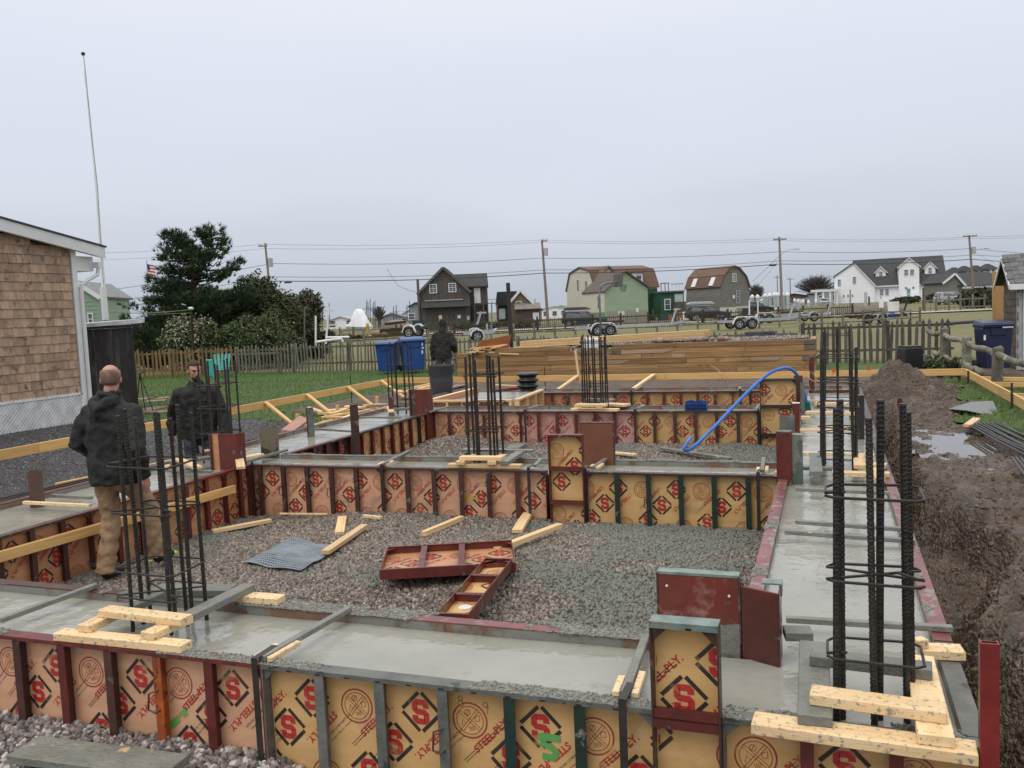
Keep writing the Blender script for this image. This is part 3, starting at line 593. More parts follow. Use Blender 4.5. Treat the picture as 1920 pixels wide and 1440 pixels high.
post('cement streaked brown filler standing on the left wall behind the dark red corner', *G(507, 850, 0).xy, -.4, .33, .20, .08, mat('streaked_brown', (.055, .04, .032), (.03, .025, .02), rough=.4, scale=6, c3=(.16, .14, .10), t3=.55), RED, .35)
post('slotted grey post on the left wall next to the leaning pink sheet', *G(583, 812, 0).xy, -.3, .36, .085, .07, CGR, BRN, .9)
post('slotted dark post at the inner edge of the left wall by the black stained panel', *G(668, 842, 0).xy, -.6, .54, .08, .07, BRN, BLK, .9)
post('thin dark red post rising in the far left rebar cage', *G(734, 775, 0).xy, -.4, .28, .07, .05, RED, RED, .2)
post('dark red filler standing at the right end of the second wall', -.38, 8.0, -.6, .42, .12, .09, RED, CGR, -.2, cap=CGR)
post('green and grey cement stained filler beside the dark red filler at the second wall', -.28, 8.08, -.6, .38, .10, .12, mat('green_grey_filler', (.09, .13, .11), (.05, .06, .055), rough=.45, scale=6, c3=CEM, t3=.5), BRN, 0, cap=CEMW)
post('grey steel filler of the second wall, half hidden by the red one', -.37, 8.35, -.6, .52, .13, .08, CGR, BRN, 0)
post('red slotted post beside the upright yellow panel of the third wall', -.38, 11.0, -.5, .33, .08, .07, RED, RED, 0, cap=WHT)
post('dark brown post behind the upright yellow panel of the third wall', -.42, 13.2, -.6, .48, .12, .1, BRN, BRN)
post('dark grey short post by the end of the third wall', -.36, 13.0, -.5, .40, .06, .06, CGR, BRN)
post('tall dark red post with a pale cap behind the blue hose', *G(1523, 727, 0).xy, -.4, .55, .075, .06, RED, RED, cap=CGR)
post('dark post on the outer edge of the right wall beside the tall rebar', *G(1615, 815, 0).xy, -.5, .45, .07, .06, BLK, BRN, cap=CGR)
post('reddish filler at the outer right corner of the farthest wall', *G(1602, 775, 0).xy, -.5, .35, .13, .06, BRN, RED)
post('short red stub post standing in the mud heap foot', 1.08, 15.6, -.6, -.12, .07, .06, RED, RED)
# ------------------------------------------------------------------ rebar cages
def bar_mesh(L, r, ribbed=True, n=10):
    b = MB(); st = .0075 if ribbed else L
    k = int(L/st) if ribbed else 1; vs = []
    for i in range(k+1):
        z = L*i/k
        for j in range(n):
            a = 2*PI*j/n; rr = r
            if ribbed:
                ph = (z/.018 + (abs(((j/n*2) % 1)-.5))*.9) % 1
                rr = r*(1.12 if ph < .4 else .96)
                if j % (n//2) == 0: rr = r*1.16
            vs.append((rr*math.cos(a), rr*math.sin(a), z))
    fs = [(i*n+j, i*n+(j+1) % n, (i+1)*n+(j+1) % n, (i+1)*n+j) for i in range(k) for j in range(n)]+[tuple(k*n+j for j in range(n))]
    b.add(vs, fs); return b.mesh('rebar', REBAR)
_bm = {}
def bars(key, L, r, rb, n=10):
    if key not in _bm: _bm[key] = bar_mesh(L, r, rb, n)
    return _bm[key]
def cage(label, base, barpts, L, r, ties, ribbed, rt=.006, pad=.022, n=10, hooks=True):
    bx, by = base; t = T('rebar_cage', label, 'rebar cage', (bx, by, -.08), 0, 'column rebar cages standing in the concrete')
    for i, (x, y) in enumerate(barpts):
        l_ = L*(1+.03*math.sin(i*2.3)); o = link('rebar', bars((round(L, 2), r, ribbed), L, r, ribbed, n), t); o.location = (x-bx, y-by, 0); o.rotation_euler = (.010*math.sin(i*1.7), .012*math.cos(i*2.9), i*1.1); o.scale = (1, 1, l_/L)
    X0 = min(p[0] for p in barpts)-bx-pad; X1 = max(p[0] for p in barpts)-bx+pad; Y0 = min(p[1] for p in barpts)-by-pad; Y1 = max(p[1] for p in barpts)-by+pad
    for i, z in enumerate(ties):
        e = .012*math.sin(i*3.1); c = .03
        pts = [(X0, Y0+c, z), (X0+c, Y0, z+e), (X1-c, Y0, z+e*.5-.006), (X1, Y0+c, z-.008), (X1, Y1-c, z+.004), (X1-c, Y1, z+.008), (X0+c, Y1, z+e+.006), (X0, Y1-c, z+e), (X0, Y0+c, z+.011)]
        if hooks: pts = [(X1-.09, Y0+.06, z+.03), (X1-.02, Y0+.012, z+.022)]+[(X1, Y0+c, z+.014)]+list(reversed(pts[4:-1]))[0:4]+pts[0:4]+[(X1-.015, Y0+.03, z-.016), (X1-.10, Y0+.05, z-.018)] if i % 2 else pts+[(X0+.07, Y0+.05, z+.012)]
        MB().tube(pts, rt, 6, cap=True).build('tie', REBAR, t)
    return t
c1 = [G(x, y, -.06) for x, y in ((250, 1187), (270, 1172), (283, 1160), (322, 1193), (331, 1182), (352, 1176), (361, 1166), (388, 1165))]
cage('rebar cage of eight ribbed bars in the nearest wall, in front of the walking man', (c1[3].x, c1[3].y), [(p.x, p.y) for p in c1], 1.20, .0105, [.36, .68, .93, .22], True, rt=.0055)
c2 = [G(x, y, -.06) for x, y in ((1569, 1362), (1580, 1352), (1640, 1372), (1649, 1354), (1701, 1362), (1711, 1345))]+[Vector((.03, 3.86, 0)), Vector((.29, 3.84, 0))]
cage('thick ribbed rebar cage nearest the camera at the front right corner', (c2[2].x, c2[2].y), [(p.x, p.y) for p in c2[:6]], 1.25, .0125, [.30, .60, .92], True, rt=.006, pad=.03, n=12)
def rc(x0, y0, w, d, nx, ny): return [(x0+w*i/(nx-1), y0+d*j/(ny-1)) for i in range(nx) for j in range(ny) if i in (0, nx-1) or j in (0, ny-1)]
cage('rebar cage on the right wall beside the second wall end', (.05, 8.75), [(-.08, 8.72), (-.06, 8.77), (.20, 8.66), (.225, 8.70), (-.05, 9.05), (.21, 9.0)], 1.17, .013, [.15, .40, .64, .87, 1.1], True, pad=.03)
cage('rebar cage in the middle of the second wall', (-3.45, 8.6), [(-3.61, 8.50), (-3.57, 8.56), (-3.49, 8.51), (-3.37, 8.52), (-3.34, 8.57), (-3.29, 8.53), (-3.60, 8.72), (-3.30, 8.72)], 1.2, .0125, [.16, .42, .70, 1.0], True, pad=.04)
cage('rebar cage in the middle of the third wall, in front of the white box', (-3.45, 13.3), rc(-3.62, 13.16, .33, .30, 4, 3), 1.22, .012, [.2, .45, .68, .92, 1.12], False, n=8, hooks=False)
cage('rebar cage at the left wall corner in front of the blue bins', (-6.95, 13.3), rc(-7.0, 13.15, .32, .30, 3, 3), 1.2, .012, [.15, .45, .85], False, n=8, hooks=False)
cage('rebar cage right behind the glossy dark red corner, before the bearded man', (-6.9, 8.5), rc(-6.95, 8.38, .30, .32, 3, 3), 1.22, .0115, [.12, .38, .68, .95], True, pad=.03)
cage('rebar cage at the far right corner by the blue hose end', (.02, 13.3), rc(-.06, 13.2, .34, .30, 3, 3), 1.2, .012, [.2, .5, .8, 1.12], False, n=8, hooks=False)
# ------------------------------------------------------------------ nailed lumber around the cages
def boards(name, label, cat, lst, group=None, part='board'):
    """lst: (pixel a, pixel b, z of the underside, width, thickness, material)"""
    A = G(*lst[0][0], lst[0][2]); base = Vector((A.x, A.y, lst[0][2])); t = T(name, label, cat, base, 0, group)
    for pa, pb, z, w, h, m_ in lst:
        a, c = G(*pa, z), G(*pb, z); bevel(lumber(a, c, w, h, m_, t, base, part), .003)
    return t
def lumber(a, c, w, h, m_, parent=None, base=None, name='board', up=(0, 0, 1)):
    a, c = Vector(a), Vector(c); x = (c-a); L = x.length; x.normalize(); y = Vector(up).cross(x).normalized(); z = x.cross(y)
    o = MB().b2((-L/2, -w/2, 0), (L/2, w/2, h)).build(name, m_, parent); mid = (a+c)/2
    if base is not None: mid = mid-base
    M_ = Matrix((x, y, z)).transposed(); o.rotation_euler = M_.to_euler(); o.location = mid; return o
def stick(label, pa, pb, z, w=.09, h=.038, m_=PINE, cat='wood offcut', name='lumber_offcut', group='cut lumber lying on the gravel', zb=None):
    a = G(*pa, z); c = G(*pb, z if zb is None else zb); o = bevel(lumber(a, c, w, h, m_, None, None, name), .003); return tag(o, label, cat, group)
TG = 'nailed lumber templates round the rebar cages'
boards('lumber_template', 'cement splashed wooden template round the nearest rebar cage', 'lumber template', [
    ((112, 1196), (350, 1220), .002, .085, .040, PINEC), ((158, 1186), (232, 1150), .043, .085, .038, PINEC), ((276, 1200), (352, 1166), .043, .085, .038, PINEC),
    ((196, 1152), (350, 1170), .082, .085, .038, PINEC), ((352, 1164), (468, 1106), .043, .085, .038, CEMW), ((292, 1112), (436, 1114), .003, .12, .04, CEMW), ((438, 1124), (528, 1131), .003, .09, .038, PINEC), ((238, 1150), (300, 1120), .043, .085, .038, CEMW)], TG)
boards('lumber_template', 'cement covered wooden template at the front right corner, with the longest board', 'lumber template', [
    ((1412, 1365), (1832, 1424), .002, .11, .042, PINEC), ((1528, 1362), (1526, 1218), .045, .12, .04, CEMW), ((1756, 1400), (1722, 1245), .045, .115, .04, PINEC),
    ((1520, 1312), (1775, 1348), .086, .095, .042, PINEC), ((1520, 1240), (1748, 1268), .086, .095, .042, CEMW), ((1470, 1195), (1522, 1196), .045, .1, .04, CEMW), ((1722, 1228), (1806, 1232), .004, .10, .04, PINEC), ((1715, 1215), (1735, 1212), .045, .05, .04, PINEC)], TG)
boards('lumber_template', 'pale wooden template at the foot of the middle rebar cage', 'lumber template', [
    ((842, 876), (978, 878), .002, .09, .04, PINE), ((862, 872), (886, 858), .043, .09, .038, PINE), ((922, 872), (942, 858), .043, .09, .038, PINE), ((864, 862), (942, 863), .082, .09, .04, PINE), ((945, 872), (975, 852), .043, .09, .038, CEMW), ((868, 846), (1000, 848), .003, .1, .03, CEMW)], TG)
boards('lumber_template', 'stacked pale wooden template at the foot of the rear rebar cage', 'lumber template', [
    ((1072, 770), (1160, 771), .002, .12, .04, PINE), ((1082, 765), (1098, 758), .043, .09, .038, PINE), ((1122, 765), (1136, 758), .043, .09, .038, PINE), ((1080, 762), (1138, 762), .082, .12, .04, PINE), ((1136, 760), (1176, 762), .003, .2, .038, PINE), ((1100, 752), (1150, 753), .043, .2, .038, CEMW)], TG)
boards('lumber_template', 'wooden template at the right wall, half coated in cement, by the mud', 'lumber template', [
    ((1452, 892), (1500, 893), .002, .09, .04, PINE), ((1530, 892), (1528, 856), .043, .11, .04, CEMW), ((1500, 880), (1560, 882), .003, .08, .03, CEMW), ((1560, 892), (1668, 894), .002, .10, .04, PINEC), ((1612, 880), (1610, 858), .043, .10, .04, PINE), ((1625, 876), (1662, 878), .003, .12, .04, PINE), ((1650, 905), (1645, 885), .043, .08, .04, PINEC)], TG)
boards('lumber_template', 'muddy wooden template at the left wall by the man in the black coat', 'lumber template', [
    ((310, 880), (368, 866), .004, .09, .04, PINEC), ((320, 872), (420, 858), .045, .09, .04, CEMW), ((440, 866), (490, 856), .004, .12, .04, PINEC), ((448, 858), (452, 880), .045, .09, .03, PINEC), ((330, 862), (372, 880), .086, .09, .03, PINE)], TG)
boards('lumber_template', 'grey cement covered template at the left far rebar cage', 'lumber template', [
    ((722, 770), (790, 768), .002, .1, .04, CEMW), ((730, 764), (734, 774), .043, .1, .03, PINEC), ((700, 762), (792, 758), .003, .1, .03, CEMW)], TG)
boards('lumber_template', 'pale wooden template by the end of the blue hose', 'lumber template', [
    ((1502, 786), (1520, 786), .002, .1, .04, PINE), ((1512, 776), (1616, 779), .003, .1, .04, PINE), ((1528, 766), (1612, 768), .043, .1, .04, CEMW), ((1530, 758), (1590, 760), .086, .1, .035, PINE)], TG)
boards('fallen_stake', 'pale board standing against the farthest form behind the blue hose end', 'board', [((1512, 752), (1560, 753), .0, .03, .02, PINE)])
# spreaders laid across the walls, with the strap that holds the form
def spreader(label, pa, pb, two=False, m_=CEMW, strap=None, sy=None, sl=.60):
    z = .003; a, c = G(*pa, z), G(*pb, z); base = Vector((a.x, a.y, z)); t = T('wood_spreader', label, 'wood spreader', base, 0, 'wood spreaders laid across the forms')
    bevel(lumber(a, c, .038, .028, m_, t, base, 'stick'))
    if two:
        d = (c-a).normalized(); n = Vector((-d.y, d.x, 0))*.045; bevel(lumber(a-n*.9, a-n*.9+d*.22, .03, .024, PINEC, t, base, 'wedge')); bevel(lumber(a+n*.85, a+n*.85+d*.16, .03, .024, PINEC, t, base, 'wedge'))
    if strap is not None:
        s0 = Vector((strap, sy, .0)); b = MB(); b.b2(Vector((strap-.016, sy-.004, -sl))-base, Vector((strap+.016, sy, .0305))-base); b.b2(Vector((strap-.016, sy-.004, .031))-base, Vector((strap+.016, sy+.16, .0335))-base); b.build('strap', BLK, t)
    return t
spreader('cement coated stick across the near wall at the left picture edge', (0, 1168), (180, 1102), m_=CEMW)
spreader('cement coated stick with two pale wedges over the black strap of the near wall', (492, 1240), (655, 1146), True, strap=G(488, 1240).x, sy=3.283)
spreader('stick with a split pale end beside the tall upright panel of the near wall', (1172, 1308), (1212, 1198), True, strap=G(1168, 1324).x, sy=3.283)
for l, a, c, tw, st in (('at the glossy dark red corner of the second wall', (447, 872), (538, 846), False, 449), ('splashed with cement, left of the middle cage template', (716, 874), (768, 848), True, 712), ('short stick left of the upright yellow panel of the second wall', (1003, 876), (1014, 864), False, 999), ('curved stick right of the upright yellow panel in the second wall', (1112, 880), (1146, 856), True, 1107), ('grey stick at the right end of the second wall', (1429, 886), (1432, 862), True, 1427)):
    spreader('stick across the second wall, '+l if 'stick' not in l else l, a, c, tw, strap=G(st, 878).x, sy=8.103)
for l, a, c, st in (('grey spreader stick by the timber framed form on the third wall', (806, 774), (838, 765), 806), ('curved grey spreader stick left of the rear cage template', (982, 771), (1012, 762), 985), ('spreader stick with pale strips right of the rear cage template', (1190, 770), (1208, 762), 1190), ('white edged spreader at the upright panel of the third wall', (1418, 771), (1422, 762), 1421)):
    spreader(l, a, c, False, strap=G(st, 771).x, sy=12.953)
for l, a, c, st in (('grey spreader stick at the left of the farthest wall', (1012, 733), (1024, 728), 1012), ('grey spreader stick in the middle of the farthest wall', (1189, 733), (1204, 726), 1187), ('pale lump of a spreader near the right of the farthest wall', (1386, 732), (1388, 727), 1388)):
    spreader(l, a, c, False, strap=G(st, 733).x, sy=15.883)
for l, a, c, m_ in (('orange brown spreader stick across the right wall, nearest of the five', (1474, 1166), (1786, 1184), CEMW), ('pale ended spreader across the right wall past the red corner', (1472, 1001), (1716, 1019), CEMW), ('thin spreader across the right wall just past the pale ended one', (1492, 982), (1690, 996), CEMW), ('spreader across the right wall before the half coated template', (1492, 920), (1668, 928), CEMW), ('thin spreader across the right wall by the mud, past the half coated template', (1498, 852), (1640, 856), PINEC), ('pale thin spreader across the right wall below the blue hose end', (1500, 808), (1618, 811), PINEC), ('spreader stick across the left wall beside the walking man', (45, 945), (170, 951), PINEC), ('grey spreader stick on the left wall just past the channel post', (100, 932), (172, 936), CEMW), ('spreader stick across the left wall before the dark red corner', (300, 884), (397, 887), CEMW), ('dark spreader strip across the left wall at the slotted grey post', (590, 806), (662, 811), CEMW), ('dark spreader strip across the left wall near its far end', (676, 784), (752, 785), CEMW)):
    spreader(l, a, c, m_=m_)
# waler board along the left wall
t = tag(bevel(lumber(GX(-60, 1072, -6.05), GX(440, 924, -6.05), .04, .085, PINEW, None, None, 'waler_board')), 'long yellow board fixed low along the left wall forms', 'board')
# offcuts on the gravel
zg = lambda p: cellz(p.x, p.y)+.012
def gs(pa, pb, off=0.0):
    for z in (-.45,): a = G(*pa, z); c = G(*pb, z)
    return max(zg(a), zg(c))+off
for l, a, c, w, h, off, m_ in (
    ('two by four offcut lying left of the black mesh mat', (398, 1000), (508, 979), .075, .038, 0, PINE),
    ('short block under the end of the longer one beside the mesh mat', (637, 1004), (642, 974), .09, .038, 0, PINE),
    ('offcut leaning over the right corner of the mesh mat', (610, 1040), (684, 990), .075, .04, .02, PINE),
    ('offcut behind the wide lying form panel', (794, 1006), (866, 976), .05, .05, 0, PINE),
    ('flat block right of the lying form panel, under the long offcut', (970, 1000), (992, 964), .10, .038, 0, PINE),
    ('long offcut resting on the corner of the lying form panel', (930, 1036), (1050, 990), .06, .045, .05, PINE),
    ('half buried strip beneath the second wall, left one', (525, 965), (614, 966), .03, .02, 0, PINEC),
    ('half grey strip just behind the mesh mat', (682, 970), (715, 974), .04, .03, 0, PINEC)):
    stick(l, a, c, gs(a, c, off), w, h, m_)
stick('grey cement coated plank in the lower left corner on the stones', (45, 1412), (330, 1450), -.44, .20, .04, CEMW, 'plank', 'plank', None)
stick('pale stick with a grey end lying in the second cell', (1128, 849), (1192, 855), -.46, .08, .03, PINEC)
stick('long grey plank with a bare end lying below the blue hose', (1240, 842), (1370, 862), -.46, .09, .03, CEMW, 'plank', 'plank', None)
stick('short grey board end left of the upright yellow panel', (960, 845), (975, 836), -.46, .2, .04, CEMW)
# lying panels
def lying(label, pts, z, W_, H, n, m_, ply, phase, group):
    a, c, d = [G(*p, z) for p in pts]; x = (c-a).normalized(); zz = (d-a); zz = (zz-x*zz.dot(x)).normalized(); y = zz.cross(x)
    M_ = Matrix((x, y, zz)).transposed()
    t = panel(label, 0, 0, 0, n, ply, m_, RED, W_=W_, H=H, phase=phase, rot=M_.to_euler(), group=group); t.location = a-y*.0+Vector((0, 0, 0)); return t
t = lying('wide dark red form panel lying face up on the gravel with ribs towards the sky', [(712, 1084), (924, 1072), (738, 1022)], -.36, 1.02, .66, 3, RED, PLYO, .2, 'modular form panels of the foundation')
t = lying('narrow dark red form panel lying on the gravel, leaning on the near wall', [(818, 1168), (868, 1170), (884, 1066)], -.33, .21, 1.22, 0, RED, PLYY, .1, 'modular form panels of the foundation')
for z in (.41, .82): MB().b2((.008, -.056, z-.02), (.202, -.05, z+.02)).b2((.008, -.056, z-.003), (.202, -.001, z+.003)).build('rib', RED, t)
MB().tube([(0, 0, 0), (0, .004, 0)], .045, 20).build('splash', WHT, bpy.data.objects[t.name]).location = (.1, -.003, .3)
# mesh mat, spray paint
pts = [G(457, 1048, -.46), G(545, 1000, -.46), G(632, 1024, -.46), G(562, 1068, -.46)]; b = MB(); nn = 22
for i in range(nn+1):
    for j in range(2):
        pass
def bil(u, v):
    p = (pts[0]*(1-u)+pts[1]*u)*(1-v)+(pts[3]*(1-u)+pts[2]*u)*v
    return Vector((p.x, p.y, cellz(p.x, p.y)+.035+.02*math.sin(u*4)*math.sin(v*3)+.012*fbm(p.x, p.y, 4)))
for i in range(nn+1):
    b.tube([bil(i/nn, v/9)+Vector((0, 0, .003)) for v in range(10)], .006, 4); b.tube([bil(v/9, i/nn) for v in range(10)], .006, 4)
MATM = mat('grey_plastic_mesh', (.33, .38, .43), (.24, .28, .32), rough=.35, bump=0)
t = T('mesh_mat', 'grey plastic mesh mat lying slightly wavy on the gravel', 'mesh mat', (0, 0, 0)); b.build('netting', MATM, t, kind='stuff')
b = MB(); k = 14; b.add([bil(i/k, j/k)-Vector((0, 0, .004)) for j in range(k+1) for i in range(k+1)], [(j*(k+1)+i, j*(k+1)+i+1, (j+1)*(k+1)+i+1, (j+1)*(k+1)+i) for j in range(k) for i in range(k)]); b.build('backing', mat('mat_backing', (.11, .13, .15), rough=.4), t, smooth=True)
NEON = mat('neon_green_paint', (.36, .85, .02), (.28, .7, .02), rough=.6, bump=0)
b = MB()
for (x, y) in [(278+6*i+3*math.sin(i*2), 1040-2.4*i+2*math.sin(i*5)) for i in range(9)]+[(305+3*i, 1037+math.sin(i)) for i in range(5)]:
    p = G(x, y, -.5); b.ball((p.x, p.y, cellz(p.x, p.y)+.012), (.035, .03, .02), 7)
b.build('spray_mark', NEON, label='bright green spray paint mark on the gravel behind the nearest cage', cat='paint mark')
# marks on forms
def mark(label, pts_list, y, m_, w=.012):
    b = MB()
    for pl in pts_list:
        for t3 in stroke2(pl, w):
            y -= .00008; b.add([(t3[0][0], y, t3[0][1]), (t3[1][0], y, t3[1][1]), (t3[2][0], y, t3[2][1])], [(0, 1, 2)])
    return b.build('paint_mark', m_)
S5 = lambda x, z, s=1: [(x+.04*s, z+.05*s), (x-.03*s, z+.055*s), (x-.04*s, z+.01*s), (x+.01*s, z), (x+.04*s, z-.03*s), (x+.02*s, z-.06*s), (x-.04*s, z-.055*s)]
yf = 3.3478
o = mark('', [S5(-1.12, -.24, .8), S5(-1.12, -.40, .9), [(-1.17, -.20), (-1.07, -.20)]], yf, SPRG, .03); tag(o, 'large green sprayed S shaped letters on the near yellow form panel', 'paint mark')
o = mark('', [[(-3.20, -.47), (-3.12, -.41)], [(-3.10, -.40), (-3.04, -.35)], [(-3.02, -.33), (-2.99, -.31)], [(-3.24, -.54), (-3.18, -.49)]], yf, SPRG, .035); tag(o, 'faded green spray smears between the two orange ribs', 'paint mark')
o = mark('', [arc(-1.515, -.075, .010, 0, 2*PI, 8), arc(-1.515, -.098, .013, 0, 2*PI, 8), arc(-1.40, -.09, .011, 0, 2*PI, 8), [(-1.389, -.09), (-1.393, -.13)]], yf, mat('pencil', (.12, .09, .06), bump=0), .0025); tag(o, 'pencilled numbers 8 and 9 above the round emblem on the near wall', 'writing')
q = GY(883, 932, 8.168)
o = mark('', [[(q.x-.075, q.z+.03), (q.x-.075, q.z-.03)], [(q.x-.045, q.z+.03), (q.x-.045, q.z-.03)], [(q.x-.075, q.z), (q.x-.045, q.z)], [(q.x+.01, q.z+.03), (q.x-.02, q.z+.03), (q.x-.02, q.z+.004), (q.x+.008, q.z), (q.x+.008, q.z-.028), (q.x-.022, q.z-.03)]]+[arc(q.x+.05, q.z, .02, 0, 2*PI, 8)], 8.166, SPRY, .010); tag(o, 'yellow writing H50 on the second wall form', 'writing')
q = GY(1422, 735+12, 15.946)
# timber framed form between third and farthest walls
def frame_form(label, x0, y0, x1, y1, zt, zb, n):
    base = Vector((x0, y0, zb)); t = T('timber_form', label, 'timber form', base, 0); d = Vector((x1-x0, y1-y0, 0)); L = d.length; d.normalize(); nrm = Vector((d.y, -d.x, 0))
    def at(s, z, o=0): return Vector((x0, y0, z))+d*s+nrm*o
    b = MB(); b.beam(at(0, (zt+zb)/2)-base, at(L, (zt+zb)/2)-base, .015, zt-zb-.002); b.build('plywood', PLYO, t)
    bevel(lumber(at(0, zt-.038, .05), at(L, zt-.038, .05), .085, .038, PINE, t, base, 'rail')); bevel(lumber(at(0, zb, .05), at(L, zb, .05), .085, .038, PINE, t, base, 'rail'))
    for i in range(n):
        p = at(.02+(L-.04)*i/(n-1), zb+.038, .05); b = MB(); b.beam(p-base, p+Vector((0, 0, zt-zb-.077))-base, .038, .085, up=tuple(nrm)); b.build('stud', PINE, t)
    return t
A_, B_ = G(818, 750, .05), G(963, 747, .05)
frame_form('timber framed plywood form facing the camera, beyond the third wall', A_.x, 14.1, B_.x+.1, 14.1, .07, -.5, 6)
frame_form('short timber framed form running back towards the farthest wall', B_.x+.12, 14.1, -5.22, 15.88, .07, -.5, 4)
frame_form('outer timber framed form at the left, next to the black barrel', A_.x-.05, 16.4, A_.x-.05, 14.1, .07, -.5, 4)
b = MB().b2((A_.x, 14.12, -.5), (-5.3, 16.4, -.03)); b.build('fresh_concrete', CONC, label='small square of wet concrete inside the timber framed form', cat='concrete')
# blue vibrator hose, green boot, blue bag
HB = mat('blue_hose', (.035, .19, .68), (.025, .15, .56), rough=.3, bump=0)
t = T('vibrator_hose', 'bright blue hose arching from the gravel to the right wall', 'hose', G(1510, 775, 0)); base = t.location.copy()
def bez(pts, n=14):
    o = []
    P_ = [pts[0]]+pts+[pts[-1]]
    for i in range(len(pts)-1):
        for k in range(n):
            u = k/n; p0, p1, p2, p3 = [Vector(v) for v in P_[i:i+4]]
            o.append(.5*((2*p1)+(p2-p0)*u+(2*p0-5*p1+4*p2-p3)*u*u+(3*p1-p0-3*p2+p3)*u**3))
    return o+[Vector(pts[-1])]
hp = [P(1284, 845, 11.6), P(1300, 838, 11.65), P(1340, 800, 11.9), P(1395, 742, 12.2), P(1432, 708, 12.4), P(1455, 694, 12.5), P(1480, 691, 12.6), P(1500, 712, 12.7), P(1512, 756, 12.75), P(1514, 775, 12.8)]
MB().tube([p-base for p in bez(hp)], .023, 10).build('hose', HB, t, smooth=True)
hb = [P(1281, 843, 11.55), P(1288, 830, 11.6), P(1296, 820, 11.75)]; MB().tube([p-base for p in bez(hb)], .02, 8).build('hose_end', HB, t, smooth=True)
MB().tube([P(1512, 752, 12.75)-base, P(1513, 762, 12.78)-base, P(1514, 776, 12.8)-base], [.045, .055, .058], 10).build('rubber_boot', mat('green_rubber', (.0, .20, .15), (.0, .15, .11), rough=.35, bump=0), t)
t = T('tote_bag', 'small blue fabric bag hanging over the third wall form', 'bag', G(1305, 770, 0)); BB = mat('blue_fabric', (.01, .10, .34), (.01, .06, .22), rough=.7, scale=20)
bm_ = MB(); bm_.add([(-.16, -.02, .0), (.16, -.02, 0), (.15, -.03, .13), (.05, -.04, .155), (0, -.03, .125), (-.07, -.04, .155), (-.15, -.03, .13), (-.16, .12, 0), (.16, .12, 0), (.15, .10, .13), (.05, .10, .15), (0, .10, .12), (-.07, .10, .15), (-.15, .10, .13)], [(0, 1, 2, 3, 4, 5, 6), (7, 13, 12, 11, 10, 9, 8), (0, 6, 13, 7), (1, 8, 9, 2)]); bm_.build('pouch', BB, t)
MB().b2((-.155, -.045, .04), (.155, -.035, .06)).b2((-.155, -.045, .09), (.155, -.035, .10)).build('strap', mat('navy', (.01, .03, .12)), t)
# ------------------------------------------------------------------ batter boards
def stake(p, z0, z1, t, base, r=.012, n='steel_stake'): MB().tube([Vector((p[0], p[1], z0))-base, Vector((p[0], p[1], z1))-base], r, 6).build(n, BLK, t)
XL = -10.45
t = T('batter_board', 'long yellow batter board running along the left lawn with slanted braces', 'batter board', (XL, 12, -.45)); base = t.location.copy()
ys = [4.5, 9.2, 13.2, 17.0, 19.9]
for a, c in zip(ys, ys[1:]): bevel(lumber((XL, a, -.115), (XL, c-.004, -.115), .038, .14, PINEW, t, base, 'board'))
for yy in (14.44, 15.9, 17.6, 19.2):
    bevel(lumber((XL+.02, yy, .01), (XL+.85, yy-.2, -.47), .038, .085, PINEW, t, base, 'brace', up=(0, 1, 0)))
    bevel(lumber((XL+.87, yy-.2, -.50), (XL+.87, yy-.2, -.20), .04, .085, PINEW, t, base, 'stake', up=(0, 1, 0)))
for yy in (12.3, 17.9): stake((XL-.05, yy), -.5, .28, t, base)
t = T('batter_board', 'long yellow batter board behind the farthest wall in front of the timber bed', 'batter board', (-4, 19.9, -.42)); base = t.location.copy()
xs_ = [-10.4, -7.1, -3.5, .2, 2.62]
for a, c in zip(xs_, xs_[1:]): bevel(lumber((a, 19.9, -.125), (c-.004, 19.9, -.125), .038, .14, PINEW, t, base, 'board'))
for a, c in ((G(1072, 716, -.1), G(1058, 738, -.4)), (G(1222, 712, -.1), G(1196, 735, -.4))): bevel(lumber((a.x, 19.87, -.02), (c.x-.1, 18.6, -.40), .085, .038, PINE, t, base, 'brace'))
for x_ in (-9.3, -6.4, -5.28, -.4, 2.5): stake((x_, 19.95), -.5, .22, t, base)
q = GY(1078, 658, 19.85); q2 = GY(1086, 718, 19.85); bevel(lumber(q, q2, .04, .07, PINE, t, base, 'prop', up=(0, 1, 0)))
for x_ in (820-230, ): pass
OR = mat('orange_marker_paint', (.85, .10, .02), rough=.5, bump=0)
b = MB()
for px, py in ((871, 708), (914, 705), (1629, 691), (1563, 695)):
    q = GY(px, py, 19.877); b.b2((q.x-.03, 19.8785, q.z-.035), (q.x+.03, 19.8795, q.z+.035))
b.build('orange_mark', OR, t, world=True)
t = T('batter_board', 'long yellow batter board coming towards the camera at the right on the grass', 'batter board', (2.64, 16, -.42)); base = t.location.copy()
for a, c in ((19.85, 16.3), (16.296, 12.0), (11.996, 9.5)): bevel(lumber((2.62, a, -.14), (2.62, c, -.14), .038, .15, PINEW, t, base, 'board'))
for yy in (19.3, 14.9): stake((2.58, yy), -.55, .02 if yy > 18 else .18, t, base, .016)
for yy, l_ in ((19.1, .9), (17.9, 1.0), (15.9, .9), (15.4, 1.1), (14.3, .9)): bevel(lumber((2.66, yy, -.16), (2.66+l_, yy, -.2), .038, .085, PINEW, t, base, 'brace'))
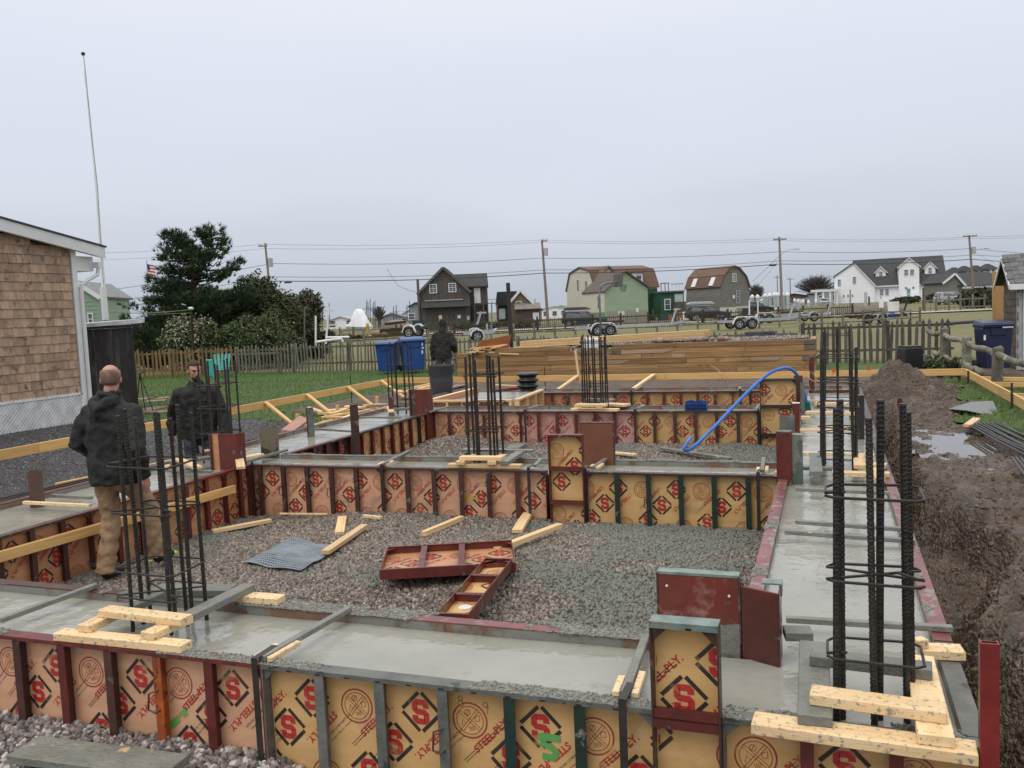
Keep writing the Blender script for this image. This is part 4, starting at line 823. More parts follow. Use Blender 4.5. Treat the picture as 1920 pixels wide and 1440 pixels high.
# stuff on the right: screen roll, board, rebar bundle
q = G(1825, 768, -.3); t = T('wire_screen', 'torn grey wire screen sheet lying on the right hand grass', 'wire screen', q)
pp = [G(1778, 770, -.27), G(1812, 778, -.27), G(1875, 780, -.27), G(1862, 757, -.2), G(1822, 760, -.2), G(1800, 765, -.24)]; b = MB(); b.add([p-q+Vector((0, 0, .03+.05*math.sin(i*2.2))) for i, p in enumerate(pp)], [(0, 1, 4, 5), (1, 2, 3, 4)])
o = b.build('screen', mat('screen_grey', (.20, .215, .22), (.12, .13, .135), rough=.5, scale=40, bump=.6, bscale=90), t); s = o.modifiers.new('s', 'SOLIDIFY'); s.thickness = .01
stick('short board lying on the muddy grass below the wire screen', (1814, 801), (1832, 788), -.245, .10, .04, PINEC, 'board', 'board', None)
for gi, (nm, a, c, nb_, z, w) in enumerate((('bundle of dark rebar lying at the right edge on the grass', (1842, 793), (1990, 868), 9, -.225, .42), ('second rebar bundle cut off by the right picture edge', (1910, 858), (1990, 960), 4, -.17, .12), ('bundle of green grey rebar lying along the left wall', (-80, 958), (345, 866), 8, -.36, .30))):
    A_, C_ = G(*a, z), G(*c, z); t = T('rebar_bundle', nm, 'rebar bundle', A_, 0, 'rebar bundles lying on the ground'); d = (C_-A_); n_ = Vector((-d.y, d.x, 0)).normalized()
    for i in range(nb_):
        o_ = n_*(w*(i/(nb_-1)-.5)); MB().tube([o_, d*.5+o_*1.05+Vector((0, 0, .02*math.sin(i*3))), d+o_*.9+Vector((0, 0, .02*(i % 3)))], .014, 6).build('rebar', REBAR, t)
for i, (a, c) in enumerate((((478, 826), (520, 812)), ((440, 836), (520, 822)))):
    pass
# left side clutter: leaning pink sheet, lumber pile, plank
t = T('plywood_sheet', 'pinkish form sheet leaning on the lawn between the slotted posts', 'plywood sheet', G(555, 805, -.35)); base = t.location.copy()
pp = [P(527, 806, 14.2), P(549, 808, 13.9), P(580, 786, 14.3), P(562, 779, 14.9)]; b = MB(); b.add([p-base for p in pp]+[p-base-Vector((0, 0, .04)) for p in pp], [(0, 1, 2, 3), (4, 7, 6, 5), (0, 4, 5, 1), (1, 5, 6, 2), (2, 6, 7, 3), (3, 7, 4, 0)]); b.build('sheet', mat('pink_sheet', (.42, .22, .18), (.36, .18, .14), rough=.6), t)
random.seed(11)
wl = ['pale', 'yellow', 'knotty', 'split', 'damp', 'short', 'thin', 'broad']
def pile(nm, cx, cy, rx, ry, n, zz, Lr, lab):
    t = T('lumber_pile', lab, 'lumber pile', G(cx, cy, zz)); base = t.location.copy()
    for i in range(n):
        a = G(cx+random.uniform(-rx, rx), cy+random.uniform(-ry, ry), zz+.05*(i % 4)); an = random.gauss(.35, .55) if i % 3 else random.uniform(0, 3); L = random.uniform(*Lr); c = a+Vector((math.cos(an)*L, math.sin(an)*L, random.uniform(-.05, .08)))
        bevel(lumber(a, c, random.choice((.085, .085, .14)), .038, (PINE, PINE, PINEW)[i % 3], t, base, 'board'))
pile('p', 648, 779, 45, 8, 26, -.40, (.25, .75), 'tumbled pile of pale lumber offcuts on the lawn behind the leaning pink sheet')
pile('p', 705, 765, 28, 4, 9, -.40, (.4, .9), 'pale lumber offcuts near the far left rebar cage')
pile('p', 603, 800, 16, 4, 7, -.40, (.3, .6), 'few pale offcuts beside the slotted grey post')
pile('p', 405, 858, 14, 8, 5, -.05, (.2, .4), 'small wood scraps on the left wall by the dark red corner')
pile('p', 770, 733, 22, 5, 12, -.40, (.3, .7), 'pale wood scraps on the ground left of the black barrel')
stick('pale plank along the edge of the dirt left of the channel post', (105, 910), (340, 862), -.40, .04, .03, PINEW, 'plank', 'plank', None)
stick('brown plank on the ground running to the black barrel', (760, 748), (868, 722), -.38, .35, .03, mat('brown_plank', (.22, .13, .10), (.16, .09, .07), rough=.5), 'plank', 'plank', None)
stick('long red flanged form lying behind the timber framed form', (925, 735), (1000, 727), -.28, .2, .06, RED, 'form panel', 'steel_form', None)
stick('pale plank lying behind the middle rebar cage on the dirt', (928, 723), (968, 725), -.30, .12, .03, PINE, 'plank', 'plank', None)
stick('pale block lying on the batter board near the blue hose', (1412, 709), (1438, 710), -.15, .1, .12, PINE, 'board', 'board', None)
# black corrugated pipe
t = T('corrugated_pipe', 'short black corrugated drain pipe standing on end by the batter board', 'pipe', P(991, 745, 19.3)); b = MB(); pr = []; rr = []
for i in range(29): pr.append((0, 0, -.03+i*.0205)); rr.append(.215+.03*math.sin(i*2*PI/6.2))
b.tube(pr, rr, 24); b.build('pipe', mat('black_plastic', (.012, .012, .013), rough=.3, bump=0), t, smooth=True)
# ------------------------------------------------------------------ people
SKIN = mat('skin', (.50, .27, .19), (.42, .21, .15), rough=.5, scale=10, bump=.05, rnd=0, c3=(.52, .20, .15), t3=.62, s3=9, w3=.2)
HAIR = mat('short_brown_hair', (.06, .035, .025), (.035, .02, .015), rough=.8, scale=60, bump=.6, bscale=150, rnd=0)
STUB = mat('shaved_hair', (.24, .15, .11), (.14, .09, .07), rough=.7, scale=9, bump=.3, bscale=200, rnd=0, c3=(.42, .25, .18), t3=.5, s3=7, w3=.25)
JBLK = mat('black_canvas_jacket', (.0065, .0078, .0072), (.011, .0125, .0115), rough=.75, scale=6, bump=.35, bscale=14, bd=.02, rnd=0)
JGRY = mat('dark_grey_sweatshirt', (.014, .0135, .013), (.024, .022, .020), rough=.9, scale=8, bump=.3, bscale=20, rnd=0)
TAN = mat('tan_work_trousers', (.33, .215, .125), (.26, .165, .09), rough=.8, scale=5, bump=.4, bscale=11, bd=.03, rnd=0, c3=(.14, .11, .08), t3=.66, s3=7, w3=.1)
JEAN = mat('dark_jeans', (.035, .045, .06), (.025, .03, .04), rough=.85, scale=6, bump=.4, bscale=12, bd=.03)
GPANT = mat('grey_work_trousers', (.085, .085, .095), (.06, .06, .07), rough=.85, scale=6, bump=.4, bscale=12)
BOOT = mat('dark_boots', (.03, .022, .018), (.02, .015, .012), rough=.6)
def remesh(o, v, sm=6, disp=0.0, ds=.12):
    m = o.modifiers.new('remesh', 'REMESH'); m.mode = 'VOXEL'; m.voxel_size = v; m.use_smooth_shade = True
    s = o.modifiers.new('smooth', 'SMOOTH'); s.iterations = sm; s.factor = .5
    if disp:
        tx = bpy.data.textures.new('folds', 'CLOUDS'); tx.noise_scale = ds; tx.noise_depth = 2
        d = o.modifiers.new('folds', 'DISPLACE'); d.texture = tx; d.strength = disp; d.mid_level = .5
    return o
def person(label, loc, rz, jm, pm_, hm, footL, footR, handL, handR, lean=0.0, headyaw=0.0, headpitch=0.0, hood=False, hoodup=False, beard=False, bald=False, h=1.78):
    """faces local -y; x to the figure's left as seen from behind (its right hand is at -x)"""
    k = h/1.78; t = T('person', label, 'person', loc, rz); t.scale = (k, k, k)
    V = Vector; sh = V((0, -lean, 0)); hipz = .93
    def up(z): return V((0, -lean*max(0, (z-.9))/.6, z))
    neck = up(1.5); HC = V((0, -lean*1.15-.015, 1.655))
    HR = Euler((headpitch, 0, headyaw)).to_matrix()
    hips = {-1: V((-.095, 0, hipz)), 1: V((.095, 0, hipz))}; feet = {-1: V(footR), 1: V(footL)}; hands = {-1: V(handR), 1: V(handL)}
    def knee(s): a = hips[s]; f = feet[s]+V((0, 0, .09)); m = (a+f)/2; return m+V((0, -.06-.25*abs(f.y-a.y)*(.3), 0))
    def elbow(s):
        a = V((s*.205, up(1.42).y, 1.385)); c = hands[s]; m = a*.52+c*.48; d = (c-a).length; bend = math.sqrt(max(0, .30**2-(d/2)**2)) if d < .6 else .02
        return a, m+V((s*.05, .7*bend+.02, -.3*bend)), c
    # body: one continuous skin
    b = MB()
    b.tube([up(.9), up(1.1), up(1.35), up(1.44), up(1.5), HC+V((0, .01, -.06))], [(.14, .09), (.13, .09), (.16, .09), (.12, .07), (.056, .058), (.055, .06)], 14, side=(1, 0, 0))
    hd = MB()
    hd.ball((0, .012, .035), (.078, .098, .095), 14); hd.ball((0, -.02, -.035), (.060, .072, .080), 12); hd.ball((0, -.065, -.085), (.032, .026, .022), 8)
    hd.tube([(0, -.088, .02), (0, -.108, -.022), (0, -.10, -.032)], [.009, .015, .012], 8)
    hd.ball((0, -.088, -.052), (.024, .012, .010), 8); hd.ball((0, -.082, .034), (.052, .016, .011), 8)
    for s in (-1, 1):
        hd.ball((s*.078, .012, 0), (.010, .020, .032), 8); hd.ball((s*.04, -.066, -.012), (.022, .018, .02), 8)
    b.add([HC+HR @ V(v) for v in hd.v], hd.f)
    for s in (-1, 1):
        a, e, c = elbow(s); dr = (c-e).normalized(); pr = dr.cross(V((1, 0, 0))).normalized(); lat = pr.cross(dr).normalized()
        b.tube([a, a*.5+e*.5, e, e*.5+c*.5, c], [.048, .042, .036, .032, .026], 10)
        pc = c+dr*.045
        b.tube([c-dr*.01, pc, pc+dr*.05], [(.030, .018), (.041, .017), (.040, .014)], 10, side=tuple(pr))
        for q, (o_, L_) in enumerate(((-.030, .07), (-.010, .082), (.010, .076), (.030, .06))):
            r0 = pc+dr*.042+pr*o_; r1 = r0+dr*L_*.5+lat*(-s)*.012; r2 = r0+dr*L_*.85+lat*(-s)*.036
            b.tube([r0, r1, r2], [.0095, .0085, .007], 7)
        b.tube([c+dr*.02+pr*(-.028), c+dr*.055+pr*(-.056)+lat*(-s)*.012, c+dr*.09+pr*(-.060)+lat*(-s)*.03], [.012, .0105, .008], 7)
    for s in (-1, 1):
        f = feet[s]; kn = knee(s)
        b.tube([hips[s]+V((0, 0, .03)), hips[s]*.5+kn*.5, kn, kn*.5+(f+V((0, 0, .1)))*.5, f+V((0, 0, .07))], [.085, .07, .05, .048, .035], 10)
    remesh(b.build('body', SKIN, t), .0075, 3)
    # clothes
    b = MB()
    W0 = [(up(.80), .195, .150), (up(.90), .20, .155), (up(1.02), .195, .152), (up(1.18), .205, .155), (up(1.32), .215, .15), (up(1.42), .185, .125), (up(1.485), .105, .09), (up(1.54), .078, .076)]
    b.tube([w[0] for w in W0], [(w[1]*(1.12 if w[0].z < 1.45 else 1), w[2]*(1.1 if w[0].z < 1.45 else 1)) for w in W0], 22, side=(1, 0, 0))
    for s in (-1, 1):
        a, e, c = elbow(s); a2 = V((s*.10, a.y, 1.41))
        b.tube([a2, a, a*.5+e*.5, e, e*.45+c*.55, c+(c-e).normalized()*.005], [.066, .082, .084, .075, .068, .056], 14)
    if hood:
        b.tube([up(1.50)+V((-.115, .045, .005)), up(1.49)+V((-.07, .115, -.01)), up(1.46)+V((0, .15, -.05)), up(1.49)+V((.07, .115, -.01)), up(1.50)+V((.115, .045, .005)), up(1.51)+V((.10, -.05, .005))], [.036, .055, .075, .055, .038, .03], 12)
        b.ball(tuple(up(1.40)+V((0, .135, -.01))), (.11, .055, .085), 10)
        b.tube([up(1.54)+V((.075*math.cos(i*PI/5), .072*math.sin(i*PI/5)+.012, .012)) for i in range(11)], .026, 8)
    if hoodup:
        b.ball(tuple(HC+V((0, .03, .02))), (.098, .11, .125), 14); b.tube([up(1.44)+V((0, .05, 0)), HC+V((0, .05, -.05))], [.11, .085], 12)
    jk = remesh(b.build('jacket', jm, t), .012, 3, .045, .085)
    if hood: MB().b2((-.17, .16, 1.30), (-.13, .164, 1.31)).build('sewn_tag', WHT, t) if False else None
    b = MB()
    b.tube([V((0, 0, .99)), V((0, 0, .92)), V((0, 0, .84))], [(.17, .125), (.18, .135), (.165, .125)], 18, side=(1, 0, 0))
    for s in (-1, 1):
        f = feet[s]+V((0, .02, .05)); kn = knee(s)
        b.tube([hips[s]+V((0, 0, 0)), hips[s]+V((0, 0, -.1)), hips[s]*.5+kn*.5, kn, kn*.5+f*.5, f+V((0, 0, .04)), f], [.105, .105, .095, .078, .076, .078, .082], 14)
    remesh(b.build('trousers', pm_, t), .012, 3, .045, .075)
    for s in (-1, 1):
        f = feet[s]; b = MB()
        b.tube([f+V((0, .05, .045)), f+V((0, .03, .045)), f+V((0, -.06, .04)), f+V((0, -.15, .032)), f+V((0, -.19, .028))], [.035, .048, .048, .045, .025], 12); b.tube([f+V((0, .015, .03)), f+V((0, .02, .13))], [.05, .05], 12)
        remesh(b.build('boot', BOOT, t), .01, 3)
    # hair, face
    b = MB()
    if not hoodup:
        hb = MB(); hb.ball((0, .018, .042), (.083, .102, .098), 20)
        keep = [i for i, v in enumerate(hb.v) if (v[2] > (.08 if v[1] < -.03 else (-.005 if v[1] < .03 else -.045))) and not (bald and (v[2] > .105 or v[1] < -.045))]; kp = set(keep)
        b.add([HC+HR @ V(v) for v in hb.v], [f for f in hb.f if all(i in kp for i in f)]); o = b.build('hair', hm, t, smooth=True); s_ = o.modifiers.new('s', 'SOLIDIFY'); s_.thickness = .006 if not bald else .002
    if beard:
        b = MB(); b.ball((0, -.042, -.078), (.056, .052, .045), 12); b.ball((0, -.098, -.046), (.028, .010, .007), 8); bb = MB(); bb.add([HC+HR @ V(v) for v in b.v], b.f); bb.build('beard', mat('dark_beard', (.05, .028, .02), rough=.9, scale=50, bump=.5, bscale=150), t, smooth=True)
    eb = MB()
    for s in (-1, 1): eb.ball((s*.033, -.082, .014), (.013, .006, .008), 8)
    bb = MB(); bb.add([HC+HR @ V(v) for v in eb.v], eb.f); bb.build('eyes', mat('eyes', (.04, .03, .025), rough=.2, bump=0), t, smooth=True)
    bb = MB(); eb = MB()
    for s in (-1, 1): eb.tube([(s*.015, -.092, .033), (s*.035, -.093, .037), (s*.055, -.08, .032)], .004, 6)
    bb.add([HC+HR @ V(v) for v in eb.v], eb.f); bb.build('eyebrows', HAIR, t)
    return t
p1 = G(200, 1072, -.5)
person('balding man in a black hooded jacket and tan trousers walking away over the gravel', (-5.69, 5.74, -.53), PI+.12, JBLK, TAN, STUB, (.10, .05, 0), (-.12, -.34, .03), (-.30, -.10, .95) if False else (.30, -.22, 1.02), (-.30, .02, .86), lean=.03, headyaw=.5, headpitch=.12, hood=True, bald=True, h=1.80)
m2 = P(366, 700, 11.2)
person('bearded man in a black coat looking down behind the left wall', (m2.x, m2.y, -.68), +.62, JBLK, JEAN, HAIR, (.12, 0, 0), (-.12, -.05, 0), (.31, -.10, .82), (-.32, .02, .86), lean=.06, headyaw=.35, headpitch=.16, beard=True, h=1.80)
m3 = P(833, 700, 23); m3.z = -.40
person('hooded man in a dark sweatshirt seen from behind beside the black barrel', m3, PI+.25, JGRY, GPANT, HAIR, (.11, 0, 0), (-.11, .03, 0), (.27, -.06, .76), (-.27, -.20, .95), lean=.10, headpitch=.3, hoodup=True, h=1.84)
# ------------------------------------------------------------------ barrel, bins
BPL = mat('dark_grey_plastic', (.058, .062, .072), (.045, .048, .057), rough=.45, scale=5, bump=.05)
q = P(829, 744, 19.5); q.z = -.36
t = T('trash_barrel', 'dark grey round plastic trash barrel on the brown plank', 'trash barrel', q, .2)
b = MB(); b.tube([(0, 0, 0), (0, 0, .03), (0, 0, .5), (0, 0, .56), (0, 0, .62), (0, 0, .77), (0, 0, .80), (0, 0, .82)], [.20, .215, .265, .255, .275, .285, .30, .295], 28, cap=False); b.tube([(0, 0, .01), (0, 0, .02)], .2, 28); b.tube([(0, 0, .82), (0, 0, .78), (0, 0, .3)], [.285, .27, .24], 28, cap=False); b.build('barrel', BPL, t, smooth=True)
for s in (-1, 1): MB().tube([(s*.27, -.06, .70), (s*.33, -.05, .69), (s*.33, .05, .69), (s*.27, .06, .70)], .014, 8).build('handle', BPL, t)
def cart(label, px, py, d, w, dp, h, m_, rz, zz=None, group='wheeled carts by the picket fence', sticker=None):
    q = P(px, py, d)
    if zz is not None: q.z = zz
    t = T('wheeled_bin', label, 'wheeled bin', q, rz, group)
    b = MB(); b.prism([(-w*.40, .06), (w*.40, .06), (w*.5, h*.86), (-w*.5, h*.86)], -dp*.42, dp*.42); bevel(b.build('bin_body', m_, t), .02, 2)
    b = MB(); b.b2((-w*.52, -dp*.50, h*.86), (w*.52, dp*.48, h*.90)); b.b2((-w*.25, -dp*.46, h*.70), (w*.25, -dp*.425, h*.858)); bevel(b.build('rim', m_, t), .012)
    b = MB(); b.add([(-w*.53, -dp*.53, h*.90), (w*.53, -dp*.53, h*.90), (w*.53, dp*.5, h*.90), (-w*.53, dp*.5, h*.90), (-w*.49, -dp*.46, h*.955), (w*.49, -dp*.46, h*.955), (w*.47, dp*.45, h), (-w*.47, dp*.45, h)], [(0, 3, 2, 1), (4, 5, 6, 7), (0, 1, 5, 4), (1, 2, 6, 5), (2, 3, 7, 6), (3, 0, 4, 7)]); bevel(b.build('lid', m_, t), .01)
    for s in (-1, 1): MB().tube([(s*w*.42, dp*.45, .12), (s*w*.42+s*.05, dp*.45, .12)], .12, 14).build('wheel', BLK, t)
    MB().tube([(-w*.4, dp*.55, h*.93), (w*.4, dp*.55, h*.93)], .015, 8).build('handle', m_, t)
    if sticker:
        for (sx, sz, sw, sh_) in sticker: MB().b2((sx-sw/2, -dp*.43-.010, sz-sh_/2), (sx+sw/2, -dp*.43-.002, sz+sh_/2)).build('sticker', WHT, t)
    return t
BLU = mat('recycling_blue_plastic', (.008, .062, .24), (.007, .05, .20), rough=.35, scale=3, bump=.03)
NAVY = mat('navy_plastic', (.012, .018, .065), (.01, .014, .05), rough=.35, scale=3, bump=.03)
cart('blue wheeled recycling bin on the left of the pair by the fence', 730, 698, 30.5, .72, .8, 1.10, BLU, YAW-.15)
cart('blue wheeled recycling bin on the right of the pair, with white stickers', 775, 696, 30.2, .82, .85, 1.18, BLU, YAW+.25, sticker=[(.30, .92, .05, .10), (.31, .80, .07, .05), (.29, .66, .05, .12)])
t = cart('large navy blue wheeled bin beside the shingled shed at the right', 1862, 692, 20.5, .66, .62, 1.17, NAVY, YAW-.1, zz=-.28, sticker=[(-.30, .78, .045, .12)])
b = MB()
for i in range(7): b.b2((.04+i*.034, -.395, .99), (.065+i*.034, -.39, 1.02))
b.build('lettering', WHT, t)
q = P(1706, 682, 21.5); q.z = -.42
t = T('compost_bin', 'black tapered plastic compost bin in front of the right picket fence', 'compost bin', q, YAW); bevel(MB().prism([(-.27, 0), (.27, 0), (.21, .70), (-.21, .70)], -.24, .24).build('bin_body', mat('black_bin_plastic', (.014, .014, .017), rough=.45, bump=.05), t), .03, 2); MB().b2((-.2, -.2, .70), (.2, .2, .735)).build('lid', BLK, t)
q = P(1733, 684, 22); q.z = -.42
t = T('plastic_bag', 'black bag of rubbish slumped beside the compost bin', 'bag', q); b = MB(); b.ball((0, 0, .22), (.26, .24, .26), 14); o = b.build('bag', mat('black_bag', (.010, .010, .012), rough=.3, scale=8, bump=.6, bscale=12, bd=.05), t, smooth=True)
# ------------------------------------------------------------------ picket fences
PKG = mat('weathered_grey_picket', (.22, .21, .175), (.11, .10, .08), rough=.85, scale=5, stretch=(4, 4, .6), bump=.3, bscale=30, rnd=.3, c3=(.14, .17, .08), t3=.54, s3=7, w3=.1)
PKY = mat('yellow_brown_picket', (.24, .155, .065), (.15, .095, .045), rough=.8, scale=5, stretch=(4, 4, .6), bump=.3, bscale=30, rnd=.3)
PKD = mat('dark_weathered_picket', (.075, .065, .055), (.13, .115, .095), rough=.85, scale=5, stretch=(4, 4, .6), bump=.3, bscale=30, rnd=.3)
def pick_mesh(key, h, w, m_, top='point'):
    def mk():
        b = MB()
        if top == 'round': b.tube([(0, 0, 0), (.01, 0, h*.4), (0, 0, h*.8), (0, 0, h*.97), (0, 0, h)], [w*.5, w*.48, w*.45, w*.42, w*.1], 7)
        elif top == 'spade': b.prism([(-w/2, 0), (w/2, 0), (w/2, h*.78), (w*.28, h*.82), (w*.52, h*.9), (0, h), (-w*.52, h*.9), (-w*.28, h*.82), (-w/2, h*.78)], -.011, .011)
        else: b.prism([(-w/2, 0), (w/2, 0), (w/2, h-w*.7), (0, h), (-w/2, h-w*.7)], -.011, .011)
        return b.mesh('picket', m_)
    return cached(('pk', key, h, w, m_.name, top), mk)
def fence(label, A, B, h, step, w, m_, top='point', zz=-.42, rails=(.3, .85), posts=2.4, group=None, lean=.02, pieces=True, gaps=()):
    A = Vector((A[0], A[1], zz)); B = Vector((B[0], B[1], zz)); d = B-A; L = d.length; d.normalize(); ang = math.atan2(d.y, d.x)
    t = T('picket_fence', label, 'fence', A, ang, group); n = int(L/step)
    for i in range(n+1):
        o = link('picket', pick_mesh(top, h, w, m_, top), t); o.location = (i*step+random.uniform(-.012, .012), -.03, random.uniform(-.03, .03)); o.rotation_euler = (random.gauss(0, .01), random.gauss(0, lean), 0); o.scale = (random.uniform(.8, 1.1), 1, random.uniform(.95, 1.03))
    for r_ in rails: MB().b2((0, 0, r_*h-.035), (L, .035, r_*h+.035)).build('rail', m_, t)
    k = 0
    while k*posts <= L+.01: MB().b2((k*posts-.05, .037, -.2), (k*posts+.05, .13, h*.98)).build('fence_post', m_, t); k += 1
    return t
random.seed(3)
fa = G(262, 712, -.42); f1 = G(440, 702, -.42); f2 = G(545, 699, -.42); f3 = Vector((-15.2, 29.1, 0)); f4 = Vector((-9.0, 28.9, 0)); f5 = Vector((3.4, 28.1, 0))
fence('yellow brown picket fence under the flowering bush at the left', (fa.x-1.2, fa.y-.4), (f1.x, f1.y), 1.12, .155, .085, PKY)
fence('mossy brown picket fence stretch beside the turquoise chair', (f1.x+.1, f1.y), (f2.x, f2.y), 1.08, .15, .08, PKG, 'round')
fence('pale weathered round picket fence left of the blue bins', (f2.x+.1, f2.y), (f3.x, f3.y), 1.12, .145, .075, PKG, 'round', lean=.035)
fence('weathered picket fence behind the blue bins and the hooded man', (f3.x+.15, f3.y), (f4.x, f4.y), 1.15, .145, .075, PKG, 'round', lean=.03)
fence('old picket fence showing its tips over the timber bed', (f4.x+.15, f4.y), (-.9, 28.35), 1.08, .21, .09, PKG, 'spade')
fence('dark spade topped picket fence right of the timber bed', (-.75, 28.3), (f5.x, f5.y), 1.26, .175, .10, PKD, 'spade', lean=.02)
q = G(520, 700, -.42)
t = T('gate_frame', 'low brown rail frame standing in front of the mossy fence', 'rail frame', G(478, 703, -.42), .6*0+math.atan2(f2.y-f1.y, f2.x-f1.x)); MB().b2((-.9, -.35, .78), (1.25, -.30, .86)).build('rail', PKD, t); MB().tube([(1.2, -.32, 0), (1.2, -.32, .82)], .045, 8).build('post', PKD, t); MB().b2((.1, -.5, .12), (1.2, -.44, .17)).build('low_rail', PKG, t)
# turquoise chair by the fence
q = G(416, 709, -.42); t = T('garden_chair', 'turquoise plastic garden chair against the fence', 'chair', q, .5); t.scale = (.85, .85, .85); TQ = mat('turquoise_plastic', (.07, .42, .37), (.05, .33, .30), rough=.5)
for i in range(5): o = MB().prism([(-.05, 0), (.05, 0), (.045, .62), (0, .66), (-.045, .62)], 0, .02).build('back_slat', TQ, t); o.location = ((i-2)*.125, .25, .42); o.rotation_euler = (-.3, (i-2)*.06, 0)
MB().b2((-.32, -.3, .36), (.32, .3, .40)).build('seat', TQ, t)
for x_ in (-.3, .3):
    for y_ in (-.27, .27): MB().b2((x_-.035, y_-.03, 0), (x_+.035, y_+.03, .36)).build('leg', TQ, t)
bevel(MB().b2((-.62, -.3, .1), (-.28, -.22, .85)).build('side_panel', TQ, t), .05, 2)
# ------------------------------------------------------------------ timber bed with gravel, lumber stack
TIM = mat('treated_timber', (.44, .255, .105), (.19, .11, .045), rough=.5, scale=3, stretch=(.3, 6, 6), contrast=(.3, .7), bump=.25, bscale=25, rnd=.32, c3=(.10, .065, .032), t3=.6, s3=5, w3=.1)
TIMP = mat('pale_dry_timber', (.42, .30, .20), (.33, .22, .13), rough=.7, scale=4, stretch=(.3, 5, 5), bump=.2)
A_ = G(860, 706, -.42); B_ = G(1510, 703, -.42); yb = 25.5
t = T('timber_bed', 'long retaining bed of stacked treated timbers filled with gravel', 'timber bed', (A_.x, yb, -.42)); base = t.location.copy(); L = B_.x-A_.x+.25
hC = .145
for c in range(6):
    cuts = {0: [0, 4.2, 8.6, L], 1: [0, 3.1, 6.4, L], 2: [0, 4.7, 7.2, L], 3: [0, 3.0, 5.9, L], 4: [0, 5.25, 5.65, L], 5: [1.6, 4.35, L]}[c]
    if c == 5: cuts = [1.3, 3.7]
    for a, e in zip(cuts, cuts[1:]):
        bevel(MB().b2((a+.004, random.uniform(-.008, .008), c*hC+.002), (e-.004, .14, (c+1)*hC-.003)).build('timber', TIM, t), .006)
bevel(MB().prism([(4.9, 5*hC+.002), (L-.02, 5*hC+.002), (L-.02, 6*hC+.01), (5.15, 6*hC+.01)], 0, .14).build('timber', TIM, t), .006)
for (a, e, c) in ((5.0, 5.28, 4), (L-.3, L, 4), (L-.3, L, 5), (L-.35, L, 2)): bevel(MB().b2((a, -.02, c*hC+.01), (e, -.0085, (c+1)*hC-.01)).build('timber_end', mat('grey_timber_end', (.17, .15, .11), (.09, .08, .06)), t), .004)
for (a, e, c, m_) in ((5.3, 6.9, 4, TIMP), (4.05, 5.6, 2, TIMP), (6.8, 7.2, 3, TIMP), (9.0, 9.9, 2, TIMP)): MB().prism([(a, c*hC+.02), (a+.8*(e-a), c*hC+.02), (e, (c+1)*hC-.02), (a, (c+1)*hC-.02)], -.0125, -.0095).build('dry_patch', m_, t)
for yy0 in (0,): bevel(MB().b2((L-.16, .15, .0), (L, 2.2, 6*hC)).build('timber', TIM, t), .006)
bevel(MB().b2((0, .15, .0), (.15, 2.2, 4.9*hC)).build('timber', TIM, t), .006)
bd = sheet('gravel', A_.x+.2, A_.x+L-.2, yb+.15, yb+2.1, .12, lambda X, Y: -.42+5.7*hC+.05*fbm(X, Y, 1.5)+(.07*sstep(A_.x+4.8, A_.x+6, X)), GRAVBED, kind='stuff'); scatter(bd, 'stone', 260, .015, .035, STONE2, 12)
COB = mat('pinkish_cobble', (.30, .2, .17), (.22, .18, .17), rough=.6, rnd=.4)
for i, px in enumerate((1228, 1238, 1250, 1300, 1312, 1324, 1336, 1352, 1362)):
    q = GY(px, 641, yb+.18); q.z = -.42+6*hC+.085; b = MB(); b.ball((0, 0, 0), (.11, .09, .07), 10); o = b.build('cobble', COB, smooth=True, label=['rounded cobble at the left end of the row on the timber bed', 'rounded cobble second in the row on the timber bed', 'rounded cobble third in the row on the timber bed', 'pink cobble past the gap in the row on the timber bed', 'grey cobble after the pink one on the timber bed', 'reddish cobble in the middle of the right group on the timber bed', 'large pale cobble in the right group on the timber bed', 'small cobble near the lumber end on the timber bed', 'last small cobble of the row on the timber bed'][i], cat='stone', group='cobbles on the timber bed'); o.location = q; o.rotation_euler = (0, 0, i*1.3); o.scale = [1+.3*math.sin(i*2)]*3
def lstack(lab, pa, pb, ya, n, zoff, w=.12):
    a, c = GY(*pa, ya), GY(*pb, ya+.1); a.z += .02; t = T('lumber_stack', lab, 'lumber stack', a); base = t.location.copy()
    for i in range(n):
        o = Vector((0.05*(i % 3), (i % 3)*.15, -(i//3)*.042+zoff+.03)); bevel(lumber(a+o, c+o, w, .038, (PINE, PINEW)[i % 2], t, base, 'board'))
lstack('long stack of pale boards lying across the timber bed', (976, 645), (1322, 623), yb+.5, 15, 0)
lstack('boards of the lumber stack sticking out to the right above the cobbles', (1130, 644), (1322, 630), yb+.6, 3, 0)
q = GY(1060, 652, yb+.4)
t = T('plastic_sheet', 'white and dark striped plastic sheet lying on the left end of the timber bed', 'plastic sheet', q); b = MB()
g_ = [(i, j) for j in range(4) for i in range(13)]; a0 = GY(962, 655, yb+.3); a1 = GY(1090, 648, yb+.3)
b.add([(a0.x+(a1.x-a0.x)*i/12-q.x, .4*j/3-.1, .03+.03*math.sin(i*1.7+j)+a0.z-q.z) for i, j in g_], [(j*13+i, j*13+i+1, (j+1)*13+i+1, (j+1)*13+i) for j in range(3) for i in range(12)]); b.build('sheet', mat('white_plastic_sheet', (.62, .64, .68), (.10, .11, .15), rough=.3, scale=2, stretch=(.4, 6, 1), contrast=(.5, .58)), t, smooth=True)
q = GY(1107, 653, yb+.2); t = T('white_box', 'white plastic box behind the rear rebar cage', 'box', q); bevel(MB().b2((-.27, -.1, 0), (.27, .25, .30)).build('box', WHT, t), .02)
q = GY(905, 668, yb+.2)
t = T('plywood_scrap', 'large orange brown form plywood scrap tipped up at the left end of the timber bed', 'plywood scrap', q); pp = [GY(887, 658, yb+.3), GY(902, 640, yb+.3), GY(959, 627, yb+.35), GY(953, 652, yb+.35)]
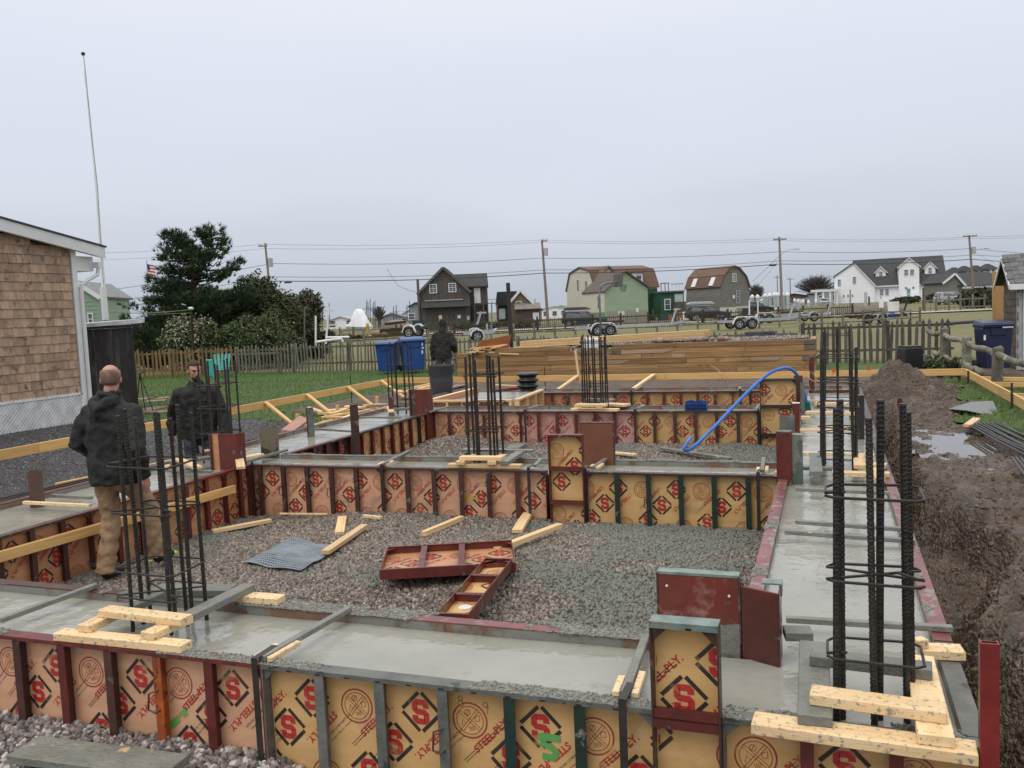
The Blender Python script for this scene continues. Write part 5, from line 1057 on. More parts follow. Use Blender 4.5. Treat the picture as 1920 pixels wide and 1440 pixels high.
b = MB(); b.add([p-q for p in pp]+[p-q+Vector((0, .03, 0)) for p in pp], [(0, 3, 2, 1), (4, 5, 6, 7), (0, 1, 5, 4), (1, 2, 6, 5), (2, 3, 7, 6), (3, 0, 4, 7)]); b.build('sheet', mat('orange_brown_ply', (.36, .12, .045), (.24, .075, .03), rough=.5), t)
t = T('lumber_pile', 'heap of pale board ends on the left end of the timber bed', 'lumber pile', GY(905, 664, yb)); base = t.location.copy(); random.seed(5)
for i in range(24):
    a = GY(random.uniform(880, 955), random.uniform(652, 666), yb+random.uniform(.0, .5)); an = random.gauss(0, .35); Lb = random.uniform(.3, .9); bevel(lumber(a, a+Vector((math.cos(an)*Lb, math.sin(an)*Lb*.5, random.uniform(-.04, .10))), .10, .038, (PINE, PINEW)[i % 2], t, base, 'board'))
q = GY(960, 655, yb+.6); t = T('dark_pipe', 'tall dark pipe standing at the left end of the timber bed', 'pipe', (q.x, q.y, -.42)); MB().tube([(0, 0, 0), (-.04, 0, GY(957, 530, yb+.6).z+.42)], .065, 10).build('pipe', BLK, t)
q = GY(1425, 629, yb+.9); t = T('black_tube', 'flattened loop of black tubing lying on the gravel of the timber bed', 'tube', q)
for i in range(3): MB().tube([(.42*math.cos(a*PI/10), .30*math.sin(a*PI/10), .03+.035*i) for a in range(21)], .022, 8).build('loop', BPL, t, smooth=True)
b = MB(); 
q0 = GY(1398, 688, 25.3)
MB().tube([p for p in bez([GY(1305, 684, 25.3), GY(1330, 684, 25.2), GY(1350, 698, 20.2), GY(1362, 720, 19.6)])], .012, 6).build('cable', mat('orange_cord', (.5, .22, .08), rough=.5, bump=0), label='thin orange cable curling down over the back batter board', cat='cable')
MB().tube([p for p in bez([P(1555, 650, 13.4), P(1525, 665, 14), P(1508, 690, 14.5), P(1520, 712, 14.3), P(1540, 716, 13.6)])], .008, 6).build('cable', mat('orange_cord', (.5, .22, .08), rough=.5, bump=0), label='orange cable looping beside the tall red post at the far right cage', cat='cable')
# ------------------------------------------------------------------ split rail fence on the right
LOGM = mat('lichened_log', (.22, .21, .16), (.12, .11, .085), rough=.85, scale=5, stretch=(1, 1, 1), bump=.6, bscale=20, bd=.02, rnd=.2, c3=(.33, .36, .24), t3=.56, s3=4, w3=.08)
t = T('split_rail_fence', 'rustic round log rail fence beside the navy bin', 'fence', G(1772, 684, -.42)); base = t.location.copy()
pts_ = [P(1772, 650, 21.5), P(1815, 655, 18.5), P(1869, 672, 16.0), P(1960, 700, 13.5)]
for (px, py, pt, d) in ((1770, 680, 614, 21.5), (1812, 688, 630, 18.5), (1870, 698, 650, 16.2)):
    q = P(px, py, d); top = P(px-1, pt, d); b = MB(); b.tube([Vector((q.x, q.y, -.5))-base, Vector((q.x, q.y, (top.z-.5)/2))-base, Vector((q.x+.01, q.y, top.z-.03))-base, Vector((q.x, q.y, top.z))-base], [.105, .10, .095, .07], 10); b.build('post', LOGM, t, smooth=False)
def rail(p, n=8, r=.062):
    b = MB(); pts2 = []
    for i in range(n+1):
        u = i/n; q = p[0]*(1-u)+p[1]*u; q.z += .03*math.sin(u*7+p[0].x); pts2.append(q-base)
    b.tube(pts2, [r*(1+.12*math.sin(i*1.9)) for i in range(n+1)], 9); b.build('rail', LOGM, t, smooth=True)
for a, c in (((1740, 622, 23), (1772, 629, 21.5)), ((1770, 628, 21.5), (1814, 645, 18.5)), ((1812, 642, 18.5), (1871, 667, 16.2)), ((1869, 664, 16.2), (1990, 705, 13.0)), ((1752, 662, 22), (1772, 668, 21.5)), ((1770, 668, 21.5), (1814, 686, 18.5)), ((1812, 684, 18.5), (1840, 700, 17.4))): rail([P(*a), P(*c)])
t = T('long_pole', 'long dark pole lying level behind the log fence', 'pole', P(1742, 609, 27)); MB().tube([(0, 0, 0), P(1840, 602, 25.5)-t.location], .05, 8).build('pole', BPL, t)
# ------------------------------------------------------------------ right shed
SHR = mat('grey_roof_shingle', (.13, .135, .14), (.075, .078, .08), rough=.8, scale=12, bump=.4, bscale=80, rnd=.3)
SHW = mat('weathered_wall_shingle', (.12, .10, .075), (.07, .058, .045), rough=.85, scale=5, stretch=(2, 2, .6), bump=.4, bscale=40, rnd=.3, c3=(.05, .045, .035), t3=.56, s3=6)
q = P(1908, 690, 21.8); SD = 2.1
t = T('garden_shed', 'small shingled shed with grey roof cut off by the right picture edge', 'shed', (q.x, q.y, -.42), -.02); ze = P(1900, 525, 21.8).z+.42; zr = ze+.62
MB().prism([(0, 0), (0, ze), (SD/2, zr), (SD, ze), (SD, 0)], 0, 2.6, axis='x').build('wall', mat('shed_wall', (.10, .085, .065), rough=.9), t)
shm2 = cached('shsh', lambda: MB().add([(0, 0, 0), (0, -.155, 0), (-.0, -.155, .2), (0, 0, .2), (-.02, 0, 0), (-.02, -.155, 0), (-.004, -.155, .2), (-.004, 0, .2)], [(4, 5, 6, 7), (0, 4, 7, 3), (1, 2, 6, 5), (0, 1, 5, 4)]).mesh('shingle', SHW))
for r_ in range(16):
    for c in range(13):
        z_ = .05+r_*.17; y_ = .16+c*.16-(.08 if r_ % 2 else 0)
        if z_+.17 < ze+(zr-ze)*(1-abs(y_-.08-SD/2)/(SD/2))-.02 and y_ < SD+.05: o = link('shingle', shm2, t); o.location = (-.003, y_, z_)
bevel(MB().b2((.10, -.05, .0), (1.6, -.012, ze-.15)).build('door', mat('pale_grey_door', (.60, .62, .66), (.55, .57, .61), rough=.5), t)); MB().b2((1.61, -.04, 0), (2.6, -.01, ze-.1)).b2((-.03, -.035, 0), (.09, -.004, ze)).build('corner_trim', mat('grey_trim', (.45, .46, .48), rough=.6), t)
for s_ in (0, 1):
    y0, y1 = ((-.22, SD/2) if s_ == 0 else (SD/2, SD+.22)); k_ = (zr-ze)/(SD/2); z0_, z1_ = ((ze-.22*k_, zr) if s_ == 0 else (zr, ze-.22*k_))
    MB().prism([(y0, z0_+.01), (y1, z1_+.01), (y1, z1_+.05), (y0, z0_+.05)], -.20, 2.8, axis='x').build('roof', SHR, t)
    MB().prism([(y0-.0, z0_-.10), (y1, z1_-.10), (y1, z1_+.008), (y0, z0_+.008)], -.23, -.203, axis='x').build('barge_board', WHT, t)
for r_ in range(7):
    for c in range(9):
        y0 = -.24+r_*(SD/2+.22)/7; z0_ = ze+(y0)*(zr-ze)/(SD/2); o = link('roof_shingle', cached('rsh', lambda: MB().b2((0, 0, 0), (.292, .22, .018)).mesh('roof_shingle', SHR)), t); o.location = (-.24+c*.3-(.15 if r_ % 2 else 0)+.15, y0, z0_+.052); o.rotation_euler = (math.atan2(zr-ze, SD/2)-.03, 0, 0)
MB().b2((-.2, -.26, ze-.24), (2.8, -.225, ze-.10)).build('eave_board', WHT, t)
t2 = T('plywood_sheet', 'upright orange yellow plywood sheet leaning behind the shed', 'plywood sheet', P(1861, 600, 25), YAW); z1_ = P(1862, 510, 25).z-t2.location.z
bevel(MB().b2((0, 0, -.6), (.34, .03, z1_)).build('sheet', mat('raw_plywood', (.56, .33, .13), (.48, .27, .10), rough=.6, scale=4, stretch=(3, 3, .5)), t2))
sheet('gravel', 3.6, 8, 14.5, 18.3, .12, lambda X, Y: -.30+.02*fbm(X, Y, 2), GRAVBED, lambda X, Y: X > 3.9+.3*fbm(X, Y, 1), kind='stuff')
scatter(bpy.data.objects['gravel.003'] if 'gravel.003' in bpy.data.objects else bpy.data.objects['gravel'], 'stone', 250, .015, .03, SCREEN, 21) if 'gravel.003' in bpy.data.objects and len(bpy.data.objects['gravel.003'].modifiers) == 0 else None
# ------------------------------------------------------------------ shingled house on the left
CS = G(157, 790, -.42); HX, HY = CS.x, CS.y
SG1 = mat('cedar_shingle', (.47, .335, .235), (.33, .22, .15), rough=.8, scale=3, stretch=(3, 3, 1), bump=.35, bscale=35, rnd=.22, c3=(.075, .05, .035), t3=.55, s3=7, w3=.14)
t = T('cedar_house', 'house corner clad in brown cedar shingles with white trim and lattice skirt', 'house', (HX, HY, -.42)); base = t.location.copy()
zt = GX(118, 470, HX).z+.42; zb_ = .62
slope = .165; zt = 3.70
MB().prism([(0, zb_), (-9, zb_), (-9, zt+3.4), (-7.5, zt+7.5*slope), (0, zt)], -6, -.03, axis='x').build('wall', mat('sheathing', (.15, .09, .05), rough=.9), t)
row = .185; nrow = int((zt-zb_)/row)+6; random.seed(21)
shm = [cached(('ced', w), lambda w=w: MB().add([(0, 0, 0), (0, -w+.006, 0), (0, -w+.006, row+.02), (0, 0, row+.02), (.022, 0, 0), (.022, -w+.006, 0), (.004, -w+.006, row+.02), (.004, 0, row+.02)], [(4, 7, 6, 5), (0, 4, 5, 1), (0, 3, 7, 4), (1, 5, 6, 2)]).mesh('shingle', SG1)) for w in (.16, .20, .25, .30)]
cnt = 0
for r_ in range(nrow):
    y = -.20 if False else -.02-random.uniform(0, .15)*0
    first = True
    while y > -4.3:
        k = random.randrange(4); w = (.16, .20, .25, .30)[k]; z = zb_+r_*row
        if z < zt+(-y)*slope-.05: o = link('shingle', shm[k], t); o.location = (-.012+random.uniform(0, .003), y-(.0), z); cnt += 1
        y -= w
MB().b2((-.03, -.0, -.1), (.035, .13, zt+.02)).build('corner_board', WHT, t)
# lattice: crossed white strips; the box behind is painted dark as the hollow's shade
b = MB(); z0_, z1_ = .0, zb_+.02
LAT = mat('lattice_white', (.86, .87, .88), rough=.5)
k = -8.0
while k < 2.6:
    for s in (1, -1):
        y0_ = k; y1_ = k+s*(z1_-z0_)
        def cl(y, z): return y, z
        ya_ = min(y0_, -.01); yb_ = min(y1_, -.01)
        if -6 < min(y0_, y1_) and ya_ != yb_: b.beam((.012+.006*s, ya_, z0_+s*(ya_-y0_)), (.012+.006*s, yb_, z1_+s*(yb_-y1_)), .047, .006, up=(0, 1, 0) if False else (1, 0, 0))
    k += .088
b.build('lattice', LAT, t, kind='stuff'); MB().b2((-.3, -6, -.2), (-.02, .0, zb_)).build('crawl_space', mat('painted_crawl_shade', (.04, .04, .04), rough=.9, bump=0), t)
for yy in (-2.32, .0): MB().b2((.022, yy-.04, 0), (.035, yy, zb_+.01)).build('lattice_trim', LAT, t)
MB().b2((.022, -6, zb_-.03), (.035, .0, zb_+.02)).build('skirt_board', LAT, t)
# rake, roof, gutter
ov = .42
b = MB(); pr_ = [(ov+.15, zt-.05-ov*slope+.10), (-9, zt+9*slope+.10), (-9, zt+9*slope+.22), (ov+.15, zt-.05-ov*slope+.22)]
def sp(y, dz): return (y, zt-y*slope+dz)
MB().prism([sp(.77, .02), sp(-8, .02), sp(-8, .20), sp(.77, .20)], .03, .178, axis='x').build('rake_soffit', WHT, t)
MB().prism([sp(.79, .0), sp(-8, .0), sp(-8, .235), sp(.79, .235)], .18, .21, axis='x').build('barge_board', WHT, t)
MB().prism([sp(.82, .238), sp(-8, .238), sp(-8, .275), sp(.82, .275)], -6, .235, axis='x').build('roof', mat('dark_asphalt_shingle', (.07, .07, .075), (.05, .05, .052), rough=.85, scale=20), t)
MB().b2((-6, .14, zt-.42), (.02, .60, zt-.10)).build('box_soffit', WHT, t)
MB().b2((-6, .60, zt-.34), (.17, .72, zt-.22)).build('gutter', WHT, t)
MB().tube([(.10, .66, zt-.36), (.10, .62, zt-.50), (.08, .35, zt-.62), (.075, .18, zt-.72), (.075, .16, zt-.95), (.075, .16, .1)], .042, 8).build('downspout', WHT, t)
# black stained enclosure with pale roof sheet
ob = P(262, 770, 22.0); q = P(150, 760, 21.0)
t = T('plywood_enclosure', 'black stained plywood shower enclosure with thin white roof beside the cedar house', 'enclosure', (P(253, 770, 21).x, P(253, 770, 21).y, -.42), YAW+.36)
zt2 = P(252, 614, 21).z+.42; w2 = (255-135)/FPX*21
DST = mat('black_stained_ply', (.028, .023, .022), (.085, .08, .082), rough=.5, scale=3, stretch=(3, 3, .5), contrast=(.48, .66), bump=.3, bscale=20)
for i in range(4): MB().b2((-w2+i*w2/4+.002, 0, 0), (-w2+(i+1)*w2/4-.002, .02, zt2)).build('panel', DST, t)
MB().b2((-.02, .021, 0), (.03, 1.2, zt2)).build('side_panel', DST, t); MB().b2((-.0, -.03, 0), (.09, .018, zt2-.01)).build('post', BLK, t)
MB().b2((-w2-.1, -.10, zt2+.004), (.26, 1.3, zt2+.07)).build('fascia', BLK, t); MB().add([(-w2-.15, -.16, zt2+.02), (.32, -.16, zt2+.10), (.32, 1.4, zt2+.12), (-w2-.15, 1.4, zt2+.06), (-w2-.15, -.16, zt2+.10), (.32, -.16, zt2+.20), (.32, 1.4, zt2+.22), (-w2-.15, 1.4, zt2+.14)], [(0, 3, 2, 1), (4, 5, 6, 7), (0, 1, 5, 4), (1, 2, 6, 5), (2, 3, 7, 6), (3, 0, 4, 7)]).build('roof', mat('bright_white_sheet', (.82, .83, .85), rough=.4), t)
q = P(265, 760, 20.5); q.z = -.42
t = T('tripod', 'thin dark tripod stand with a pale arm by the black enclosure', 'tripod', q)
top = P(262, 700, 20.5)-q
for dx in (-.15, .32, .1): MB().tube([tuple(top), (dx, .1*dx, 0)], .013, 6).build('leg', BLK, t)
MB().tube([tuple(top+Vector((-.06, 0, -.02))), tuple(top+Vector((.15, 0, .03)))], .015, 6).build('arm', CGR, t)
for i, (px, py, w) in enumerate(((275, 748, .6), (292, 752, .5), (298, 747, .6), (286, 766, .7), (270, 772, .5), (303, 772, .4))):
    q = G(px, py, -.40); o = MB().box((0, 0, 0), (w, .45, .03)).build('stepping_stone', mat('sandstone_slab', (.34, .25, .19), (.28, .2, .15), rough=.8), label=['pale stepping stone nearest the enclosure in the lawn', 'small stepping stone to the right of the upper row', 'stepping stone at the right end of the upper row', 'broad stepping stone in the middle of the lower row', 'stepping stone at the left of the lower row', 'small stepping stone at the right of the lower row'][i], cat='stepping stone', group='stepping stones in the lawn'); o.location = q; o.rotation_euler = (0, 0, i*.6)
# white flagpole, slightly bent, with its rope
t = T('flagpole', 'tall thin bent white flagpole with a rope rising above the cedar house', 'flagpole', (0, 0, 0)); d_ = 24.0
base = P(200, 690, d_); base.z = -.42; t.location = base
pts2 = [P(x, y, d_)-base for x, y in ((203, 680), (198, 600), (193, 520), (187, 440), (181, 350), (172, 260), (165, 190), (159, 140), (156, 103))]
pts2[0] = Vector((pts2[0].x, pts2[0].y, 0))
MB().tube(pts2, [.07, .06, .05, .04, .033, .028, .024, .021, .018], 10).build('pole', WHT, t, smooth=True)
MB().tube([p+Vector((.05+.02*math.sin(i*2), -.03, 0)) for i, p in enumerate(pts2)], .007, 5).build('rope', mat('grey_rope', (.25, .25, .27)), t)
MB().ball(tuple(pts2[-1]+Vector((0, 0, .03))), .055, 8).build('truck', BLK, t)
MB().tube([pts2[1], pts2[1]+Vector((0, 0, .9))], .085, 10).build('sleeve', WHT, t)
# clothesline post
t = T('clothesline_post', 'rusty clothesline post standing before the flowering bush', 'post', G(366, 704, -.42)); b0 = t.location.copy(); tp = P(358, 578, 33)-b0
MB().tube([(0, 0, 0), tuple(tp)], .04, 8).build('post', mat('rust_iron', (.10, .05, .035), (.07, .035, .025)), t); MB().tube([tuple(tp+Vector((-.08, 0, 0))), tuple(tp+Vector((.08, 0, 0)))], .05, 8).build('hook', WHT, t)
for k, (yy) in enumerate((0, .12)): MB().tube(bez([tuple(tp+Vector((0, 0, -.05-yy))), tuple(P(290, 586+k*3, 31)-b0), tuple(P(205, 583+k*2, 28)-b0)]), .008, 4).build('line', mat('clothes_line', (.35, .36, .2)), t)
# ------------------------------------------------------------------ plants
def leafmat(n, c, c2, c3=None): return stone_mat2(n, c, c2)
def stone_mat2(name, c1, c2, rough=.6):
    return mat(name, c1, c2, rough=rough, scale=1.4, detail=5, contrast=(.4, .6), bump=0, rnd=0, s3=9, c3=tuple((a+b_)/2*1.25 for a, b_ in zip(c1, c2)), t3=.56, w3=.1)
PINL = stone_mat2('pine_needles', (.026, .052, .020), (.042, .074, .028))
BUSH1 = stone_mat2('dark_shrub_leaves', (.045, .062, .020), (.068, .080, .026)); BUSH2 = stone_mat2('brown_green_leaves', (.068, .056, .026), (.045, .050, .020)); BUSH3 = stone_mat2('mid_green_leaves', (.05, .085, .02), (.07, .095, .03))
BUSH4 = stone_mat2('olive_shrub_leaves', (.075, .095, .03), (.055, .07, .025)); SEED = stone_mat2('pale_seed_heads', (.42, .44, .33), (.30, .33, .22)); TWIG = mat('bare_twigs', (.10, .085, .075), (.075, .06, .055), rough=.9, bump=0)
BARK = mat('bark', (.07, .055, .045), (.045, .035, .03), rough=.9, scale=6, bump=.5)
def leaf_cloud(lobes, n, size, seed, squash=.75, mats_idx=None, inner=.55):
    rg = np.random.default_rng(seed); b = MB(); vol = [l[1][0]*l[1][1]*l[1][2] for l in lobes]; tot = sum(v**.67 for v in vol)
    for (c, r), v in zip(lobes, vol):
        k = int(n*(v**.67)/tot); d = rg.normal(size=(k, 3)); d /= np.linalg.norm(d, axis=1)[:, None]; rad = rg.uniform(inner, 1.05, k)**.7
        wob = 1+.16*np.sin(d[:, 0]*5+c[0])*np.cos(d[:, 2]*6+c[1])+.10*np.sin(d[:, 1]*11)
        p = d*rad[:, None]*wob[:, None]*np.array(r)+np.array(c); a1 = rg.normal(size=(k, 3)); a1 /= np.linalg.norm(a1, axis=1)[:, None]; a2 = np.cross(a1, d+rg.normal(size=(k, 3))*.7); a2 /= (np.linalg.norm(a2, axis=1)[:, None]+1e-6); s = size*rg.uniform(.5, 1.3, k)[:, None]
        q = np.stack([p-a1*s, p+a2*s*.5, p+a1*s, p-a2*s*.5], 1); ok = q[:, :, 2].min(1) > 0.0; q = q[ok]
        o = len(b.v); b.v += [tuple(x) for x in q.reshape(-1, 3)]; b.f += [(o+4*i, o+4*i+1, o+4*i+2, o+4*i+3) for i in range(len(q))]; b.m += [0]*len(q)
    return b
def shrub(label, px, py, d, wpx, hpx, m_, n=4000, size=.07, seed=1, depth=1.0, extra=None, cat='shrub', group=None, nlobe=7):
    """px,py = foot on the photo; wpx,hpx = size in photo pixels at that distance"""
    q = P(px, py, d); w = wpx*d/FPX; h = hpx*d/FPX; t = T('shrub', label, cat, (q.x, q.y, gz(q.x, q.y)), YAW, group); rg = random.Random(seed); lobes = [((0, 0, h*.45), (w*.42, w*.35*depth, h*.45))]
    for i in range(nlobe): lobes.append(((rg.uniform(-.36, .36)*w, rg.uniform(-.25, .25)*w*depth, rg.uniform(.35, .78)*h), (w*rg.uniform(.14, .24), w*.2*depth, h*rg.uniform(.18, .28))))
    leaf_cloud(lobes, n, size, seed).build('foliage', m_, t, kind='stuff')
    MB().tube([(0, 0, -.1), (0, 0, h*.5)], [.08, .04], 6).build('stem', BARK, t)
    if extra:
        m2_, n2, s2, lo = extra; lb = [((c[0], c[1]-.1, c[2]+.05), tuple(x*1.05 for x in r)) for c, r in lobes]; leaf_cloud(lb, n2, s2, seed+9, inner=.95).build('flower_heads', m2_, t, kind='stuff')
    return t
# big pine
def pine(label, px, py, d, seed=2):
    q = P(px, py, d); z0 = gz(q.x, q.y); t = T('pine_tree', label, 'tree', (q.x, q.y, z0), YAW); rg = random.Random(seed); s = d/FPX
    H = P(px, 432, d).z-z0
    tr = MB(); tr.tube([(0, 0, -.1), (.05, .1, H*.3), (-.1, 0, H*.6), (0, .05, H*.93)], [.24, .19, .12, .04], 9)
    tuft = MB(); br = MB()
    prof = [(.10, 150), (.20, 138), (.30, 132), (.40, 118), (.48, 112), (.56, 96), (.64, 86), (.72, 80), (.80, 72), (.88, 60), (.94, 46), (.99, 22)]
    def R_(u):
        for (a, ra), (c, rb_) in zip(prof, prof[1:]):
            if u <= c: return (ra+(rb_-ra)*max(0, (u-a))/(c-a))*s
        return 18*s
    def tufts(p, dirv, m, L=.26):
        for _ in range(m):
            c = Vector(p)+Vector((rg.gauss(0, .10), rg.gauss(0, .10), rg.gauss(0, .07)))
            ax = (Vector(dirv)+Vector((rg.gauss(0, .35), rg.gauss(0, .35), .9+rg.gauss(0, .3)))).normalized()
            for k in range(9):
                dv = (ax+Vector((rg.gauss(0, .42), rg.gauss(0, .42), rg.gauss(0, .42)))).normalized()*L*rg.uniform(.7, 1.2); sd = dv.cross(Vector((rg.random(), rg.random(), rg.random()))).normalized()*.021
                tuft.add([c-sd, c+sd, c+dv], [(0, 1, 2)])
    for i in range(190):
        u = rg.uniform(.06, .97); z = u*H; an = rg.uniform(0, 2*PI); R0 = R_(u)*(rg.uniform(.45, 1.12) if u < .85 else rg.uniform(.4, .9))*(1.0+.10*math.cos(an)+.10*(u < .42))
        if R0 < .15: continue
        oc = Vector(((1 if i % 2 else -1)*32*s*sstep(.55, .8, u), 0, 0)); R0 *= 1-.3*sstep(.65, .85, u)
        dv = Vector((math.cos(an), math.sin(an)*.8, 0)); pts2 = []
        for k in range(6):
            f = k/5; pts2.append(oc+dv*R0*f+Vector((0, 0, z+R0*(.26*f*f-.12*f)+.04*math.sin(i+k*2))))
        br.tube(pts2, [.045, .038, .03, .022, .015, .008], 5)
        nsub = max(3, int(R0*5))
        for k in range(nsub):
            f = rg.uniform(.45, 1.03); p = oc+dv*R0*f+Vector((0, 0, z+R0*(.26*f*f-.12*f))); sidev = Vector((-dv.y, dv.x, 0))*rg.gauss(0, .30)*(1.1-f*.6)
            tufts(p+sidev+Vector((0, 0, rg.uniform(-.02, .16))), (dv*.6+sidev), 4)
    for i in range(30): tufts(((1 if i % 2 else -1)*32*s+rg.gauss(0, .14), rg.gauss(0, .18), H*rg.uniform(.86, 1.0)), (0, 0, 1), 4)
    tr.build('trunk', BARK, t); br.build('branches', BARK, t); tuft.build('crown', PINL, t, kind='stuff'); return t
pine('large dark green pine tree standing over the bushes at the left', 378, 690, 40)
# second leader to widen the crown
random.seed(4)
shrub('long dark brown green hedge mass sloping down to the right of the pine', 530, 668, 47, 150, 130, BUSH2, 22000, .10, 3, depth=.6, nlobe=9)
shrub('lower end of the dark hedge by the white stakes', 588, 665, 45, 80, 58, BUSH2, 8000, .09, 4, depth=.6)
shrub('tall dark green thicket at the foot of the pine', 465, 680, 43, 210, 160, BUSH1, 26000, .10, 5, depth=.6, nlobe=9)
shrub('dark bush left of the flowering bush behind the yellow brown fence', 290, 690, 41, 120, 105, BUSH2, 13000, .09, 6, depth=.6)
shrub('flowering bush with pale seed heads left of the thicket', 365, 695, 36, 105, 110, BUSH4, 14000, .06, 7, depth=.7, extra=(SEED, 2200, .045, 0))
shrub('mid green bush between the two flowering bushes', 435, 690, 37, 100, 95, BUSH3, 11000, .065, 8, depth=.7)
shrub('second flowering bush with pale seed heads, nearer the white stakes', 505, 688, 38, 110, 112, BUSH3, 13000, .06, 9, depth=.7, extra=(SEED, 700, .04, 0))
shrub('small green bush behind the mossy fence', 545, 690, 37, 70, 75, BUSH1, 6000, .06, 10)
shrub('dark shrub in front of the green clad house at the left', 182, 655, 50, 46, 62, BUSH4, 1500, .08, 13)
shrub('low dark shrub at the lower right of the pine beside the flagpole', 225, 680, 44, 50, 70, BUSH2, 1600, .08, 14)
shrub('small yellow green juniper by the log fence', 1762, 690, 20.6, 40, 40, BUSH3, 1000, .05, 15)
shrub('weedy shrub growing under the log fence rails', 1795, 692, 19.6, 45, 50, BUSH4, 1100, .045, 16)
shrub('dark shrub row at the left of the white house steps', 1700, 570, 128, 55, 14, BUSH1, 900, .25, 17, depth=.3)
shrub('green shrub at the right of the white house steps', 1752, 569, 128, 38, 16, BUSH1, 700, .25, 18, depth=.3)
shrub('wide dark brown thicket in front of the grey roofed house at the right', 1832, 585, 95, 96, 44, BUSH2, 3500, .2, 19, depth=.4)
shrub('dark thicket behind the navy bin', 1880, 590, 90, 60, 50, BUSH2, 1800, .2, 20, depth=.4)
shrub('low reddish brush in front of the wrapped boat', 640, 640, 75, 110, 14, BUSH2, 1500, .15, 21, depth=.2)
shrub('low hedge under the dark barn', 890, 610, 100, 90, 16, BUSH1, 900, .2, 22, depth=.2)
shrub('reed clump beside the dark pickets left of the small grey shop', 985, 620, 92, 60, 18, BUSH4, 900, .2, 23, depth=.2)
# bare tree behind the marina and distant dark tree line
def bare(label, px, py, d, wpx, hpx, seed, dens=160):
    q = P(px, py, d); z0 = gz(q.x, q.y); s = d/FPX; t = T('bare_tree', label, 'tree', (q.x, q.y, z0), YAW); rg = random.Random(seed); b = MB(); H = hpx*s; Wd = wpx*s
    b.tube([(0, 0, 0), (0, 0, H*.35)], [.35, .25], 6).build('trunk', TWIG, t); b = MB()
    for i in range(dens):
        an = rg.uniform(0, 2*PI); f = rg.uniform(.1, 1); e = Vector((math.cos(an)*Wd*.5*f, math.sin(an)*Wd*.4*f, H*(.45+.55*math.sqrt(max(0, 1-f*f))*rg.uniform(.75, 1)))); m_ = e*.5+Vector((0, 0, H*.18)); b.tube([(0, 0, H*.3), m_, e], [.12, .07, .03], 4, cap=False)
        for k in range(7): g = m_+(e-m_)*rg.random(); b.tube([g, g+Vector((rg.gauss(0, 1), rg.gauss(0, 1), abs(rg.gauss(0, .8))))*Wd*.07], [.035, .018], 3, cap=False)
    b.build('crown', TWIG, t, kind='stuff'); return t
bare('wide bare grey tree behind the marina left of the white house', 1530, 574, 190, 84, 52, 31, 220)
bare('leafless dark tree at the right of the grey gambrel house', 1418, 578, 150, 44, 48, 32, 90)
bare('bare thin tree among the far masts', 712, 612, 160, 32, 42, 33, 60)
# ------------------------------------------------------------------ buildings
def siding(name, c, dark=.8, sc=1.0, vert=False, rough=.7):
    m = mat(name, c, tuple(x*dark for x in c), rough=rough, scale=1.0*sc, stretch=(1, 1, 4) if not vert else (4, 4, .5), detail=8, bump=.1, rnd=0); return m
def window(parent, x, y, z, w, h, rz=0.0, fm=WHT, mull=True, fr=.09):
    """window on a wall; y is the wall plane, -y outward in the window's own frame"""
    f = link('window', cached(('wf', round(w, 2), round(h, 2), fm.name, fr), lambda: MB().b2((-w/2-fr, -.06, -fr), (w/2+fr, .02, 0)).b2((-w/2-fr, -.06, h), (w/2+fr, .02, h+fr)).b2((-w/2-fr, -.06, 0), (-w/2, .02, h)).b2((w/2, -.06, 0), (w/2+fr, .02, h)).b2((-w/2, -.04, h/2-.025), (w/2, -.0, h/2+.025)).mesh('window', fm)), parent)
    f.location = (x, y, z); f.rotation_euler = (0, 0, rz)
    o = link('pane', cached(('wp', round(w, 2), round(h, 2)), lambda: MB().b2((-w/2, -.02, 0), (w/2, -.005, h)).mesh('pane', GLASS)), f)
    if mull:
        o = link('muntin', cached(('wm', round(w, 2), round(h, 2), fm.name), lambda: MB().b2((-.02, -.035, 0), (.02, -.021, h)).b2((-w/2, -.0345, h*.25-.015), (w/2, -.0215, h*.25+.015)).b2((-w/2, -.0345, h*.75-.015), (w/2, -.0215, h*.75+.015)).mesh('muntin', fm)), f)
    return f
def bld(label, px, py, d, rz, prof, depth, wm, rm, roof_i, name='house', th=.18, ov=.3, cat='house', trim=None, zoff=0):
    """gable end profile [(x,z)..] clockwise from lower left; -y side faces the camera when rz = 0"""
    q = P(px, py, d); t = T(name, label, cat, (q.x, q.y, gz(q.x, q.y)+zoff), YAW+rz)
    MB().prism(prof, 0, depth).build('wall', wm, t)
    for i in roof_i:
        (x0, z0), (x1, z1) = prof[i], prof[i+1]; dx, dz = x1-x0, z1-z0; L = math.hypot(dx, dz); nx, nz = -dz/L, dx/L
        e0 = ov if i == roof_i[0] else 0; e1 = ov if i == roof_i[-1] else 0; ux, uz = dx/L, dz/L
        pr = [(x0-ux*e0+nx*.01, z0-uz*e0+nz*.01), (x1+ux*e1+nx*.01, z1+uz*e1+nz*.01), (x1+ux*e1+nx*th, z1+uz*e1+nz*th), (x0-ux*e0+nx*th, z0-uz*e0+nz*th)]
        MB().prism(pr, -ov, depth+ov).build('roof', rm, t)
        if trim:
            pr = [(x0-ux*e0-nx*.12, z0-uz*e0-nz*.12), (x1+ux*e1-nx*.12, z1+uz*e1-nz*.12), (x1+ux*e1+nx*th*.95, z1+uz*e1+nz*th*.95), (x0-ux*e0+nx*th*.95, z0-uz*e0+nz*th*.95)]
            MB().prism(pr, -ov-.06, -ov-.003).build('barge_board', trim, t)
    return t
def px2(d): return d/FPX
DW = siding('dark_weathered_boards', (.125, .108, .097), .38, 3.5, True, .85); DRF = mat('dark_slate_roof', (.045, .048, .052), (.03, .032, .035), rough=.8, scale=3, rnd=.1)
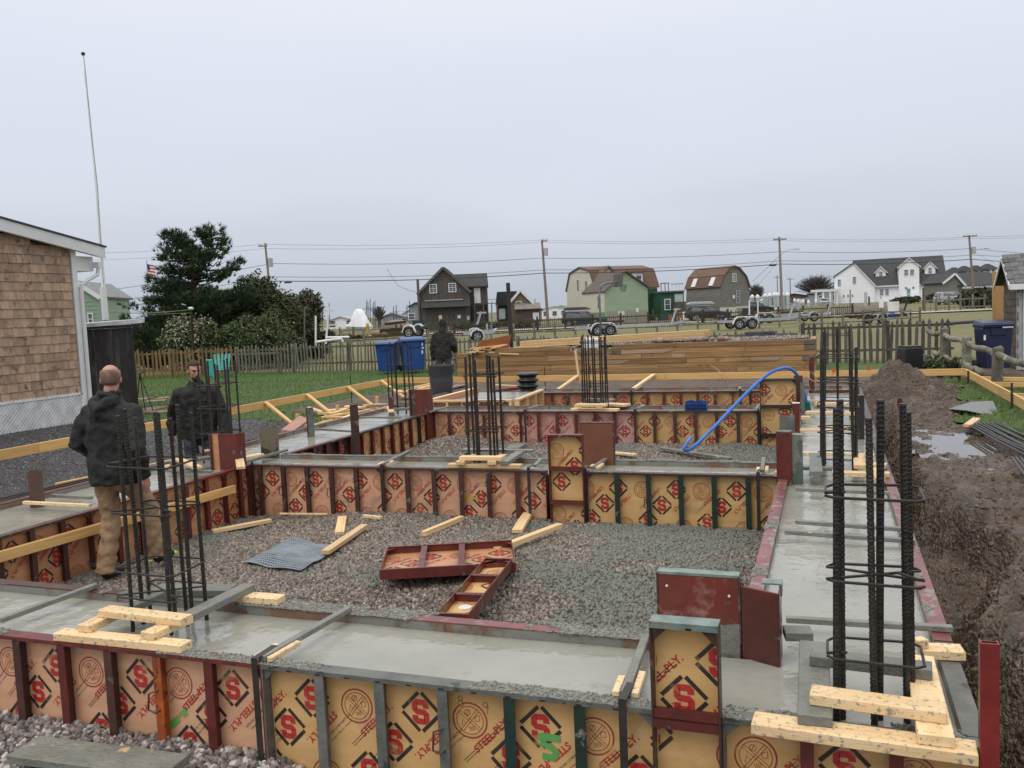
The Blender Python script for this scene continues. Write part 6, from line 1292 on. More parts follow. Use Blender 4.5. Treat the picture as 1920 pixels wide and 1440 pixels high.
BRF = mat('brown_shingle_roof', (.17, .105, .075), (.12, .075, .055), rough=.85, scale=3, rnd=.1, bump=.3, bscale=20); GSH = siding('grey_cedar_wall', (.235, .225, .205), .65, 2.5, False, .9)
LGR = siding('light_green_clapboard', (.33, .44, .30), .9, .6); SGR = siding('sage_green_clapboard', (.27, .38, .29), .9, .6); DKG = siding('dark_green_wall', (.02, .095, .055), .8, .6); CRM = siding('cream_wall', (.62, .59, .49), .93, .5); WSD = siding('white_clapboard', (.88, .89, .92), .96, .5)
TANP = siding('tan_garage_panel', (.34, .32, .26), .9, .6); GTR = mat('grey_board_trim', (.13, .12, .11), rough=.8); WGR = mat('pale_grey_trim', (.5, .5, .5), rough=.7)
# dark barn
d = 109; s = px2(d)
t = bld('dark weathered barn house with a steep gable and two white windows', 837, 617, d, 0, [(-48*s, 0), (-48*s, 71*s), (-.5*s, 116*s), (46*s, 71*s), (46*s, 0)], 7.5, DW, DRF, [1, 2], trim=GTR)
window(t, -21*s, -.03, 71*s, .78, .95); window(t, 15*s, -.03, 71.5*s, .78, .95)
b = MB(); b.prism([(-.9, 42*s), (0, 53*s), (0, 55*s), (-.95, 43.2*s)], -44*s, 47*s, axis='x'); b.build('pent_roof', DRF, t); MB().b2((-37*s, -.22, 55*s), (34*s, -.0, 56.8*s)).build('ledge', WGR, t)
for i in range(9):
    x0 = -46*s+i*10.2*s; MB().b2((x0, -.05, .05), (x0+9.6*s, -.003, 41*s)).build('door_board' if i in (3, 4, 5) else 'wall_board', DW, t)
for i in range(12):
    MB().b2((-.2+i*.0-46*s+i*7.6*s, -.045, 57*s), (-46*s+i*7.6*s-.12, -.003, min(70*s, 70*s))).build('wall_board', DW, t)
for (x_, z_, w_, h_, m_) in ((-10, 25, 6, 6, WHT), (-10, 19.5, 6, 5, mat('yellow_sign', (.55, .42, .04), bump=0)), (25, 24, 6, 6, WHT), (42, 21, 5, 8, WGR)): MB().b2((x_*s-w_*s/2, -.09, z_*s-h_*s/2), (x_*s+w_*s/2, -.052, z_*s+h_*s/2)).build('notice', m_, t)
MB().tube([(-49*s, -.1, 0), (-49*s, -.1, 97*s)], .16, 8).build('stove_pipe', GTR, t)
# rear wing
b = MB(); b.b2((34*s, 1.5, 0), (78*s, 6.5, 80*s)); b.build('rear_wing', DW, t); b = MB(); b.prism([(1.0, 78*s), (4.0, 103*s), (7.0, 78*s), (7.0, 80*s), (4.0, 105.5*s), (1.0, 80*s)], 16*s, 79.5*s, axis='x'); b.build('wing_roof', DRF, t)
MB().b2((54*s, 1.42, 48*s), (66*s, 1.49, 77*s)).build('door', WHT, t)
st = MB()
for i in range(12): st.b2((56*s, .2-.1+0*i, 47*s-i*3.6*s), (69*s, .45+.0*i, 48*s-i*3.6*s))
st.build('outside_stair', DW, t); MB().b2((52*s, .1, 45.6*s), (96*s, 1.4, 46.8*s)).b2((95*s, .1, 46.8*s), (96.2*s, .2, 54*s)).b2((70*s, .1, 53.2*s), (96*s, .18, 54*s)).build('deck', DW, t)
for x_ in (53, 70, 95): MB().b2((x_*s, .1, 0), (x_*s+.18, .3, 45*s)).build('deck_post', DW, t)
# small shop
d = 115; s = px2(d)
t = bld('small shingled shop with dark roof and lower red trimmed building', 980, 606, d, .0, [(-20*s, 0), (-20*s, 47*s), (-2*s, 66*s), (19*s, 43*s), (19*s, 0)], 6, mat('tan_shingle_wall', (.26, .20, .15), (.2, .15, .11), rough=.9, scale=3), DRF, [1, 2], trim=WHT)
MB().b2((-48*s, 2, 0), (-20*s, 7, 40*s)).build('side_wing', DKG, t); MB().prism([(-50*s, 40*s), (-16*s, 40*s), (-8*s, 66*s), (-46*s, 66*s)], 1.5, 1.9).build('side_roof', DRF, t)
MB().b2((-12*s, -2.2, 0), (32*s, -.02, 30*s)).build('lower_wall', mat('maroon_grey_wall', (.12, .09, .085), (.09, .07, .065), rough=.9), t); MB().prism([(-2.5, 30*s), (0.1, 41*s), (.1, 42.5*s), (-2.6, 31.5*s)], -14*s, 34*s, axis='x').build('lower_roof', GSH, t); MB().b2((-12.5*s, -2.28, 28*s), (32.5*s, -2.22, 30.5*s)).build('red_trim', mat('barn_red', (.28, .03, .03)), t)
MB().b2((19*s, -2.26, 4*s), (30*s, -2.21, 24*s)).build('door', WHT, t); window(t, -6*s, -.03, 38*s, .6, .5, mull=False); MB().b2((-44*s, 1.9, 14*s), (-32*s, 1.98, 34*s)).build('white_panel', WHT, t)
# green and cream gambrel
d = 112; s = px2(d)
t = bld('large cream and green gambrel house with a brown roof', 1150, 603, d, 0, [(-6, 0), (-6, 26*s), (-5.4, 76*s), (-3.0, 100*s), (0, 104*s), (3.0, 100*s), (5.4, 76*s), (6, 26*s), (6, 0)], 1, CRM, BRF, [], ov=.25)
for c in list(t.children): bpy.data.objects.remove(c)
t.rotation_euler = (0, 0, YAW+.40); x0, x1 = -36*s, 98*s
g = [(0, 0), (0, 62*s), (1.2, 96*s), (4, 105*s), (6.8, 96*s), (8, 62*s), (8, 0)]
MB().prism(g, x0, x1, axis='x').build('wall', CRM, t)
for (a, c) in ((1, 2), (2, 3), (3, 4), (4, 5)):
    (y0, z0), (y1, z1) = g[a], g[c]; L = math.hypot(y1-y0, z1-z0); ny, nz_ = -(z1-z0)/L, (y1-y0)/L; MB().prism([(y0+ny*.01, z0+nz_*.01), (y1+ny*.01, z1+nz_*.01), (y1+ny*.2, z1+nz_*.2), (y0+ny*.2, z0+nz_*.2)], x0-.15, x1+.3, axis='x').build('roof', BRF, t)
MB().b2((30*s, -.06, 0), (98*s, -.003, 61*s)).build('green_wall', DKG, t); MB().b2((52*s, -.12, 0), (74*s, -.062, 44*s)).build('garage_door', WHT, t)
for y_, z_ in ((2.3, 66), (4.6, 70)): window(t, x0-.02, y_, z_*s-.4, .45, 1.3, rz=-PI/2, fm=CRM, mull=False, fr=.04)
window(t, 88*s, -.07, 12*s, .2, .6, mull=False, fr=.03)
MB().b2((48*s, -.1, 68*s), (66*s, 3, 91*s)).build('dormer', WSD, t); window(t, 57*s, -.11, 70*s, .75, 1.05, fm=WHT, mull=False); MB().b2((46*s, -.4, 91*s), (68*s, 3, 93*s)).build('dormer_roof', BRF, t)
MB().prism([(-32*s, 60*s), (-32*s, 80*s), (-10*s, 102*s), (14*s, 80*s), (14*s, 60*s)], -.35, 4).build('cross_gable', mat('pale_blue_gable', (.42, .50, .54), (.36, .44, .48)), t)
for q_ in (((-35*s, 77*s), (-10*s, 102.6*s)), ((-10*s, 102.6*s), (17*s, 77*s))): (xa, za), (xb, zb2) = q_; MB().prism([(xa, za), (xb, zb2), (xb, zb2+.2), (xa, za+.2)], -.6, 4).build('cross_roof', BRF, t)
MB().prism([(-66*s, 0), (-66*s, 56*s), (-24*s, 89*s), (22*s, 60*s), (22*s, 0)], -6.0, -.36).build('front_wall', LGR, t)
for q_ in (((-68*s, 54.5*s), (-24*s, 89.5*s)), ((-24*s, 89.5*s), (24*s, 59.5*s))): (xa, za), (xb, zb2) = q_; MB().prism([(xa, za), (xb, zb2), (xb, zb2+.16), (xa, za+.16)], -6.3, -.36).build('front_roof', mat('grey_brown_roof', (.12, .10, .09), (.09, .075, .07), rough=.85, scale=3), t)
MB().b2((-66.4*s, -5.95, 20*s), (-66.05*s, -.4, 55*s)).build('cream_side', CRM, t); MB().b2((-66.4*s, -5.95, 0), (-66.05*s, -.4, 19.8*s)).build('green_base', siding('mid_green_base', (.16, .28, .17), .9), t); MB().b2((-66.8*s, -2.6, 0), (-66.45*s, -1.6, 18*s)).build('door', mat('brown_door', (.3, .13, .08)), t); window(t, -66.5*s, -4.6, 28*s, .5, 1.4, rz=-PI/2, mull=False, fr=.04)
MB().b2((-62*s, -6.06, 0), (-25*s, -6.005, 22*s)).build('garage_door', TANP, t); MB().b2((-22*s, -6.06, 0), (18*s, -6.005, 22*s)).build('garage_door', TANP, t)
for x_, z_ in ((-40, 14), (-33, 14), (-4, 18)): MB().b2((x_*s, -6.1, z_*s), (x_*s+.35, -6.062, z_*s+.45)).build('notice', WHT, t)
st = MB()
for i in range(9): st.b2((25*s+i*2*s, -3.2, 30*s-i*3.4*s), (28*s+i*2*s, -2.3, 31*s-i*3.4*s))
st.beam((25*s, -3.25, 38*s), (45*s, -3.25, 8*s), .06, .12).build('outside_stair', GTR, t)
q = P(1240, 603, 108); t = T('annex', 'dark green annex with a roof deck between the two gambrel houses', 'annex', (q.x, q.y, gz(q.x, q.y)), YAW)
MB().b2((0, 0, 0), (42*s, 6, 50*s)).build('annex_wall', DKG, t); MB().b2((-1*s, -.3, 50.2*s), (43*s, 6.2, 53*s)).build('annex_roof', GTR, t); window(t, 12*s, -.03, 20*s, .6, 1.2, mull=False); MB().b2((25*s, -.1, 26*s), (40*s, -.03, 47*s)).build('white_panel', siding('pale_panel', (.5, .55, .55)), t)
for x_ in (1, 8, 14, 21, 28, 35, 40): MB().b2((x_*s, 0, 53*s), (x_*s+.08, .1, 68*s if x_ < 16 else 66*s)).build('rail_post', DW if x_ < 16 else WHT, t)
MB().b2((0, -.02, 66.5*s), (16*s, .08, 68*s)).b2((19*s, -.02, 64.6*s), (41*s, .08, 65.6*s)).build('deck_rail', DW, t); MB().b2((21*s, -1.5, 0), (41*s, -.1, 33*s)).build('dark_porch', DW, t)
MB().tube([(36*s, -2.5, 0), (36*s, -2.5, 1.0)], .36, 12).build('gas_tank', WHT, t)
for i, x_ in enumerate((7, 17, 23)): bevel(MB().b2((x_*s, -2.4, 0), (x_*s+.5, -1.9, .8+.1*i)).build('crate', mat('orange_crate', (.38, .14, .05)), t))
# grey gambrel
d = 112; s = px2(d)
gp = [(-36*s, 0), (-36*s, 40*s), (-34*s, 58*s), (-26*s, 76*s), (-10*s, 90*s), (0, 93*s), (12*s, 89*s), (28*s, 74*s), (36*s, 55*s), (38*s, 40*s), (38*s, 0)]
t = bld('grey shingled gambrel house with a brown roof and an arched window', 1378, 592, d, .50, gp, 6.5, GSH, BRF, [2, 3, 4, 5, 6, 7], ov=.2)
window(t, 0, -.03, 66*s, .45, .9); window(t, 8*s, -.03, 26*s, .42, 1.5, fm=WGR); MB().tube([(8*s, -.04, 26*s+1.5), (8*s, .0, 26*s+1.5)], .28, 14).build('arch_light', GLASS, t)
MB().b2((-5*s, -.08, 34*s), (0, -.03, 40*s)).build('notice', WHT, t); MB().b2((-37*s, -.06, 0), (38*s, -.005, 18*s)).build('base_wall', CRM, t); MB().b2((4*s, -.12, 0), (34*s, -.062, 16*s)).build('garage_opening', TANP, t); MB().b2((17*s, -.14, 0), (32*s, -.125, 14*s)).build('dark_opening', BLK, t); MB().b2((3*s, -.16, 16.2*s), (36*s, -.065, 18*s)).build('garage_lintel', WHT, t)
for x_ in (-24, -12): MB().b2((x_*s, -.1, 6*s), (x_*s+.2, -.065, 12*s)).build('small_light', BLK, t)
# left side slope with skylights
MB().prism([(-.15, -.5), (.15, -.5)], 0, 1) if False else None
for y_ in (1.2, 4.6): o = MB().b2((-.10, 0, 0), (.0, .75, 1.2)).build('skylight', WHT, t); o.location = (-34.6*s-.15, y_, 59*s); o.rotation_euler = (0, .50, 0)
# white house
d = 150; s = px2(d)
q = P(1655, 566, d)
t = T('house', 'big white house with dark roof and three dormers', 'house', (q.x, q.y, gz(q.x, q.y)), YAW-.34); t.scale = (.95, 1, .90)
zb_ = P(1655, 566, d).z-t.location.z; HW0, HW1 = -50*s, 112*s
prof = [(0, 0), (0, 36*s), (5.6, 90*s), (11, 40*s), (11, 0)]
WRF = mat('dark_grey_roof', (.055, .058, .065), (.04, .042, .048), rough=.8, scale=2, rnd=.05)
MB().prism(prof, HW0, HW1, axis='x').build('wall', WSD, t)
MB().prism([(-.4, 33*s), (5.6, 90.5*s), (11.4, 36*s), (11.4, 38*s), (5.6, 93*s), (-.4, 35.5*s)], HW0-.2, HW1+.3, axis='x').build('roof', WRF, t)
MB().b2((HW0, -.5, 31.8*s), (HW1+.2, -.36, 34.5*s)).build('eave', WHT, t)
MB().prism([(-86*s, 0), (-86*s, 62*s), (-48*s, 80*s), (-14*s, 40*s), (-14*s, 0)] if False else [(-88*s, 0), (-88*s, 58*s), (-52*s, 84*s), (-22*s, 47*s), (-15*s, 38*s), (-15*s, 0)], -.9, 9).build('left_wing', WSD, t)
MB().prism([(-89*s, 57.5*s), (-52*s, 84.3*s), (-14*s, 36*s), (-13*s, 38*s), (-52*s, 86.3*s), (-90*s, 59.5*s)], -1.1, 9.2).build('wing_roof', WRF, t); MB().prism([(-52*s, 82*s), (-14*s, 34*s), (-13*s, 36*s), (-52*s, 84.2*s)], -1.25, -1.12).build('barge_board', WHT, t)
for x_, z_ in ((-80, 38), (-52, 42)): window(t, x_*s, -.93, z_*s, .45, 1.2)
for x_ in (-72, -64, -56): window(t, x_*s, -.93, 14.5*s, .22, .4, mull=False, fr=.03)
def dormer(x, w, z0, ht, zr, yd=-.02, nw=1, m_=WSD):
    MB().prism([(x-w/2, z0), (x-w/2, z0+ht), (x, z0+ht+zr), (x+w/2, z0+ht), (x+w/2, z0)], yd, 5.0).build('dormer', m_, t)
    MB().prism([(x-w/2-.3, z0+ht-.25), (x, z0+ht+zr+.01), (x+w/2+.3, z0+ht-.25), (x+w/2+.3, z0+ht-.05), (x, z0+ht+zr+.22), (x-w/2-.3, z0+ht-.05)], yd-.25, yd-.12).build('barge_board', WHT, t)
    MB().prism([(x-w/2-.3, z0+ht-.2), (x, z0+ht+zr+.03), (x+w/2+.3, z0+ht-.2), (x+w/2+.3, z0+ht-.03), (x, z0+ht+zr+.24), (x-w/2-.3, z0+ht-.03)], yd-.119, 5.2).build('dormer_roof', WRF, t)
    for i in range(nw): window(t, x+(i-(nw-1)/2)*.95, yd-.03, z0+ht*.25 if nw == 1 else z0+ht-1.5, .5 if nw == 1 else .55, 1.0)
dormer(-2*s, 19*s, 50*s, 12*s, 11*s, 1.6); dormer(87*s, 19*s, 52*s, 14*s, 12*s, 1.6); dormer(47*s, 36*s, 0, 70*s, 17*s, -.9, 2)
for x_, y_ in ((3, -.03), (100, -.03)):
    for k in (-.45, .45): window(t, x_*s+k, y_, 15*s, .5, 1.1)
MB().b2((43*s, -.99, 10*s), (49*s, -.92, 26*s)).build('door', mat('blue_grey_door', (.2, .3, .36)), t)
for x_ in (40, 53): MB().b2((x_*s, -1.05, 26*s), (x_*s+.25, -.92, 29*s)).build('porch_light', BLK, t)
MB().b2((38*s, -2.4, 9*s), (60*s, -.93, 10*s)).b2((38*s, -2.4, 15*s), (60*s, -2.35, 15.8*s)).build('porch', WHT, t)
b = MB()
for i in range(9): b.b2((60*s+i*2*s, -2.3, 9*s-i*1.1*s), (62.2*s+i*2*s, -1.1, 10*s-i*1.1*s))
for i in range(10): b.b2((38*s+i*2.4*s, -2.4, 10*s), (38.4*s+i*2.4*s, -2.35, 15*s))
b.beam((60*s, -2.4, 15.5*s), (79*s, -2.4, 5.5*s), .06, .09); b.build('porch_steps', WHT, t)
MB().b2((-88*s, -.95, -.5), (HW1, -.02, 1.5*s)).build('foundation', WGR, t)
# right hand houses
d = 125; s = px2(d)
t = bld('low grey shingled house with a wide dark roof at the right', 1795, 560, d, .0, [(-26*s, 0), (-26*s, 38*s), (-6*s, 53*s), (17*s, 26*s), (17*s, 0)], 6, GSH, DRF, [1, 2], trim=WHT)
MB().prism([(-.5, 30*s), (5, 56*s), (6, 56*s), (6, 30*s)], 0, 95*s, axis='x').build('long_roof', DRF, t); MB().b2((10*s, .3, 0), (90*s, 5, 30*s)).build('long_wall', GSH, t); MB().b2((8*s, -.3, 25*s), (92*s, -.0, 29*s)).build('eave', WHT, t); MB().b2((20*s, -1.2, 0), (23*s, -.9, 26*s)).build('porch_post', WHT, t)
d = 165; s = px2(d)
t = bld('distant pale house with a row of four small cupola roofs', 1830, 556, d, .0, [(-42*s, 0), (-42*s, 40*s), (42*s, 40*s), (42*s, 0)], 6, WSD, DRF, [1])
for x_, z_ in ((-33, 52), (-14, 54), (8, 54), (30, 56)):
    MB().b2((x_*s-1.1, .5, 40*s), (x_*s+1.1, 3, z_*s-2*s)).build('cupola', WSD, t); MB().box((x_*s, 1.75, z_*s+.1), (3.4, 3.2, 1.1), taper=.15).build('cupola_roof', DRF, t)
    for k in (-.45, .45): window(t, x_*s+k, .48, z_*s-2*s-1.0, .5, .8, mull=False)
# sage green house at far left
d = 62; s = px2(d)
t = bld('sage green clapboard house with one small window at the far left', 160, 640, d, .12, [(-44*s, 0), (-44*s, 100*s), (-8*s, 141*s), (30*s, 113*s), (30*s, 0)], 7, SGR, mat('pale_roof', (.28, .30, .31), rough=.8), [1, 2], ov=.2, trim=WHT)
window(t, 13*s, -.03, 63*s, .26, .7, mull=False, fr=.06); MB().b2((-9.5*s, -.05, 122*s), (-6.5*s, -.01, 131*s)).build('gable_vent', GTR, t)
for i in range(14): MB().prism([(-40*s, 8*s+i*7.4*s), (28*s, 8*s+i*7.4*s), (28*s, 8.6*s+i*7.4*s), (-40*s, 8.6*s+i*7.4*s)], -.03, -.002).build('clapboard', SGR, t)
# distant harbour sheds and houses
def simple(label, px, py, d, wpx, hpx, rpx, wm, rm, wins=0, rz=0, dep=6):
    s = px2(d); t = bld(label, px, py, d, rz, [(-wpx/2*s, 0), (-wpx/2*s, hpx*s), (-wpx*.0*s, (hpx+rpx)*s), (wpx/2*s, hpx*s), (wpx/2*s, 0)], dep, wm, rm, [1, 2], cat='house')
    for i in range(wins): window(t, (-.38+.76*i/max(1, wins-1))*wpx*s, -.03, hpx*.4*s, .9, .9, mull=False)
    return t
simple('long white harbour building left of the green gambrel house', 1040, 592, 190, 88, 14, 8, WSD, WGR, 5)
simple('white raised harbour building behind the utility pole', 1052, 580, 215, 60, 15, 6, WSD, WGR, 4)
simple('grey roofed house far behind, right of the small shop', 1005, 596, 150, 22, 22, 10, GSH, DRF, 1)
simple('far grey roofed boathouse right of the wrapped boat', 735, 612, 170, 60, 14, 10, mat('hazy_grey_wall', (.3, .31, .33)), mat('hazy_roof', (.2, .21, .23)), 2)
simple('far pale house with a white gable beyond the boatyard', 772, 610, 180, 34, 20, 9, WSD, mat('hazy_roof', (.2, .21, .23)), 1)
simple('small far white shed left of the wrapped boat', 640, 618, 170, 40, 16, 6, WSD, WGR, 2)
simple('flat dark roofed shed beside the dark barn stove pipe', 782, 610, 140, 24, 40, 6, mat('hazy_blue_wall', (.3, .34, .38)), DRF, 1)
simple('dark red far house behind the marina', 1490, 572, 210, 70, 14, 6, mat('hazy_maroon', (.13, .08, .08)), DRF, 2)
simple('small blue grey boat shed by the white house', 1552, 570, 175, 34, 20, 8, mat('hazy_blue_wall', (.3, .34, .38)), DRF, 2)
# ------------------------------------------------------------------ boats, pilings, masts
WRAP = mat('white_shrink_wrap', (.82, .83, .86), (.70, .71, .74), rough=.35, scale=2, bump=.2, bscale=3, bd=.1)
def lath(b, secs, n=16):
    o = len(b.v); k = len(secs)
    for (x, y0, y1, prof) in secs: pass
def boat(label, px, py, d, Lpx, hpx, rz, wrap=True):
    s = px2(d); L = Lpx*s; H = hpx*s; q = P(px, py, d); t = T('boat', label, 'boat', (q.x, q.y, gz(q.x, q.y)), YAW+rz); b = MB(); rings = []; n = 16
    for i in range(9):
        u = i/8; x = (u-.5)*L; w = L*.19*math.sin(min(1, (1-u)*1.6+.02)*PI/2)**.7; z0 = .62+.45*max(0, u-.55)**1.5; zd = H*(.40+.06*u)
        rings.append([(x, w*math.cos(a), (z0+(zd-z0)*(1-abs(math.sin(a)))**.6)) for a in [PI+PI*j/(n-1) for j in range(n)]])
    vs = [v for r_ in rings for v in r_]; fs = [(i*n+j, i*n+j+1, (i+1)*n+j+1, (i+1)*n+j) for i in range(8) for j in range(n-1)]
    b.add(vs, fs+[tuple(range(n))]); b.build('hull', mat('off_white_hull', (.55, .55, .53), rough=.3), t, smooth=True)
    if wrap:
        b = MB(); vs = []
        for i in range(9):
            u = i/8; x = (u-.5)*L*1.02; w = L*.2*math.sin(min(1, (1-u)*1.6+.02)*PI/2)**.7; zd = H*(.37+.06*u); hgt = H*(.62*math.exp(-((u-.42)/.30)**4)+.08)
            for j in range(n):
                a = PI*j/(n-1); vs.append((x, w*math.cos(a)*(1-.25*math.sin(a)), zd+hgt*math.sin(a)**.8))
        b.add(vs, [(i*n+j, (i+1)*n+j, (i+1)*n+j+1, i*n+j+1) for i in range(8) for j in range(n-1)]+[tuple(range(n)), tuple(8*n+j for j in reversed(range(n)))]); b.build('shrink_wrap', WRAP, t, smooth=True)
    else:
        MB().b2((-L*.2, -L*.1, H*.4), (L*.15, L*.1, H*.85)).b2((-L*.25, -L*.12, H*.86), (L*.2, L*.12, H*.93)).build('cabin', WHT, t); MB().b2((-L*.18, -L*.103, H*.6), (L*.13, -L*.101, H*.78)).build('cabin_window', GLASS, t)
    return t
boat('boat under bright white shrink wrap standing on land left of the barn', 671, 611, 92, 54, 48, 2.7)
boat('white motor boat in the marina right of the grey gambrel house', 1432, 585, 140, 34, 16, .1, False); boat('white cabin boat in the marina behind the utility pole', 1500, 580, 150, 40, 16, 3.0, False); boat('white boat near the pilings left of the white house', 1545, 577, 150, 36, 15, 0, False)
boat('white work boat at the far harbour left of the hedge end', 625, 613, 130, 34, 16, 0, False); boat('small white boat far behind the fence right of the wrapped boat', 745, 611, 150, 30, 14, 0, False); boat('green hulled boat in the marina beside the pilings', 1442, 588, 120, 40, 14, .05, False)
PIL = mat('pale_blue_piling', (.42, .49, .51), (.33, .39, .41), rough=.7)
for i, (x_, y0, y1) in enumerate(((1411, 585, 553), (1421, 585, 553), (1435, 582, 551), (1444, 582, 550), (1453, 580, 549), (1458, 580, 549), (1468, 580, 549), (1477, 578, 549), (1490, 578, 560), (1497, 577, 561), (1506, 577, 562), (1516, 577, 563), (1530, 577, 562))):
    q = P(x_, y0, 138); t = T('piling', 'white capped marina piling between the grey gambrel house and the white house', 'piling', (q.x, q.y, gz(q.x, q.y)), 0, 'marina pilings'); zt_ = P(x_, y1, 138).z-t.location.z; r0 = .32 if y1 < 556 else .2
    MB().tube([(0, 0, 0), (0, 0, zt_-.4)], r0, 8).build('pile', PIL, t); MB().tube([(0, 0, zt_-.42), (0, 0, zt_-.15), (0, 0, zt_+.1)], [r0*1.1, r0*.9, .04], 8).build('cap', WHT, t)
MST = mat('grey_mast', (.10, .11, .13), rough=.6)
for i, (x_, y0, y1, lean) in enumerate(((595, 612, 560, 0), (604, 612, 566, 1), (618, 612, 568, -1), (685, 610, 562, 3), (690, 610, 566, 0), (694, 610, 561, 0), (699, 610, 567, 1), (703, 610, 564, 0), (738, 608, 574, 0), (743, 608, 572, 0), (763, 608, 572, 0), (768, 608, 564, 0), (1003, 596, 560, 0), (1397, 590, 552, 0))):
    q = P(x_, y0, 165); t = T('boat_mast', 'thin dark mast in the distant harbour', 'mast', (q.x, q.y, gz(q.x, q.y)), 0, 'masts in the distant harbour'); tp = P(x_+lean, y1, 165)-t.location; MB().tube([(0, 0, 0), tuple(tp)], [.12, .07], 5).build('mast', MST, t); MB().beam(tuple(tp*.7+Vector((-.9, 0, 0))), tuple(tp*.7+Vector((.9, 0, 0))), .06, .06).build('spreader', MST, t)
# ------------------------------------------------------------------ utility poles and wires
POLE = mat('pole_wood', (.27, .225, .19), (.18, .145, .12), rough=.85, stretch=(4, 4, .4)); WIRE = mat('black_wire', (.03, .03, .035), rough=.6, bump=0)
def upole(label, bx, by, tx, ty, d, arms=(), lamp=None, trans=None, r=.15):
    q = P(bx, by, d); t = T('utility_pole', label, 'utility pole', (q.x, q.y, gz(q.x, q.y)), YAW); tp = P(tx, ty, d)-t.location; M_ = Euler((0, 0, -YAW)).to_matrix(); tp = M_ @ tp
    MB().tube([(0, 0, -.3), tuple(tp*.5), tuple(tp)], [r*1.25, r*1.05, r*.75], 8).build('pole', POLE, t)
    for (f, w, off) in arms: c = tp*f; MB().box((c.x+off, c.y-.2, c.z), (w, .12, .13)).build('crossarm', POLE, t)
    for (f, w, off) in arms:
        c = tp*f
        for k in (-.45, -.2, .2, .45): MB().tube([(c.x+off+w*k, c.y-.2, c.z+.06), (c.x+off+w*k, c.y-.2, c.z+.26)], .04, 6).build('insulator', WGR, t)
    if trans: c = tp*trans; MB().tube([(c.x+.38, c.y-.1, c.z-.45), (c.x+.38, c.y-.1, c.z+.45)], .25, 10).build('transformer', WGR, t)
    if lamp: c = tp*lamp; MB().tube([(c.x, c.y-.1, c.z-.3), (c.x+.9, c.y-.2, c.z+.25), (c.x+1.7, c.y-.3, c.z+.35)], .035, 6).build('lamp_arm', WGR, t); bevel(MB().box((c.x+1.95, c.y-.3, c.z+.33), (.6, .25, .12)).build('lamp_head', WGR, t), .03)
    return t
upole('leaning utility pole rising behind the pine tree', 514, 612, 497, 456, 90, ((.97, .9, -.2),), trans=.80, r=.13)
upole('utility pole in front of the far white harbour buildings', 1028, 606, 1016, 450, 105, ((.985, .7, .3),), trans=.86)
upole('utility pole with a street lamp between the grey gambrel and the white house', 1467, 592, 1461, 444, 105, ((.965, 1.55, 0),), lamp=.80)
upole('utility pole with a street lamp and transformer right of the white house', 1827, 562, 1817, 441, 112, ((.985, 1.8, 0),), lamp=.76, trans=.78)
upole('far thin utility pole left of the lamp pole', 1459, 575, 1457, 516, 210, ((.93, 1.6, 0),), r=.12); upole('far thin utility pole right of the lamp pole', 1483, 575, 1481, 520, 210, ((.93, 1.6, 0),), r=.12)
def wire(label, pts, r=.02, group='overhead wires', d0=None):
    p = [P(x, y, d) for x, y, d in pts]; out = []
    for a, c in zip(p, p[1:]):
        for i in range(12):
            u = i/12; q = a*(1-u)+c*u; q.z -= (a-c).length*.010*4*u*(1-u); out.append(q)
    out.append(p[-1]); b = MB(); b.tube(out, r, 4, cap=False); return b.build('overhead_wire', WIRE, label=label, cat='wire', group=group)
E = [( (60, 474, 100), (497, 458, 90), (1017, 450, 105), (1459, 447, 105), (1816, 444, 112), (1990, 437, 112) ), ( (60, 490, 100), (497, 466, 90), (1017, 454, 105), (1459, 451, 105), (1816, 447, 112), (1990, 442, 112) ), ( (60, 560, 100), (510, 494, 90), (1014, 484, 105), (1463, 472, 105), (1820, 466, 112), (1990, 478, 112) ), ( (60, 580, 100), (509, 519, 90), (1022, 506, 105), (1463, 489, 105), (1822, 478, 112), (1990, 482, 112) ), ( (60, 596, 100), (510, 527, 90), (1022, 512, 105), (1463, 495, 105), (1822, 486, 112), (1990, 494, 112) )]
nm = ['topmost thin overhead wire crossing the sky', 'second thin overhead wire just below the topmost', 'middle overhead wire hanging below the crossarms', 'upper of the two low overhead cables', 'lowest and thickest overhead cable']
for i, e in enumerate(E): wire(nm[i], e, (.012, .012, .022, .022, .04)[i])
t = T('splice_case', 'dark splice case hanging on the lowest cable left of the wrapped boat', 'splice case', P(540, 529.5, 90)); MB().tube([(-.4, 0, 0), (.4, 0, 0)], .09, 8).build('case', BLK, t)
t = T('splice_case', 'dark splice case hanging on the lowest cable left of the lamp pole', 'splice case', P(1449, 497, 105)); MB().tube([(-.4, 0, 0), (.4, 0, 0)], .12, 8).build('case', BLK, t)
wire('service wire drooping from the middle wire to the dark barn', ((726, 504, 95), (745, 535, 100), (788, 550, 108)), .02, None)
wire('guy wire slanting down at the left of the lamp pole', ((1411, 528, 108), (1461, 480, 105)), .02, None); wire('guy wire slanting down behind the lamp pole', ((1417, 540, 110), (1463, 484, 105)), .015, None); wire('service wire from the right lamp pole to the shed side', ((1822, 468, 112), (1930, 520, 80)), .012, None)
